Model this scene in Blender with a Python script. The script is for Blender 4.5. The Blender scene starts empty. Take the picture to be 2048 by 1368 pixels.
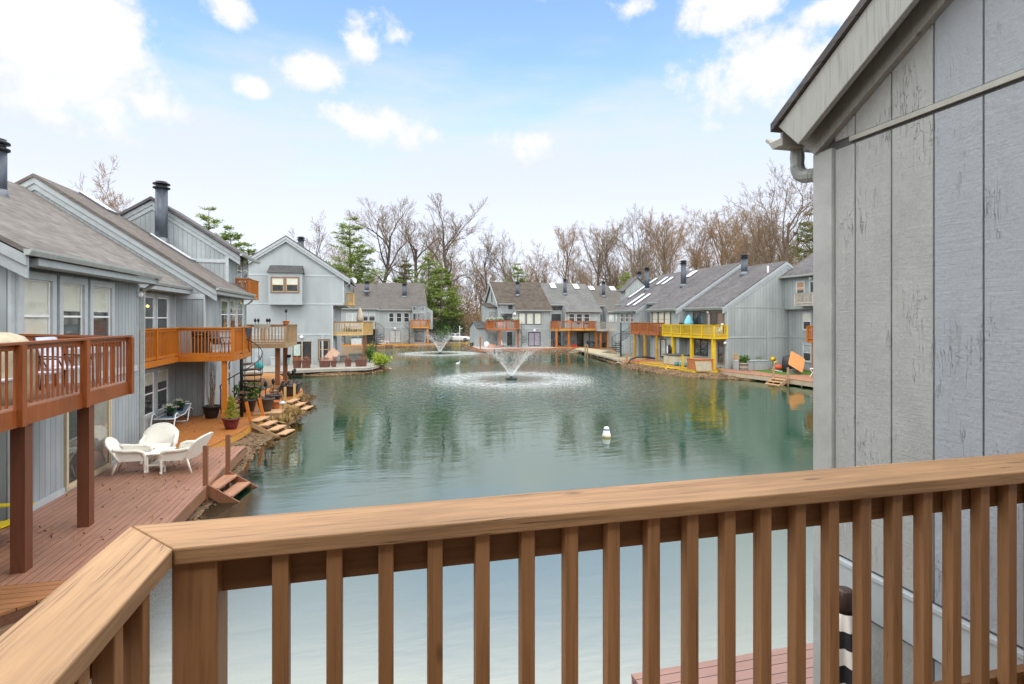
import bpy, bmesh, math, random
from mathutils import Vector, Matrix
R = random.Random(7)
sc = bpy.context.scene
col = sc.collection
# ------------------------------------------------------------------ camera
YAW = math.atan(269/1085); S_, C_ = math.sin(YAW), math.cos(YAW); EZ = 4.45
cam = bpy.data.cameras.new("camera"); cam.sensor_width = 36; cam.lens = 36*1085/2048
cam.shift_y = -45/2048; cam.clip_start = .05; cam.clip_end = 3000
co = bpy.data.objects.new("camera", cam); col.objects.link(co)
co.location = (0, 0, EZ); co.rotation_euler = (math.pi/2, 0, -YAW); sc.camera = co
# ------------------------------------------------------------------ exposure
sc.view_settings.view_transform = 'Standard'; sc.view_settings.look = 'None'
sc.view_settings.exposure = 0.0; sc.view_settings.gamma = 1
sc.cycles.max_bounces = 7; sc.cycles.transparent_max_bounces = 12; sc.cycles.glossy_bounces = 3
sc.cycles.diffuse_bounces = 3; sc.cycles.caustics_reflective = False; sc.cycles.caustics_refractive = False
sc.cycles.sample_clamp_indirect = 6
# ------------------------------------------------------------------ sun and sky
SUN_EL, SUN_AZ = math.radians(52), math.radians(196)      # azimuth clockwise from +Y
sl = bpy.data.lights.new("sun", 'SUN'); sl.energy = .8; sl.angle = math.radians(14); sl.color = (1, .95, .87)
so = bpy.data.objects.new("sun", sl); col.objects.link(so)
sd = Vector((math.sin(SUN_AZ)*math.cos(SUN_EL), math.cos(SUN_AZ)*math.cos(SUN_EL), math.sin(SUN_EL)))
so.rotation_euler = sd.to_track_quat('Z', 'Y').to_euler(); so.location = (0, -20, 60)

def nd(nt, t, inp=None, **kw):
    n = nt.nodes.new('ShaderNode'+t)
    for k, v in kw.items(): setattr(n, k, v)
    for k, v in (inp or {}).items():
        if isinstance(v, bpy.types.NodeSocket): nt.links.new(v, n.inputs[k])
        else: n.inputs[k].default_value = v
    return n
def ma(nt, op, a, b=0., c=0., clamp=False):
    n = nt.nodes.new('ShaderNodeMath'); n.operation = op; n.use_clamp = clamp
    for i, v in enumerate((a, b, c)):
        if isinstance(v, bpy.types.NodeSocket): nt.links.new(v, n.inputs[i])
        else: n.inputs[i].default_value = v
    return n.outputs[0]
def mix(nt, f, a, b, mode='MIX'):
    n = nt.nodes.new('ShaderNodeMix'); n.data_type = 'RGBA'; n.blend_type = mode
    for i, v in ((0, f), (6, a), (7, b)):
        if isinstance(v, bpy.types.NodeSocket): nt.links.new(v, n.inputs[i])
        else: n.inputs[i].default_value = v if i == 0 else (*v[:3], 1)
    return n.outputs[2]
def mapr(nt, v, a, b, c=0., d=1., smooth=True):
    n = nt.nodes.new('ShaderNodeMapRange'); n.interpolation_type = 'SMOOTHSTEP' if smooth else 'LINEAR'
    nt.links.new(v, n.inputs[0])
    for i, q in enumerate((a, b, c, d)): n.inputs[i+1].default_value = q
    return n.outputs[0]

W = bpy.data.worlds.new("World"); sc.world = W; W.use_nodes = True
nt = W.node_tree; bg = nt.nodes['Background']
sky = nd(nt, 'TexSky', sky_type='NISHITA', sun_disc=False, sun_elevation=SUN_EL, sun_rotation=SUN_AZ, air_density=1.0, dust_density=.6, ozone_density=2.0)
tc = nd(nt, 'TexCoord'); sx = nd(nt, 'SeparateXYZ', {0: tc.outputs['Generated']})
X, Y, Z = sx.outputs
az = ma(nt, 'ARCTAN2', X, Y); el = ma(nt, 'ARCSINE', Z)
n1 = nd(nt, 'TexNoise', {'Vector': tc.outputs['Generated'], 'Scale': 9., 'Detail': 8., 'Roughness': .62})
n2 = nd(nt, 'TexNoise', {'Vector': tc.outputs['Generated'], 'Scale': 26., 'Detail': 6., 'Roughness': .6})
field = None
# single cumulus clouds: compass bearing, height above the horizon, half width, half height (degrees)
def cl(px, py, rx, ry, k=1.):
    u, v = (px-1024)/1085, (639-py)/1085
    a = YAW+math.atan(u); e = math.atan(v*math.cos(math.atan(u)))
    return a, e, rx*1.3/1085*math.cos(a-YAW)**2, ry*1.35/1085*math.cos(a-YAW), k
for (a, e, ra, re, k) in [cl(60,70,300,120,1.25), cl(120,180,210,70,1.), cl(115,232,100,34,.75), cl(312,214,80,34,.9), cl(505,175,48,20,.85), cl(635,146,75,34,1.), cl(455,12,50,34,.95),
        cl(722,90,40,34,.72), cl(730,245,125,34,.85), cl(1520,140,145,70,1.15), cl(1460,10,130,46,1.05), cl(1660,15,100,32,.9), cl(1055,285,60,26,.75), cl(1270,20,40,24,.7),
        cl(1480,215,30,16,.6), cl(800,70,40,26,.6)]:
    q = ma(nt, 'POWER', ma(nt, 'DIVIDE', ma(nt, 'SUBTRACT', az, a), ra), 2.)
    q = ma(nt, 'ADD', q, ma(nt, 'POWER', ma(nt, 'DIVIDE', ma(nt, 'SUBTRACT', el, e), re), 2.))
    q = ma(nt, 'MULTIPLY', ma(nt, 'SUBTRACT', 1.0, ma(nt, 'SQRT', q)), k)
    field = q if field is None else ma(nt, 'MAXIMUM', field, q)
field = ma(nt, 'MAXIMUM', field, -1.2)
nz = ma(nt, 'ADD', ma(nt, 'MULTIPLY', ma(nt, 'SUBTRACT', n1.outputs[0], .5), 2.2), ma(nt, 'MULTIPLY', ma(nt, 'SUBTRACT', n2.outputs[0], .5), 1.1))
cum = mapr(nt, ma(nt, 'ADD', field, nz), .06, .66)
# thin veil low down, wispy upper edge
mp = nd(nt, 'Mapping', {'Vector': tc.outputs['Generated'], 'Scale': (1.5, 1.5, 6.)})
n3 = nd(nt, 'TexNoise', {'Vector': mp.outputs[0], 'Scale': 3., 'Detail': 7., 'Roughness': .55})
veil = mapr(nt, ma(nt, 'ADD', el, ma(nt, 'MULTIPLY', ma(nt, 'SUBTRACT', n3.outputs[0], .5), .30)), .49, .25)
veil = ma(nt, 'MULTIPLY', veil, .93)
# bright overcast added out of view, overhead and behind, to light walls and water
viewward = ma(nt, 'ADD', ma(nt, 'MULTIPLY', X, S_), ma(nt, 'MULTIPLY', Y, C_))
over = mapr(nt, ma(nt, 'ADD', ma(nt, 'SUBTRACT', el, ma(nt, 'MULTIPLY', viewward, .55)), ma(nt, 'MULTIPLY', ma(nt, 'SUBTRACT', n1.outputs[0], .5), .10)), .065, .17)
low = mapr(nt, el, .29, .12)
SKYK = 10.
c = mix(nt, 1., sky.outputs[0], (3.35, 3.4, 3.75), 'MULTIPLY')
c = mix(nt, veil, c, mix(nt, low, (.86*SKYK, .905*SKYK, 1.0*SKYK), (.95*SKYK, .985*SKYK, 1.09*SKYK)))
c = mix(nt, cum, c, (1.02*SKYK, 1.02*SKYK, 1.04*SKYK))
c = mix(nt, over, c, (2.7*SKYK, 2.7*SKYK, 2.7*SKYK))
nt.links.new(c, bg.inputs[0]); bg.inputs[1].default_value = .1
# ------------------------------------------------------------------ materials
def mk(name):
    m = bpy.data.materials.new(name); m.use_nodes = True
    return m, m.node_tree, m.node_tree.nodes['Principled BSDF']
def pos(nt): return nd(nt, 'NewGeometry').outputs['Position']
def setb(nt, b, **kw):
    for k, v in kw.items():
        k = {'col': 'Base Color', 'rough': 'Roughness', 'nor': 'Normal', 'spec': 'Specular IOR Level', 'metal': 'Metallic', 'coat': 'Coat Weight', 'alpha': 'Alpha'}[k]
        if isinstance(v, bpy.types.NodeSocket): nt.links.new(v, b.inputs[k])
        elif k == 'Base Color': b.inputs[k].default_value = (*v[:3], 1)
        else: b.inputs[k].default_value = v
def bump(nt, h, s=.3, d=.01, n=None):
    q = nd(nt, 'Bump', {'Height': h, 'Strength': s, 'Distance': d})
    if n: nt.links.new(n, q.inputs['Normal'])
    return q.outputs[0]
def paint(name, c, rough=.55, var=.18, scale=4., b=.15, metal=0., spec=.4):
    m, nt, B = mk(name); p = pos(nt)
    n = nd(nt, 'TexNoise', {'Vector': p, 'Scale': scale, 'Detail': 6., 'Roughness': .65})
    n2 = nd(nt, 'TexNoise', {'Vector': p, 'Scale': scale*14, 'Detail': 3.})
    f = mapr(nt, n.outputs[0], .3, .7)
    setb(nt, B, col=mix(nt, f, [q*(1-var) for q in c], [min(1, q*(1+var*.6)) for q in c]), rough=rough, metal=metal, spec=spec,
         nor=bump(nt, n2.outputs[0], b, .004))
    return m
def siding(name, c, pitch=.203, groove=True, wear=.3):
    m, nt, B = mk(name); g = nd(nt, 'NewGeometry'); p = g.outputs['Position']
    s = nd(nt, 'SeparateXYZ', {0: p}); an = nd(nt, 'VectorMath', {0: g.outputs['True Normal']}, operation='ABSOLUTE')
    ns = nd(nt, 'SeparateXYZ', {0: an.outputs[0]})
    cc = ma(nt, 'ADD', ma(nt, 'MULTIPLY', s.outputs[0], ma(nt, 'GREATER_THAN', ns.outputs[1], .5)), ma(nt, 'MULTIPLY', s.outputs[1], ma(nt, 'GREATER_THAN', ns.outputs[0], .5)))
    fr = ma(nt, 'FRACT', ma(nt, 'DIVIDE', ma(nt, 'ADD', cc, 200.), pitch))
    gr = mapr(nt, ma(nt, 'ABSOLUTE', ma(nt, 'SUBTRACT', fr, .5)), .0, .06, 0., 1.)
    rnd = nd(nt, 'TexWhiteNoise', {'W': ma(nt, 'FLOOR', ma(nt, 'DIVIDE', ma(nt, 'ADD', cc, 200.+pitch/2), pitch))}, noise_dimensions='1D')
    n = nd(nt, 'TexNoise', {'Vector': nd(nt, 'Mapping', {'Vector': p, 'Scale': (1, 1, .35)}).outputs[0], 'Scale': .9, 'Detail': 7., 'Roughness': .6})
    n2 = nd(nt, 'TexNoise', {'Vector': nd(nt, 'Mapping', {'Vector': p, 'Scale': (30, 30, 3.)}).outputs[0], 'Scale': 1., 'Detail': 4.})
    f = ma(nt, 'ADD', mapr(nt, n.outputs[0], .25, .75), ma(nt, 'MULTIPLY', ma(nt, 'SUBTRACT', rnd.outputs[0], .5), .25))
    k = mix(nt, f, [q*(1-wear) for q in c], [q*(1+wear*.35) for q in c])
    h = ma(nt, 'ADD', gr, ma(nt, 'MULTIPLY', n2.outputs[0], .25)) if groove else n2.outputs[0]
    if groove: k = mix(nt, ma(nt, 'SUBTRACT', 1., gr), k, [q*.45 for q in c])      # groove shade painted into the colour
    setb(nt, B, col=k, rough=.7, spec=.25, nor=bump(nt, h, .7 if groove else .3, .012))
    return m
def wood(name, c, along='X', width=.14, gap=.035, var=.3, rough=.55, boards=True, grain=1., spec=.35, cracks=0.):
    # boards run along `along`; board pitch measured across it
    m, nt, B = mk(name); p = pos(nt); s = nd(nt, 'SeparateXYZ', {0: p})
    a = {'X': (.7, 14, 14), 'Y': (14, .7, 14), 'Z': (14, 14, .7)}[along]
    n = nd(nt, 'TexNoise', {'Vector': nd(nt, 'Mapping', {'Vector': p, 'Scale': a}).outputs[0], 'Scale': 1.5, 'Detail': 6., 'Roughness': .7, 'Distortion': .8})
    n2 = nd(nt, 'TexNoise', {'Vector': nd(nt, 'Mapping', {'Vector': p, 'Scale': [q*5 for q in a]}).outputs[0], 'Scale': 1., 'Detail': 4.})
    n3 = nd(nt, 'TexNoise', {'Vector': p, 'Scale': 1.1, 'Detail': 5.})
    f = ma(nt, 'ADD', ma(nt, 'MULTIPLY', mapr(nt, n.outputs[0], .3, .7), .6), ma(nt, 'MULTIPLY', mapr(nt, n3.outputs[0], .3, .7), .4))
    k = mix(nt, f, [q*(1-var) for q in c], [q*(1+var*.5) for q in c])
    k = mix(nt, ma(nt, 'MULTIPLY', mapr(nt, n2.outputs[0], .5, .72), .32*grain), k, [q*.45 for q in c])
    h = ma(nt, 'ADD', ma(nt, 'MULTIPLY', n2.outputs[0], .5*grain), ma(nt, 'MULTIPLY', n.outputs[0], .5*grain))
    if boards:
        ax = s.outputs[{'X': 1, 'Y': 0, 'Z': 0}[along]]
        q = ma(nt, 'DIVIDE', ma(nt, 'ADD', ax, 300.), width); fr = ma(nt, 'FRACT', q)
        r = nd(nt, 'TexWhiteNoise', {'W': ma(nt, 'FLOOR', q)}, noise_dimensions='1D')
        k = mix(nt, ma(nt, 'MULTIPLY', r.outputs[0], .35), k, [q_*.72 for q_ in c])
        gp = mapr(nt, ma(nt, 'ABSOLUTE', ma(nt, 'SUBTRACT', fr, .5)), .5-gap*1.6, .5-gap*.4)
        k = mix(nt, gp, k, (.012, .010, .008)); h = ma(nt, 'SUBTRACT', h, ma(nt, 'MULTIPLY', gp, 3.))   # open gap between boards
    if cracks:
        v = nd(nt, 'TexNoise', {'Vector': nd(nt, 'Mapping', {'Vector': p, 'Scale': [q*3.5 if q > 2 else q*1.2 for q in a]}).outputs[0], 'Scale': 1., 'Detail': 2., 'Distortion': .2})
        cr = mapr(nt, ma(nt, 'ABSOLUTE', ma(nt, 'SUBTRACT', v.outputs[0], .5)), .0, .017, 1., 0.)
        msk = mapr(nt, nd(nt, 'TexNoise', {'Vector': nd(nt, 'Mapping', {'Vector': p, 'Scale': [q*.5 if q > 2 else q*2.5 for q in a]}).outputs[0], 'Scale': 1., 'Detail': 2.}).outputs[0], .52, .66)
        cr = ma(nt, 'MULTIPLY', ma(nt, 'MULTIPLY', cr, msk), cracks)
        kv = nd(nt, 'TexVoronoi', {'Vector': nd(nt, 'Mapping', {'Vector': p, 'Scale': [4.2 if q > 2 else 1.5 for q in a]}).outputs[0], 'Scale': 1.}); kt = mapr(nt, ma(nt, 'ADD', kv.outputs['Distance'], ma(nt, 'MULTIPLY', n2.outputs[0], .05)), .055, .10, 1., 0.)
        k = mix(nt, ma(nt, 'MULTIPLY', kt, .7), k, [q*.3 for q in c]); k = mix(nt, cr, k, [q*.22 for q in c]); h = ma(nt, 'SUBTRACT', h, ma(nt, 'MULTIPLY', cr, 1.5))
    setb(nt, B, col=k, rough=rough, spec=spec, nor=bump(nt, h, .45, .006))
    return m
def shingle(name, c, c2, axis='Y', streak=0., streakc=(.05, .04, .035)):
    m, nt, B = mk(name); p = pos(nt); s = nd(nt, 'SeparateXYZ', {0: p})
    al = s.outputs[0 if axis == 'X' else 1]
    q = ma(nt, 'DIVIDE', ma(nt, 'ADD', s.outputs[2], 20.), .078); row = ma(nt, 'FLOOR', q); fr = ma(nt, 'FRACT', q)
    tab = ma(nt, 'FLOOR', ma(nt, 'DIVIDE', ma(nt, 'ADD', ma(nt, 'ADD', al, 100.), ma(nt, 'MULTIPLY', row, .137)), .3))
    r = nd(nt, 'TexWhiteNoise', {'Vector': nd(nt, 'CombineXYZ', {0: row, 1: tab}).outputs[0]}, noise_dimensions='2D')
    n = nd(nt, 'TexNoise', {'Vector': p, 'Scale': .6, 'Detail': 7., 'Roughness': .65})
    n2 = nd(nt, 'TexNoise', {'Vector': p, 'Scale': 60., 'Detail': 2.})
    f = ma(nt, 'ADD', ma(nt, 'MULTIPLY', r.outputs[0], .55), ma(nt, 'MULTIPLY', mapr(nt, n.outputs[0], .3, .7), .45))
    k = mix(nt, f, c, c2)
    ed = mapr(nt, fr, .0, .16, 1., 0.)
    k = mix(nt, ma(nt, 'MULTIPLY', ed, .6), k, [x*.35 for x in c])                      # each course darker along its lower edge
    if streak:
        a = (3., 3., .25)
        sn = nd(nt, 'TexNoise', {'Vector': nd(nt, 'Mapping', {'Vector': p, 'Scale': a}).outputs[0], 'Scale': .5, 'Detail': 5.})
        k = mix(nt, ma(nt, 'MULTIPLY', mapr(nt, sn.outputs[0], .45, .65), streak), k, streakc)
    setb(nt, B, col=k, rough=.9, spec=.15, nor=bump(nt, ma(nt, 'ADD', fr, ma(nt, 'MULTIPLY', n2.outputs[0], .3)), .5, .012))
    return m
def glassmat(name, tint=(.975, .985, .985), refl=1.):
    m, nt, B = mk(name); nt.nodes.remove(B); o = nt.nodes['Material Output']
    t = nd(nt, 'BsdfTransparent', {0: (*tint, 1)}); g = nd(nt, 'BsdfGlossy', {'Color': (1, 1, 1, 1), 'Roughness': .03})
    n = nd(nt, 'TexNoise', {'Vector': pos(nt), 'Scale': 1.3, 'Detail': 1.}); nt.links.new(bump(nt, n.outputs[0], .12, .02), g.inputs['Normal'])
    gm = nd(nt, 'NewGeometry'); cs = ma(nt, 'ABSOLUTE', nd(nt, 'VectorMath', {0: gm.outputs['Normal'], 1: gm.outputs['Incoming']}, operation='DOT_PRODUCT').outputs['Value'])
    ff = ma(nt, 'ADD', ma(nt, 'MULTIPLY', ma(nt, 'POWER', ma(nt, 'SUBTRACT', 1., cs), 5.), .9*refl), .055, clamp=True)
    x = nd(nt, 'MixShader', {0: ff, 1: t.outputs[0], 2: g.outputs[0]}); nt.links.new(x.outputs[0], o.inputs[0])
    return m
def leafmat(name, c1, c2, tr=.25):
    m, nt, B = mk(name); p = pos(nt)
    n = nd(nt, 'TexNoise', {'Vector': p, 'Scale': 2.2, 'Detail': 3.}); r = nd(nt, 'NewGeometry')
    f = ma(nt, 'ADD', ma(nt, 'MULTIPLY', r.outputs['Random Per Island'], .6), ma(nt, 'MULTIPLY', mapr(nt, n.outputs[0], .3, .7), .4))
    setb(nt, B, col=mix(nt, f, c1, c2), rough=.6, spec=.25)
    o = nt.nodes['Material Output']; t = nd(nt, 'BsdfTranslucent'); nt.links.new(mix(nt, f, c1, c2), t.inputs[0])
    x = nd(nt, 'MixShader', {0: tr, 1: B.outputs[0], 2: t.outputs[0]}); nt.links.new(x.outputs[0], o.inputs[0])
    return m
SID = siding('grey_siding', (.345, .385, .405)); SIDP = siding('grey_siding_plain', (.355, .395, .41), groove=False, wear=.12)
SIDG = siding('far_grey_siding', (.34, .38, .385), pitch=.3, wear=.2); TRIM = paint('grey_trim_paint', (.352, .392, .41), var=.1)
TRIML = paint('pale_trim_paint', (.43, .475, .50), var=.1); BROWNT = paint('brown_window_trim', (.20, .135, .11), var=.15)
WHITE = paint('white_vinyl', (.78, .79, .80), var=.06, rough=.4); DARKT = paint('dark_bronze_frame', (.05, .047, .045), var=.2, rough=.4)
BEIGE = paint('beige_door_frame', (.52, .44, .30), var=.1)
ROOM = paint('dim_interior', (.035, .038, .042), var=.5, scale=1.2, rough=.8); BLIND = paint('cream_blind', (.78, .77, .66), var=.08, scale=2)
CURT = paint('pale_curtain', (.55, .58, .58), var=.15); LILAC = paint('lilac_curtain', (.36, .31, .40), var=.2); SHUT = paint('orange_shade', (.55, .28, .14))
GLASS = glassmat('window_glass')
RF1 = shingle('weathered_shingles', (0.120, 0.108, 0.100), (0.232, 0.216, 0.200), 'Y', .25, (.10, .085, .075)); RF2 = shingle('brown_grey_shingles', (0.109, 0.094, 0.087), (0.195, 0.176, 0.160), 'Y', .25, (.12, .10, .085))
RFD = shingle('charcoal_shingles', (0.081, 0.078, 0.081), (0.157, 0.151, 0.154), 'Y'); RFC = shingle('stained_brown_shingles', (0.070, 0.058, 0.049), (0.116, 0.101, 0.087), 'X', .8, (.065, .05, .04))
RFG = shingle('grey_shingles', (0.104, 0.104, 0.104), (0.180, 0.180, 0.180), 'X'); RFB = shingle('grey_brown_shingles', (0.087, 0.081, 0.075), (0.145, 0.136, 0.128), 'X', .4, (.11, .10, .09))
RFK = shingle('dark_porch_shingles', (0.056, 0.056, 0.056), (0.112, 0.112, 0.116), 'X')
FLUE = paint('slate_blue_flue', (.07, .085, .11), rough=.4, metal=.3); FLUEC = paint('black_flue_cap', (.02, .022, .025), rough=.35, metal=.5); FLASH = paint('grey_flashing', (.16, .18, .21), metal=.4, rough=.4)
SKYL = paint('white_skylight_dome', (.85, .86, .86), rough=.2, spec=.6, var=.04); SKYF = paint('grey_skylight_kerb', (.09, .10, .12), rough=.4)
GUT = paint('grey_gutter', (.36, .39, .38), rough=.4, var=.12)
REDB = wood('red_brown_stained_wood', (.29, .082, .024), 'Z', boards=False, rough=.32, var=.4); REDBC = wood('red_brown_stained_rail', (.26, .085, .035), 'Y', boards=False, rough=.35)
REDDK = wood('brown_deck_boards', (.36, .185, .12), 'Y', .14, .035, .4, .45)
ORG = wood('orange_stained_wood', (.48, .15, .015), 'Z', boards=False, rough=.4, var=.25); ORGC = wood('orange_stained_rail', (.50, .17, .02), 'Y', boards=False, rough=.4)
ORGDK = wood('orange_deck_boards', (.47, .175, .04), 'Y', .14, .035, .25, .45); ORGLT = wood('amber_deck_boards', (.58, .25, .05), 'Y', .14, .03, .2)
ORGF = wood('amber_deck_fascia', (.62, .30, .06), 'Y', boards=False)
WTH = wood('weathered_pine', (.40, .27, .15), 'Z', boards=False); WTHC = wood('weathered_pine_rail', (.30, .20, .12), 'X', boards=False)
GRYDK = wood('silver_grey_deck_boards', (.42, .40, .35), 'X', .14, .03); GRYW = wood('silver_grey_wood', (.40, .38, .33), 'Z', boards=False)
PINE = wood('new_pine', (.58, .40, .17), 'Z', boards=False)
YEL = wood('yellow_stained_wood', (.68, .46, .015), 'Z', boards=False, var=.18); YELDK = wood('yellow_deck_boards', (.56, .34, .03), 'X', .14, .03)
RORG = wood('russet_stained_wood', (.38, .12, .035), 'Z', boards=False); RORGDK = wood('russet_deck_boards', (.44, .16, .07), 'X', .14, .03)
PALDK = wood('pale_deck_boards', (.50, .44, .38), 'X', .14, .03); CEDAR = wood('cedar_cladding', (.44, .17, .06), 'X', .12, .03)
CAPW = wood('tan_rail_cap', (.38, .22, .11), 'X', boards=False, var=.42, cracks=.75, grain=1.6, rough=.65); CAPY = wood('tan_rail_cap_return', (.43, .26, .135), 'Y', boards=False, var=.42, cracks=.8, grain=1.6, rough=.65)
TANW = wood('tan_painted_wood', (.36, .188, .085), 'Z', boards=False, var=.28, rough=.55, grain=1.3, cracks=.45); TANX = wood('tan_painted_rail', (.22, .11, .045), 'X', boards=False, var=.25, rough=.5)
COMP = wood('rose_composite_boards', (.34, .20, .165), 'X', .145, .03, .12, .6); STEPW = wood('step_treads', (.55, .33, .17), 'X', boards=False, var=.2)
BROWNW = wood('brown_post_wood', (.22, .095, .05), 'Z', boards=False); STEPB = wood('brown_step_treads', (.42, .21, .12), 'Y', boards=False)
BLK = paint('black_iron', (.016, .016, .018), rough=.35, metal=.3); WICK = paint('white_resin_wicker', (.80, .78, .70), var=.05, rough=.5, scale=30, b=.5)
# ------------------------------------------------------------------ geometry helpers
def ray(px, py):
    u, v = (px-1024)/1085, (639-py)/1085
    return Vector((S_+C_*u, C_-S_*u, v))
CAM = Vector((0, 0, EZ))
def onz(px, py, z): d = ray(px, py); return CAM+d*((z-EZ)/d.z)
def onx(px, py, x): d = ray(px, py); return CAM+d*(x/d.x)
def ony(px, py, y): d = ray(px, py); return CAM+d*(y/d.y)
def atd(px, py, t): return CAM+ray(px, py)*t
def WT(p): return Vector(p)
FL = lambda s, d, z: Vector((d, s, z))       # lake side faces +X
FD = lambda s, d, z: Vector((-d, s, z))      # lake side faces -X
FC = lambda s, d, z: Vector((s, -d, z))      # lake side faces -Y
FR_ = lambda s, d, z: Vector((s, d, z))      # lake side faces +Y
class MB:
    def __init__(s, T=None): s.v = []; s.f = []; s.T = T or (lambda a, b, c: Vector((a, b, c))); s.sm = set()
    def add(s, vs, fs, smooth=False):
        o = len(s.v); s.v += vs
        for f in fs:
            if smooth: s.sm.add(len(s.f))
            s.f.append([o+i for i in f])
        return s
    BF = [(0,3,2,1), (4,5,6,7), (0,1,5,4), (1,2,6,5), (2,3,7,6), (3,0,4,7)]
    def box(s, a0, b0, c0, a1, b1, c1):
        a0, a1 = sorted((a0, a1)); b0, b1 = sorted((b0, b1)); c0, c1 = sorted((c0, c1))
        return s.add([s.T(a, b, c) for c in (c0, c1) for a, b in ((a0, b0), (a1, b0), (a1, b1), (a0, b1))], s.BF)
    def bar(s, p, q, w, h, up=(0, 0, 1)):                    # rectangular bar from p to q (world)
        p, q = Vector(p), Vector(q); d = (q-p).normalized(); up = Vector(up)
        x = d.cross(up)
        if x.length < 1e-4: x = d.cross(Vector((0, 1, 0)))
        x.normalize(); u = x.cross(d)
        return s.add([c+x*i*w/2+u*j*h/2 for c in (p, q) for i, j in ((-1, -1), (1, -1), (1, 1), (-1, 1))], [(0,3,2,1), (4,5,6,7), (0,1,5,4), (1,2,6,5), (2,3,7,6), (3,0,4,7)])
    def prism(s, poly, a0, a1):                              # poly in (b, c) plane, extruded along a
        n = len(poly); vs = [s.T(a, b, c) for a in (a0, a1) for b, c in poly]
        return s.add(vs, [tuple(range(n))[::-1], tuple(range(n, 2*n))]+[(i, (i+1) % n, n+(i+1) % n, n+i) for i in range(n)])
    def slab(s, poly, z0, z1):                               # poly in world XY
        n = len(poly); vs = [Vector((x, y, z)) for z in (z0, z1) for x, y in poly]
        return s.add(vs, [tuple(range(n))[::-1], tuple(range(n, 2*n))]+[(i, (i+1) % n, n+(i+1) % n, n+i) for i in range(n)])
    def tube(s, pts, r, n=8, cap=True, smooth=True):
        pts = [Vector(p) for p in pts]; m = len(pts); rs = r if isinstance(r, (list, tuple)) else [r]*m
        vs = []; x = None
        for i, p in enumerate(pts):
            d = (pts[min(i+1, m-1)]-pts[max(i-1, 0)]).normalized()
            if x is None:
                x = d.orthogonal().normalized()
            else:
                x = (x-d*x.dot(d))
                x = x.normalized() if x.length > 1e-5 else d.orthogonal().normalized()
            y = d.cross(x)
            vs += [p+(x*math.cos(2*math.pi*k/n)+y*math.sin(2*math.pi*k/n))*rs[i] for k in range(n)]
        fs = [(i*n+k, i*n+(k+1) % n, (i+1)*n+(k+1) % n, (i+1)*n+k) for i in range(m-1) for k in range(n)]
        s.add(vs, fs, smooth)
        if cap: s.f += [[len(s.v)-m*n+k for k in range(n)][::-1], [len(s.v)-n+k for k in range(n)]]
        return s
    def lathe(s, prof, c=(0, 0, 0), n=20, axis=None, smooth=True, sx=1., sy=1.):
        c = Vector(c); M = Matrix.Identity(3) if axis is None else Vector(axis).normalized().to_track_quat('Z', 'Y').to_matrix()
        vs = [c+M@Vector((r*math.cos(2*math.pi*k/n)*sx, r*math.sin(2*math.pi*k/n)*sy, z)) for r, z in prof for k in range(n)]
        m = len(prof); fs = [(i*n+k, i*n+(k+1) % n, (i+1)*n+(k+1) % n, (i+1)*n+k) for i in range(m-1) for k in range(n)]
        s.add(vs, fs, smooth); b = len(s.v)-m*n
        s.f += [[b+k for k in range(n)][::-1], [b+(m-1)*n+k for k in range(n)]]
        return s
    def leaves(s, c, rad, n, size, rnd, aspect=.5, up=0., shell=.0, droop=0.):
        c = Vector(c)
        for _ in range(n):
            while 1:
                p = Vector((rnd.uniform(-1, 1), rnd.uniform(-1, 1), rnd.uniform(-1, 1)))
                if shell <= p.length <= 1: break
            p = Vector((p.x*rad[0], p.y*rad[1], p.z*rad[2]))
            d = Vector((rnd.gauss(0, 1), rnd.gauss(0, 1), rnd.gauss(0, 1)+up)).normalized(); e = d.orthogonal().normalized()
            e = (Matrix.Rotation(rnd.uniform(0, 6.28), 3, d)@e); z = size*rnd.uniform(.6, 1.3)
            q = c+p; s.add([q, q+d*z*.5+e*z*aspect*.5, q+d*z, q+d*z*.5-e*z*aspect*.5], [(0, 1, 2, 3)])
        return s
    def mesh(s, name, mat, origin=(0, 0, 0), fix=True):
        o = Vector(origin); me = bpy.data.meshes.new(name)
        me.from_pydata([tuple(v-o) for v in s.v], [], [tuple(f) for f in s.f])
        if fix and len(s.f) < 30000:
            bm = bmesh.new(); bm.from_mesh(me); bmesh.ops.recalc_face_normals(bm, faces=bm.faces); bm.to_mesh(me); bm.free()
        if s.sm:
            fl = [i in s.sm for i in range(len(s.f))]; me.polygons.foreach_set('use_smooth', fl)
        me.materials.append(mat); me.update(); return me
    def build(s, name, mat, parent=None, local=False, fix=True, bevel=0., label=None):
        org = (0, 0, 0)
        if parent is not None and not local:
            r = parent; org = Vector((0, 0, 0))
            while r is not None: org = org+r.location; r = r.parent
        o = bpy.data.objects.new(name, s.mesh(name, mat, org, fix)); col.objects.link(o)
        if parent is not None: o.parent = parent
        if bevel:
            b = o.modifiers.new('bevel', 'BEVEL'); b.width = bevel; b.segments = 2; b.limit_method = 'ANGLE'
        if label: o['label'] = label
        return o
def thing(name, label, cat, loc=(0, 0, 0), group=None, rz=0.):
    o = bpy.data.objects.new(name, None); col.objects.link(o); o.location = Vector(loc); o.rotation_euler = (0, 0, rz); o.empty_display_size = .2
    o['label'] = label; o['category'] = cat
    if group: o['group'] = group
    return o
def tag(o, label, cat, group=None):
    o['label'] = label; o['category'] = cat
    if group: o['group'] = group
    return o
def struct(o, kind='structure'): o['kind'] = kind; return o
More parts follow.
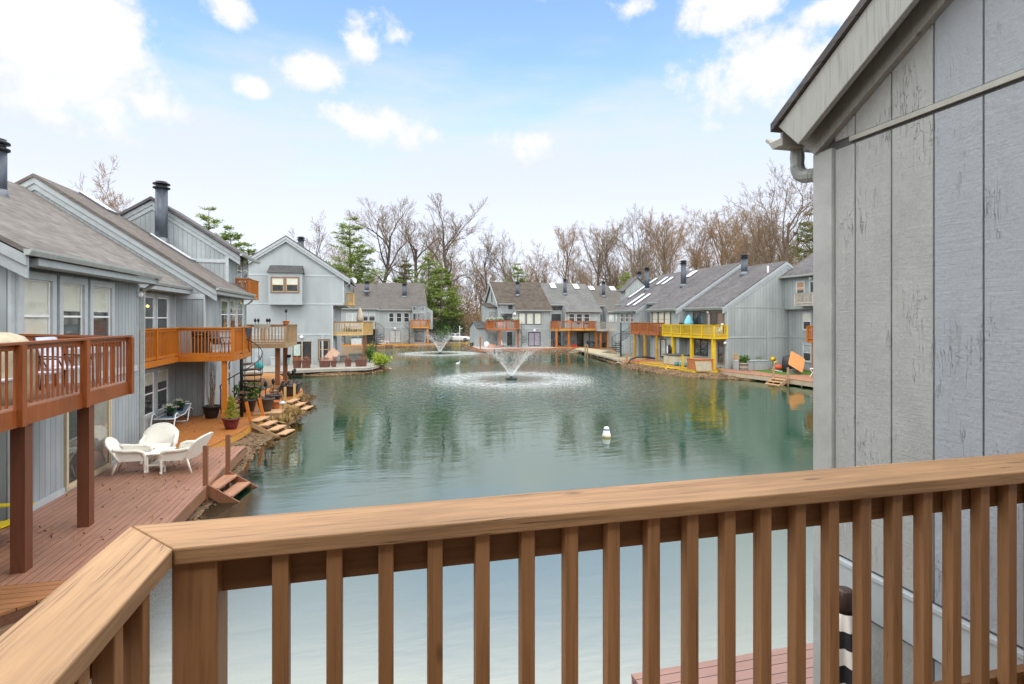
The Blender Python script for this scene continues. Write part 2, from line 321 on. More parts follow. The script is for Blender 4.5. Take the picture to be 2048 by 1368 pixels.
def dup(root, loc, rz=None, label=None, group=None, scale=None):
    r = root.copy(); col.objects.link(r); r.location = Vector(loc)
    if rz is not None: r.rotation_euler = (0, 0, rz)
    if label: r['label'] = label
    if group: r['group'] = group
    if scale: r.scale = scale if isinstance(scale, (tuple, list)) else (scale,)*3
    def rec(a, b):
        for ch in list(a.children):
            c = ch.copy(); col.objects.link(c); c.parent = b; rec(ch, c)
    rec(root, r); return r
def inst(src, parent, loc, rz=0.):                        # copy of a part sharing its mesh
    c = src.copy(); col.objects.link(c); c.parent = parent; c.location = loc; c.rotation_euler = (0, 0, rz); return c
DK = .45                                                  # lakeside deck level; water is z = 0
# ------------------------------------------------------------------ ground and water
SHORE = [(-3.4,4.2),(-3.5,8),(-3.9,12),(-3.92,18),(-3.98,21),(-3.6,24),(-3.3,27),(-3.5,30),(-3.8,33),(-5.4,38),(-7.6,43.5),(-6.6,45.6),(-3,45.4),(-.8,46.4),(.3,48.5),(.6,53),(-.6,60),(-3,70),(-3.6,84),(-1,88.2),
         (6,88.4),(9.5,87),(10.5,92),(13,94),(14.2,88),(13.2,80),(13.4,73.4),(17,72.2),(22,72.4),(26.5,71.5),(26.8,67),(25.2,62),(24.3,55),(23.0,50),(22.4,45),(22.9,40),(23.6,37),(25.6,35.6),(27.0,33.5),(27.6,30),(27.9,24),(27,16),(24,8),(16,4.2)]
NS = len(SHORE)
def sdist(x, y):                                          # + on land, - in the lake
    best = 1e9; ins = False
    for i in range(NS):
        ax, ay = SHORE[i]; bx, by = SHORE[(i+1) % NS]
        dx, dy = bx-ax, by-ay; t = max(0., min(1., ((x-ax)*dx+(y-ay)*dy)/(dx*dx+dy*dy)))
        q = (x-ax-t*dx)**2+(y-ay-t*dy)**2
        if q < best: best = q
        if (ay > y) != (by > y) and x < (bx-ax)*(y-ay)/(by-ay)+ax: ins = not ins
    return -math.sqrt(best) if ins else math.sqrt(best)
def gz(x, y):
    d = sdist(x, y)
    if d > 0:
        h = .26*min(1, d/1.3)**.8
        if y > 92: h += min(1.2, (y-92)*.045)
        return h + max(0, d-40)*.02
    d = -d
    return -min(2.4, .05+.26*d) if d > .2 else -.25*d
def steps(a, b, st): 
    n = max(1, round((b-a)/st)); return [a+(b-a)*i/n for i in range(n)]
gx = steps(-420, -60, 60)+steps(-60, -14, 4)+steps(-14, -9, 1)+steps(-9, 2, .42)+steps(2, 12, .9)+steps(12, 21, .9)+steps(21, 30, .5)+steps(30, 40, 2)+steps(40, 70, 6)+steps(70, 481, 60)
gy = steps(-200, -5, 30)+steps(-5, 4, 1)+steps(4, 20, .42)+steps(20, 52, .5)+steps(52, 76, .8)+steps(76, 100, .7)+steps(100, 140, 4)+steps(140, 700, 60)
nr = random.Random(3)
vs = []
for y in gy:
    for x in gx:
        z = gz(x, y)
        vs.append((x, y, z+nr.uniform(-.02, .02) if abs(z) < 1 else z))
nx = len(gx)
fs = [(j*nx+i, j*nx+i+1, (j+1)*nx+i+1, (j+1)*nx+i) for j in range(len(gy)-1) for i in range(nx-1)]
me = bpy.data.meshes.new('ground'); me.from_pydata(vs, [], fs); me.polygons.foreach_set('use_smooth', [True]*len(fs))
m, nt, B = mk('lake_bed_and_leaf_litter'); p = pos(nt); s = nd(nt, 'SeparateXYZ', {0: p})
v = nd(nt, 'TexVoronoi', {'Vector': p, 'Scale': 9.}); n = nd(nt, 'TexNoise', {'Vector': p, 'Scale': 1.3, 'Detail': 6., 'Roughness': .65}); n2 = nd(nt, 'TexNoise', {'Vector': p, 'Scale': 14., 'Detail': 4.})
st = mix(nt, v.outputs['Color'], (.10, .06, .028), (.25, .165, .085)); st = mix(nt, mapr(nt, n2.outputs[0], .4, .65), st, (.09, .05, .022))
deep = mix(nt, mapr(nt, n.outputs[0], .35, .65), (.012, .055, .03), (.035, .09, .03))
lit = mix(nt, mapr(nt, n.outputs[0], .4, .62), (.17, .095, .05), (.12, .12, .045)); lit = mix(nt, mapr(nt, n2.outputs[0], .5, .7), lit, (.27, .17, .09))
k = mix(nt, mapr(nt, ma(nt, 'ADD', s.outputs[2], ma(nt, 'MULTIPLY', ma(nt, 'SUBTRACT', n.outputs[0], .5), .35)), -.28, -.02), deep, st)
k = mix(nt, mapr(nt, s.outputs[2], .22, .30), k, lit)
setb(nt, B, col=k, rough=.85, nor=bump(nt, v.outputs['Distance'], .6, .05)); me.materials.append(m)
ground = bpy.data.objects.new('ground', me); col.objects.link(ground); struct(ground)

F1 = onz(1023, 758, 0); F2 = onz(880, 707, 0)
m, nt, B = mk('lake_water'); p = pos(nt); o = nt.nodes['Material Output']
def fdist(F): return nd(nt, 'VectorMath', {0: p, 1: (F.x, F.y, 0)}, operation='DISTANCE').outputs['Value']
d1, d2 = fdist(F1), fdist(F2)
near = ma(nt, 'MAXIMUM', mapr(nt, d1, 19., 5., 0., 1.), mapr(nt, d2, 17., 4., 0., .8))
sepw = nd(nt, 'SeparateXYZ', {0: p})
calm = mapr(nt, sepw.outputs[1], 7., 24., .25, 1.)
pat = mapr(nt, nd(nt, 'TexNoise', {'Vector': p, 'Scale': .12, 'Detail': 2.}).outputs[0], .35, .65, .45, 1.25)      # breeze patches
wa = nd(nt, 'TexNoise', {'Vector': nd(nt, 'Mapping', {'Vector': p, 'Scale': (.45, 1.5, 1)}).outputs[0], 'Scale': 1., 'Detail': 3., 'Roughness': .5, 'Distortion': .5})
wb = nd(nt, 'TexNoise', {'Vector': nd(nt, 'Mapping', {'Vector': p, 'Scale': (.8, 2., 1)}).outputs[0], 'Scale': 2., 'Detail': 3., 'Roughness': .6})
wc = nd(nt, 'TexNoise', {'Vector': nd(nt, 'Mapping', {'Vector': p, 'Scale': (1.3, 1, 1)}).outputs[0], 'Scale': 2.6, 'Detail': 2., 'Roughness': .6, 'Distortion': .6})
def ring(d, k): return ma(nt, 'MULTIPLY', ma(nt, 'SINE', ma(nt, 'MULTIPLY', d, k)), .10)
h = ma(nt, 'ADD', wa.outputs[0], ma(nt, 'MULTIPLY', wb.outputs[0], .35)); h = ma(nt, 'MULTIPLY', h, ma(nt, 'MULTIPLY', calm, pat))
h = ma(nt, 'ADD', h, ma(nt, 'MULTIPLY', near, ma(nt, 'ADD', ma(nt, 'MULTIPLY', wc.outputs[0], 7.), ring(d1, 5.))))
nor = bump(nt, h, 1., .017)
deepd = nd(nt, 'BsdfDiffuse', {'Color': (.0003, .044, .022, 1)}); tr = nd(nt, 'BsdfTransparent', {0: (.55, .86, .62, 1)})
# turbidity: the bed shows only in the shallow margin
at = nd(nt, 'Attribute', attribute_name='shallow'); sh = at.outputs['Fac']
body = nd(nt, 'MixShader', {0: ma(nt, 'MULTIPLY', sh, .9), 1: deepd.outputs[0], 2: tr.outputs[0]})
gl = nd(nt, 'BsdfGlossy', {'Color': (1., .955, .855, 1), 'Roughness': mapr(nt, sepw.outputs[1], 20., 7., .03, .26), 'Normal': nor})
fr = nd(nt, 'Fresnel', {'IOR': 4.3, 'Normal': nor})
x = nd(nt, 'MixShader', {0: ma(nt, 'ADD', ma(nt, 'MULTIPLY', fr.outputs[0], .95), .03, clamp=True), 1: body.outputs[0], 2: gl.outputs[0]})
nt.links.new(x.outputs[0], o.inputs[0]); WATER = m
wx = steps(-11, 2, .5)+steps(2, 21, 1.)+steps(21, 29.01, .5); wy = steps(1.5, 52, .5)+steps(52, 97.01, 1)
me = bpy.data.meshes.new('lake_water'); vs = [(x, y, 0.) for y in wy for x in wx]; nx = len(wx)
me.from_pydata(vs, [], [(j*nx+i, j*nx+i+1, (j+1)*nx+i+1, (j+1)*nx+i) for j in range(len(wy)-1) for i in range(nx-1)])
a = me.attributes.new('shallow', 'FLOAT', 'POINT')
for i, q in enumerate(vs):
    d = -sdist(q[0], q[1]); a.data[i].value = max(0, min(1, 1.15-d/1.6))
me.materials.append(m); o = bpy.data.objects.new('lake_water', me); col.objects.link(o); struct(o)
# stones and leaf litter on the banks: too many to count
rr = random.Random(11); b = MB()
def rocks(pts, w0, w1, n, smin, smax):
    seg = []; tot = 0
    for (ax, ay), (bx, by) in zip(pts, pts[1:]): L = math.hypot(bx-ax, by-ay); seg.append((tot, L, ax, ay, bx, by)); tot += L
    for _ in range(n):
        t = rr.uniform(0, tot)
        for (t0, L, ax, ay, bx, by) in seg:
            if t0 <= t <= t0+L: break
        u = (t-t0)/L; nx_, ny_ = (by-ay)/L, -(bx-ax)/L; w = rr.uniform(w0, w1)
        x, y = ax+(bx-ax)*u+nx_*w, ay+(by-ay)*u+ny_*w; z = gz(x, y); r = rr.uniform(smin, smax)
        c = Vector((x, y, z+r*.2)); q = [Vector(v)*r*rr.uniform(.6, 1.2) for v in ((1,0,0),(0,1,0),(-1,0,0),(0,-1,0),(0,0,.7),(0,0,-.7))]
        rot = Matrix.Rotation(rr.uniform(0, 6), 3, 'Z'); q = [c+rot@v for v in q]
        b.add(q, [(0,1,4),(1,2,4),(2,3,4),(3,0,4),(1,0,5),(2,1,5),(3,2,5),(0,3,5)])
rocks(SHORE[3:10], -.9, .5, 1300, .02, .075); rocks(SHORE[1:4], -.5, .3, 260, .03, .08)
rocks(SHORE[9:16], -1., .5, 900, .05, .14); rocks(SHORE[19:26], -.8, .4, 900, .07, .18); rocks(SHORE[26:40], -1.2, .4, 3200, .05, .13); rocks([(22.6,41.5),(23.2,39.0),(23.9,36.9),(25.2,36.2)], -1.0, .7, 1300, .05, .13)
m = leafmat('bank_stones', (.05, .03, .015), (.26, .165, .085), 0.)
struct(b.build('bank_stones', m, fix=True), 'stuff')
# ------------------------------------------------------------------ houses
def wbox(name, fr, a, b, c, mat, par, **k): return MB(fr).box(a[0], b[0], c[0], a[1], b[1], c[1]).build(name, mat, par, **k)
def window(h, fr, s0, s1, z0, z1, d, blind=None, trim=TRIM, sash=WHITE, tw=.10, kind='hung', blindmat=None, name='window', trimless=False, bl=.5, proud=.06):
    """a framed opening standing on the wall plane d: trim > sash, pane, room behind, blind"""
    s0, s1 = sorted((s0, s1)); z0, z1 = sorted((z0, z1))
    t = MB(fr)
    t.box(s0-tw, d, z0-tw, s0, d+proud, z1+tw).box(s1, d, z0-tw, s1+tw, d+proud, z1+tw)
    t.box(s0, d, z1, s1, d+proud, z1+tw).box(s0, d, z0-tw, s1, d+proud+.01, z0)
    w = t.build(name, trim, h)
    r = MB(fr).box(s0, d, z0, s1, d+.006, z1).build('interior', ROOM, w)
    f = MB(fr); k = .035 if s1-s0 < 1.3 else .05; zm = (z0+z1)/2; sm = (s0+s1)/2
    f.box(s0, d+.012, z0, s0+k, d+.045, z1).box(s1-k, d+.012, z0, s1, d+.045, z1).box(s0+k, d+.012, z0, s1-k, d+.045, z0+k).box(s0+k, d+.012, z1-k, s1-k, d+.045, z1)
    if kind == 'hung': f.box(s0+k, d+.012, zm-.022, s1-k, d+.05, zm+.022)
    if kind == 'slide': f.box(sm-.04, d+.012, z0+k, sm+.04, d+.05, z1-k)
    f.build('sash', sash, w)
    if blind:
        bb = MB(fr)
        for side in blind:
            a, b_ = {'f': (s0+k, s1-k), 'l': (s0+k, sm), 'r': (sm, s1-k)}[side]
            bb.box(a, d+.0065, z1-(z1-z0)*bl, b_, d+.011, z1-k)
        bb.build('blind', blindmat or BLIND, w)
    MB(fr).box(s0+k*.6, d+.026, z0+k*.6, s1-k*.6, d+.030, z1-k*.6).build('pane', GLASS, w)
    return w
def pwin(h, fr, px0, px1, py0, py1, d, **k):
    """same, its extent read off the photograph on the wall plane d of frame fr"""
    if fr in (FL, FD):
        x = d if fr is FL else -d; a, b = onx(px0, (py0+py1)/2, x), onx(px1, (py0+py1)/2, x); pm = (px0+px1)/2
        return window(h, fr, a.y, b.y, onx(pm, py1, x).z, onx(pm, py0, x).z, d, **k)
    y = -d if fr is FC else d; a, b = ony(px0, py0, y), ony(px1, py0, y); pm = (px0+px1)/2
    return window(h, fr, a.x, b.x, ony(pm, py1, y).z, ony(pm, py0, y).z, d, **k)
def body(h, fr, s0, s1, poly, mat, name='wall'): return MB(fr).prism(poly, s0, s1).build(name, mat, h)
def roofslab(fr, b, s0, s1, pts, t=.13):
    """pts: (d, z) of the roof's top line from eave to ridge (to back eave)"""
    up = [(d, z) for d, z in pts]; lo = [(d, z-t) for d, z in pts][::-1]
    b.prism(up+lo, s0, s1)
def rake(fr, h, s, side, pts, w=.26, t=.05, mat=TRIM, drop=.10, n=2, name='rake_board'):
    """boards along the gable edge at station s (side = -1 or 1: which way they stand proud)"""
    b = MB(fr)
    for (d0, z0), (d1, z1) in zip(pts, pts[1:]):
        o = drop
        for i in range(n):
            tt = t*(n-i); b.prism([(d0, z0-o), (d1, z1-o), (d1, z1-o-w), (d0, z0-o-w)], s, s+side*tt); o += w+.003
    return b.build(name, mat, h)
def gutter(fr, h, s0, s1, d, z, mat=GUT, sc_=1.):
    k = .13*sc_
    return MB(fr).prism([(d, z-k), (d+k*.7, z-k), (d+k, z-k*.35), (d+k, z), (d+k-.015, z), (d+k-.02, z-.02), (d, z-.02)], s0, s1).build('gutter', mat, h)
def flue(h, x, y, z0, z1, r=.2, fl=True):
    c = MB().tube([(x, y, z0-.3), (x, y, z1)], r, 18).build('flue_pipe', FLUE, h)
    q = MB().lathe([(r*1.08, z1-.02), (r*1.4, z1+.02), (r*1.4, z1+.07), (r*.9, z1+.1), (r*.9, z1+.2), (r*1.4, z1+.2), (r*1.4, z1+.25), (r*1.1, z1+.29), (r*.95, z1+.29), (r*.95, z1+.34), (r*.3, z1+.37)], (x, y, 0), 18).build('flue_cap', FLUEC, c)
    if fl: MB().lathe([(r*1.45, z0-.2), (r*1.2, z0+.05), (r*1.04, z0+.2)], (x, y, 0), 14).build('flashing', FLASH, c)
    return c
def lamp_(h, p, r=.08):
    return MB().lathe([(r*.3, r*.9), (r, r*.4), (r, -r*.5), (r*.4, -r)], p, 10).build('porch_light', WHITE, h)
def downspout(h, pts, w=.075, mat=GUT, n=4):
    return MB().tube(pts, w, n, smooth=False).build('downspout', mat, h)
def skylight(h, fr, s0, s1, da, db, zf, lift=.10):
    """flat dome lying on the roof plane zf(d)"""
    f = MB(fr); f.prism([(da, zf(da)), (db, zf(db)), (db, zf(db)+lift), (da, zf(da)+lift)], s0, s1); q = f.build('skylight', SKYF, h)
    e = .05; g = MB(fr); g.prism([(da+e*(1 if db > da else -1), zf(da)+lift+.002), (db, zf(db)+lift+.002), (db, zf(db)+lift+.05), (da+e*(1 if db > da else -1), zf(da)+lift+.05)], s0+e, s1-e)
    g.build('dome', SKYL, q)
# ---- house on the near left (two bays, the second set back)
h = thing('grey_house', 'grey board house nearest on the left, with brown deck railing below its triple window', 'house', (-7, 12.4, DK))
y0, y1 = onx(20, 600, -7).y, onx(276, 600, -7).y; YL2 = 25.0
b = MB(FL); b.prism([(-7, 0), (-7, 6.02), (-13.3, 9.45), (-19, 6.0), (-19, 0)], y0, y1); b.prism([(-8.1, 0), (-8.1, 6.0), (-13.3, 9.45), (-19, 6.0), (-19, 0)], y1, YL2)
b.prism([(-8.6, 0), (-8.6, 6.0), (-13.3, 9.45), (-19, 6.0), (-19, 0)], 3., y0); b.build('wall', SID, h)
b = MB(FL); roofslab(FL, b, y0-.45, y1+.12, [(-6.5, 5.82), (-13.3, 9.62), (-19.4, 5.9)]); roofslab(FL, b, y1+.121, YL2, [(-7.55, 5.80), (-13.3, 9.60), (-19.4, 5.9)]); roofslab(FL, b, 2.8, y0-.451, [(-8.2, 5.8), (-13.3, 9.60), (-19.4, 5.9)])
b.build('roof', RF1, h)
gutter(FL, h, y0-.5, y1+.14, -6.51, 5.81); gutter(FL, h, y1+.16, YL2, -7.56, 5.79)
MB(FL).box(y0-.05, -6.99, 5.52, y1+.1, -6.5, 5.66).build('soffit', TRIM, h); MB(FL).box(y1+.11, -8.09, 5.5, YL2-.001, -7.5, 5.64).build('soffit', TRIM, h)
rake(FL, h, y0-.35, -1, [(-6.5, 5.82), (-13.3, 9.62)], .24)
b = MB(FL)
b.box(y0-.025, -7.025, DK, y0+.13, -6.97, 5.5).box(y1-.11, -7.03, DK, y1+.025, -6.97, 5.5).box(y0+.13, -7, 2.92, y1-.11, -6.965, 3.10).box(y1+.03, -8.1, 2.92, YL2-.01, -8.06, 3.1)
b.box(y0+.13, -7, DK, y1-.11, -6.972, DK+.14).box(YL2-.13, -8.1, 3.1, YL2-.01, -8.05, 5.5); b.build('corner_trim', TRIML, h)
ztop = onx(40, 556, -7).z; zbot = 3.75
for i, (a, c, bl, cc) in enumerate(((37, 95, .99, 'f'), (117, 160, .42, 'f'), (178, 216, .42, 'f'))):
    s0, s1 = onx(a, 600, -7).y, onx(c, 600, -7).y
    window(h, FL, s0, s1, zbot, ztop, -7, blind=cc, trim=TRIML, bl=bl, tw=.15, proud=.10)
sa, sb = onx(131, 900, -7).y, onx(216, 900, -7).y
w = window(h, FL, sa, sb, DK+.12, 2.55, -7, kind='slide', trim=BEIGE, sash=BEIGE, tw=.07, name='sliding_door', blind='r', bl=.97, blindmat=paint('taupe_curtain', (.34, .30, .25)))
for (a, c) in ((284, 305), (312, 333)):
    s0, s1 = onx(a, 600, -8.1).y, onx(c, 600, -8.1).y
    window(h, FL, s0, s1, 3.75, 5.28, -8.1, trim=TRIML, tw=.13)
    window(h, FL, s0, s1, 1.0, 2.5, -8.1, trim=TRIM, tw=.13, blind='f', bl=.3)
m, nt, B = mk('lit_ceiling_lamp'); B.inputs['Base Color'].default_value = (.9, .7, .2, 1); B.inputs['Emission Color'].default_value = (1, .75, .2, 1); B.inputs['Emission Strength'].default_value = 3
q = onx(294, 612, -8.1); MB().lathe([(.02, .05), (.13, .02), (.16, -.03), (.05, -.05)], (-8.082, q.y, q.z), 10, sx=.06).build('ceiling_lamp', m, h)
lamp_(h, onx(280, 589, -6.93), .09)
downspout(h, [(-6.46, y1+.02, 5.68), (-6.55, y1+.03, 5.55), (-6.88, y1+.03, 5.3), (-6.90, y1+.03, DK+.05)], .07)
q = onx(-3, 345, -10.6); flue(h, q.x, q.y, 8.0, q.z+.62, .19)
wbox('dark_door', FL, (11.4, y0-.35), (-8.6, -8.5), (DK+.02, 2.5), DARKT, h); lamp_(h, onx(3, 552, -8.3), .1)
wbox('hose_bib', FL, (onx(40, 990, -6.97).y-.08, onx(40, 990, -6.97).y+.08), (-7, -6.93), (.85, 1.08), paint('red_box', (.35, .03, .03)), h)
# ---- second house on the left
h2 = thing('grey_house', 'grey house on the left with spiral stair, orange deck and tall slate flue', 'house', (-7, 25, DK)); y3 = 31.7
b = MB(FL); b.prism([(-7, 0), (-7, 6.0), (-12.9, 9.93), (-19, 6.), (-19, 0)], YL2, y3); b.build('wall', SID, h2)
b = MB(FL); roofslab(FL, b, YL2-.14, y3+.0, [(-6.5, 5.82), (-12.95, 10.12), (-19.2, 5.9)]); b.build('roof', RF2, h2)
gutter(FL, h2, YL2-.18, y3+.12, -6.51, 5.80); MB(FL).box(YL2, -6.99, 5.52, y3, -6.5, 5.66).build('soffit', TRIM, h2)
rake(FL, h2, YL2-.001, -1, [(-6.52, 5.80), (-12.95, 10.09), (-16, 8.0)], .24, .045)
b = MB(FL); b.box(YL2-.025, -7.025, DK, YL2+.11, -6.97, 5.5).box(y3-.13, -7.03, DK, y3+.02, -6.965, 5.5).box(YL2+.12, -7, 2.92, y3-.14, -6.97, 3.10)
b.box(YL2-.035, -8.05, 5.3, YL2-.001, -7.03, 5.5); b.build('corner_trim', TRIML, h2)
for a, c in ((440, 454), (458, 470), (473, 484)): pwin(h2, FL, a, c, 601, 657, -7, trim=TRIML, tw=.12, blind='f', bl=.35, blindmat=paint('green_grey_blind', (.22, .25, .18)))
pwin(h2, FL, 447, 460, 722, 806, -7, trim=TRIM, tw=.1, kind='slide', name='sliding_door')
zf2 = lambda d: 5.82+(-6.5-d)*.6667
def rayplane(px, py, z0, ax, ay):                          # where the view ray meets the roof plane z = z0 + ax*x + ay*y
    d = ray(px, py); return CAM+d*((z0-EZ)/(d.z-ax*d.x-ay*d.y))
onroof = lambda px, py, f=None: rayplane(px, py, 5.82-6.5*.6667, -.6667, 0)
q = onroof(323, 484, zf2); t = q.y*C_+q.x*S_; flue(h2, q.x, q.y, q.z, 4.45+t*(639-378)/1085, .26)
skylight(h2, FL, 28.6, 29.45, -8.6, -10.3, zf2)
for (pa, pb) in (((160, 388), (238, 432)),):
    A = onroof(pa[0], pa[1], zf2); Bq = onroof(pb[0], pb[1], zf2); skylight(h2, FL, min(A.y, Bq.y)-.1, min(A.y, Bq.y)+.9, Bq.x, A.x, zf2)
downspout(h2, [(-6.45, y3+.02, 5.66), (-6.6, y3+.03, 5.4), (-6.88, y3+.03, 5.2), (-6.88, y3+.03, DK)], .06)
# ---- third house on the left (upper gable over its neighbour)
h3 = thing('grey_house', 'taller grey gabled house rising behind the slate flue, with a small orange balcony', 'house', (-7, 31.7, DK)); y4 = 33.7; YU = 29.75
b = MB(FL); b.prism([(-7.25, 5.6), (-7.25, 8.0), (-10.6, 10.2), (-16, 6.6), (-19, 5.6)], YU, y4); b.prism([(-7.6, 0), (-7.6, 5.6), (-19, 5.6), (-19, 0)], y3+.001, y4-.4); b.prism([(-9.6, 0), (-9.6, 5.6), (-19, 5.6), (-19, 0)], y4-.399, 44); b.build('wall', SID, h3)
b = MB(FL); roofslab(FL, b, YU-.22, y4+.1, [(-6.65, 7.78), (-10.6, 10.39), (-16.5, 6.5)], .14); b.build('roof', RFD, h3)
gutter(FL, h3, YU-.25, y4+.1, -6.66, 7.76); rake(FL, h3, YU-.001, -1, [(-6.7, 7.74), (-10.6, 10.32), (-16, 6.8)], .22, .045)
b = MB(FL); b.box(YU-.043, -9.6, 7.28, YU-.001, -7.3, 7.45).box(YU-.044, -7.36, 5.7, YU-.002, -7.22, 7.6); b.build('corner_trim', TRIML, h3)
for a, c in ((473, 481), (485, 494)): pwin(h3, FL, a, c, 521, 562, -7.25, trim=TRIM, tw=.1)
lamp_(h3, onx(479, 516, -7.1), .08)
# ---- big gable at the far left end
hg = thing('gable_house', 'large grey gable end with a shingled box window and two stone-brown framed panes', 'house', (-7.8, 51.2, DK)); YG = 51.2
b = MB(FL); b.prism([(-3.9, 0), (-3.9, 5.72), (-2.95, 5.72), (-2.95, 8.45), (-7.8, 11.68), (-12.7, 8.4), (-12.7, 0)], YG, YG+12); b.build('wall', SIDP, hg)
b = MB(FL); roofslab(FL, b, YG-.25, YG+12.2, [(-2.4, 8.22), (-7.8, 11.85), (-13.2, 8.2)], .14); b.build('roof', RFD, hg)
rake(FL, hg, YG-.2, -1, [(-2.42, 8.2), (-7.8, 11.82), (-13.2, 8.2)], .22, .05); gutter(FL, hg, YG-.3, YG+12.2, -2.42, 8.2)
b = MB(FL)
for z in (8.30, 5.78): b.box(YG-.035, -12.6, z, YG-.001, -3.0, z+.13)
b.box(YG-.035, -12.6, 3.05, YG-.001, -3.95, 3.2).box(YG-.04, -3.06, 5.9, YG-.002, -2.93, 8.3).box(YG-.04, -4.02, DK, YG-.002, -3.87, 5.7).box(YG-.04, -4.85, DK, YG-.002, -4.7, 3.05); b.build('corner_trim', TRIML, hg)
q0, q1 = ony(537, 545, YG-.9), ony(604, 609, YG-.9)
bx = MB(FL).box(YG-.9, q0.x, q1.z, YG-.001, q1.x, q0.z).build('box_bay', SIDP, hg)
MB(FL).box(YG-.95, q0.x-.03, q1.z-.02, YG-.002, q1.x+.03, q1.z+.12).build('bay_sill', TRIM, bx)
zr = q0.z; ZR = ony(570, 532, YG-.5).z
rb = MB(); xa, xb = q0.x-.12, q1.x+.12
rb.add([Vector(v) for v in ((xa, YG-1.08, zr), (xb, YG-1.08, zr), (xb, YG-.002, zr), (xa, YG-.002, zr), (xa+.15, YG-.5, ZR), (xb-.15, YG-.5, ZR), (xb-.15, YG-.002, ZR+.1), (xa+.15, YG-.002, ZR+.1))], MB.BF).build('bay_roof', RFK, bx)
pwin(hg, FC, 544, 567, 556, 583, -(YG-.9), trim=BROWNT, sash=PINE, tw=.12, blind='f', bl=.5); pwin(hg, FC, 573, 596, 556, 583, -(YG-.9), trim=BROWNT, sash=PINE, tw=.12, blind='f', bl=.5)
pwin(hg, FC, 584, 624, 682, 729, -YG, trim=TRIM, sash=BEIGE, tw=.12, kind='slide', name='sliding_door'); pwin(hg, FC, 639, 657, 681, 717, -YG, trim=BROWNT, sash=PINE, tw=.13)
q = ony(594, 700, YG-.012); MB(FL).box(YG-.035, q.x-.28, q.z-.5, YG-.031, q.x+.28, q.z+.5).build('door_notice', paint('pale_paper', (.45, .55, .52)), hg)
lamp_(hg, ony(603, 674, YG-.1), .16)
# white arched service door behind the steps
q0, q1 = ony(510, 735, YG-.05), ony(526, 694, YG-.05)
dr = MB(FL).box(YG-.05, q0.x, DK+.1, YG-.001, q1.x, q1.z).build('side_door', TRIML, hg)
MB().tube([(q0.x+.15, YG-.06, q1.z-.35), (q0.x+.15, YG-.06, q1.z-.75), (q0.x+.3, YG-.06, q1.z-.9), (q1.x-.3, YG-.06, q1.z-.9), (q1.x-.15, YG-.06, q1.z-.75), (q1.x-.15, YG-.06, q1.z-.35)], .03, 6).build('door_moulding', TRIM, dr)
for (a, c, z0, z1, x) in ((51.9, 52.7, 3.6, 5.3, -3.9), (53.2, 54.0, 3.6, 5.3, -3.9), (52, 53.5, .6, 2.6, -3.9), (53.9, 55.3, .6, 2.6, -3.9), (52, 53.2, 6.1, 7.8, -2.95)):
    window(hg, FL, a, c, z0, z1, x, trim=TRIM, tw=.1, kind='hung' if z0 > 3 else 'slide')
q = ony(602, 493, YG+5); flue(hg, q.x, YG+5, q.z-.9, q.z+.6, .28)
q = ony(683, 540, YG+1); downspout(hg, [(-2.35, YG+.3, 8.0), (-2.5, YG+.3, 7.7), (-2.9, YG+.3, 7.4), (-2.9, YG+.3, 5.8)], .07)
# ---- far row across the water: two houses
YB = 92.5
def far_house(name, label, s0, s1, d, eave, ridge_dy, ridge_z, roofm, wall=SIDG, depth=13, oh=.4, rec=None):
    """lake side faces -Y at Y=-d; rec=(ra, rb, back, eave): a set-back bay"""
    hh = thing(name, label, 'house', ((s0+s1)/2, -d, DK)); dr_ = d-ridge_dy; sl = (ridge_z-eave)/(ridge_dy+oh)
    parts = [(s0, s1, 0.)] if not rec else ([(s0, rec[0], 0.)] if rec[0] > s0 else [])+[(rec[0], rec[1], rec[2])]+([(rec[1], s1, 0.)] if rec[1] < s1 else [])
    b = MB(FC); r = MB(FC); back = d-depth; zb = ridge_z-(depth-ridge_dy)*.66
    for (a, c, k) in parts:
        dd = d-k; ev = eave+sl*(k)
        b.prism([(dd, 0), (dd, ev+sl*oh-.12), (dr_, ridge_z-.14), (back, zb-.14), (back, 0)], a, c)
        roofslab(FC, r, a-(oh*.6 if a == s0 else -.0005), c+(oh*.6 if c == s1 else -.0005), [(dd+oh, ev), (dr_, ridge_z), (back-oh, zb-.2)], .13)
        gutter(FC, hh, a-.1, c+.1, dd+oh, ev-.01, sc_=1.2)
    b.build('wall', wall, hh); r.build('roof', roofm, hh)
    t = MB(FC); 
    for (a, c, k) in parts: t.box(a+.005, d-k, 3.0, c-.005, d-k+.04, 3.16).box(a+.006, d-k, DK, a+.14, d-k+.05, eave).box(c-.14, d-k, DK, c-.006, d-k+.05, eave)
    t.build('corner_trim', TRIM, hh)
    return hh
xs = lambda px, Y: ony(px, 640, Y).x
zs = lambda px, py, Y: ony(px, py, Y).z
xb = xs(756.5, YB)
hb1 = far_house('far_house', 'far grey house with weathered roof half hidden behind the big gable', -7, xb-.003, -YB, zs(720, 617, YB-.4), 6.5, zs(730, 567.5, YB+6.5), RFB)
xe = xs(852, YB); xr0 = xs(825, YB)
hb2 = far_house('far_house', 'far grey end house with three small windows and an orange stair balcony', xb, xe, -YB, zs(790, 619, YB-.4), 6.5, zs(800, 566, YB+6.5), RFB)
for a, c in ((778, 787.5), (793, 803), (808, 818)): pwin(hb2, FC, a, c, 626, 644, -YB, trim=TRIM, sash=WHITE, tw=.14)
pwin(hb2, FC, 779.5, 801, 661, 685, -YB, trim=TRIM, sash=DARKT, tw=.1, kind='slide', name='sliding_door', blind='lr', bl=.97, blindmat=CURT)
YP = YB-1.2; q0, q1 = xs(825.5, YP), xs(852, YP)                     # tall glazed bay
by_ = MB(FC).box(q0, -YB, DK, q1, -YP, zs(838, 611, YP)).build('glazed_bay', SIDG, hb2)
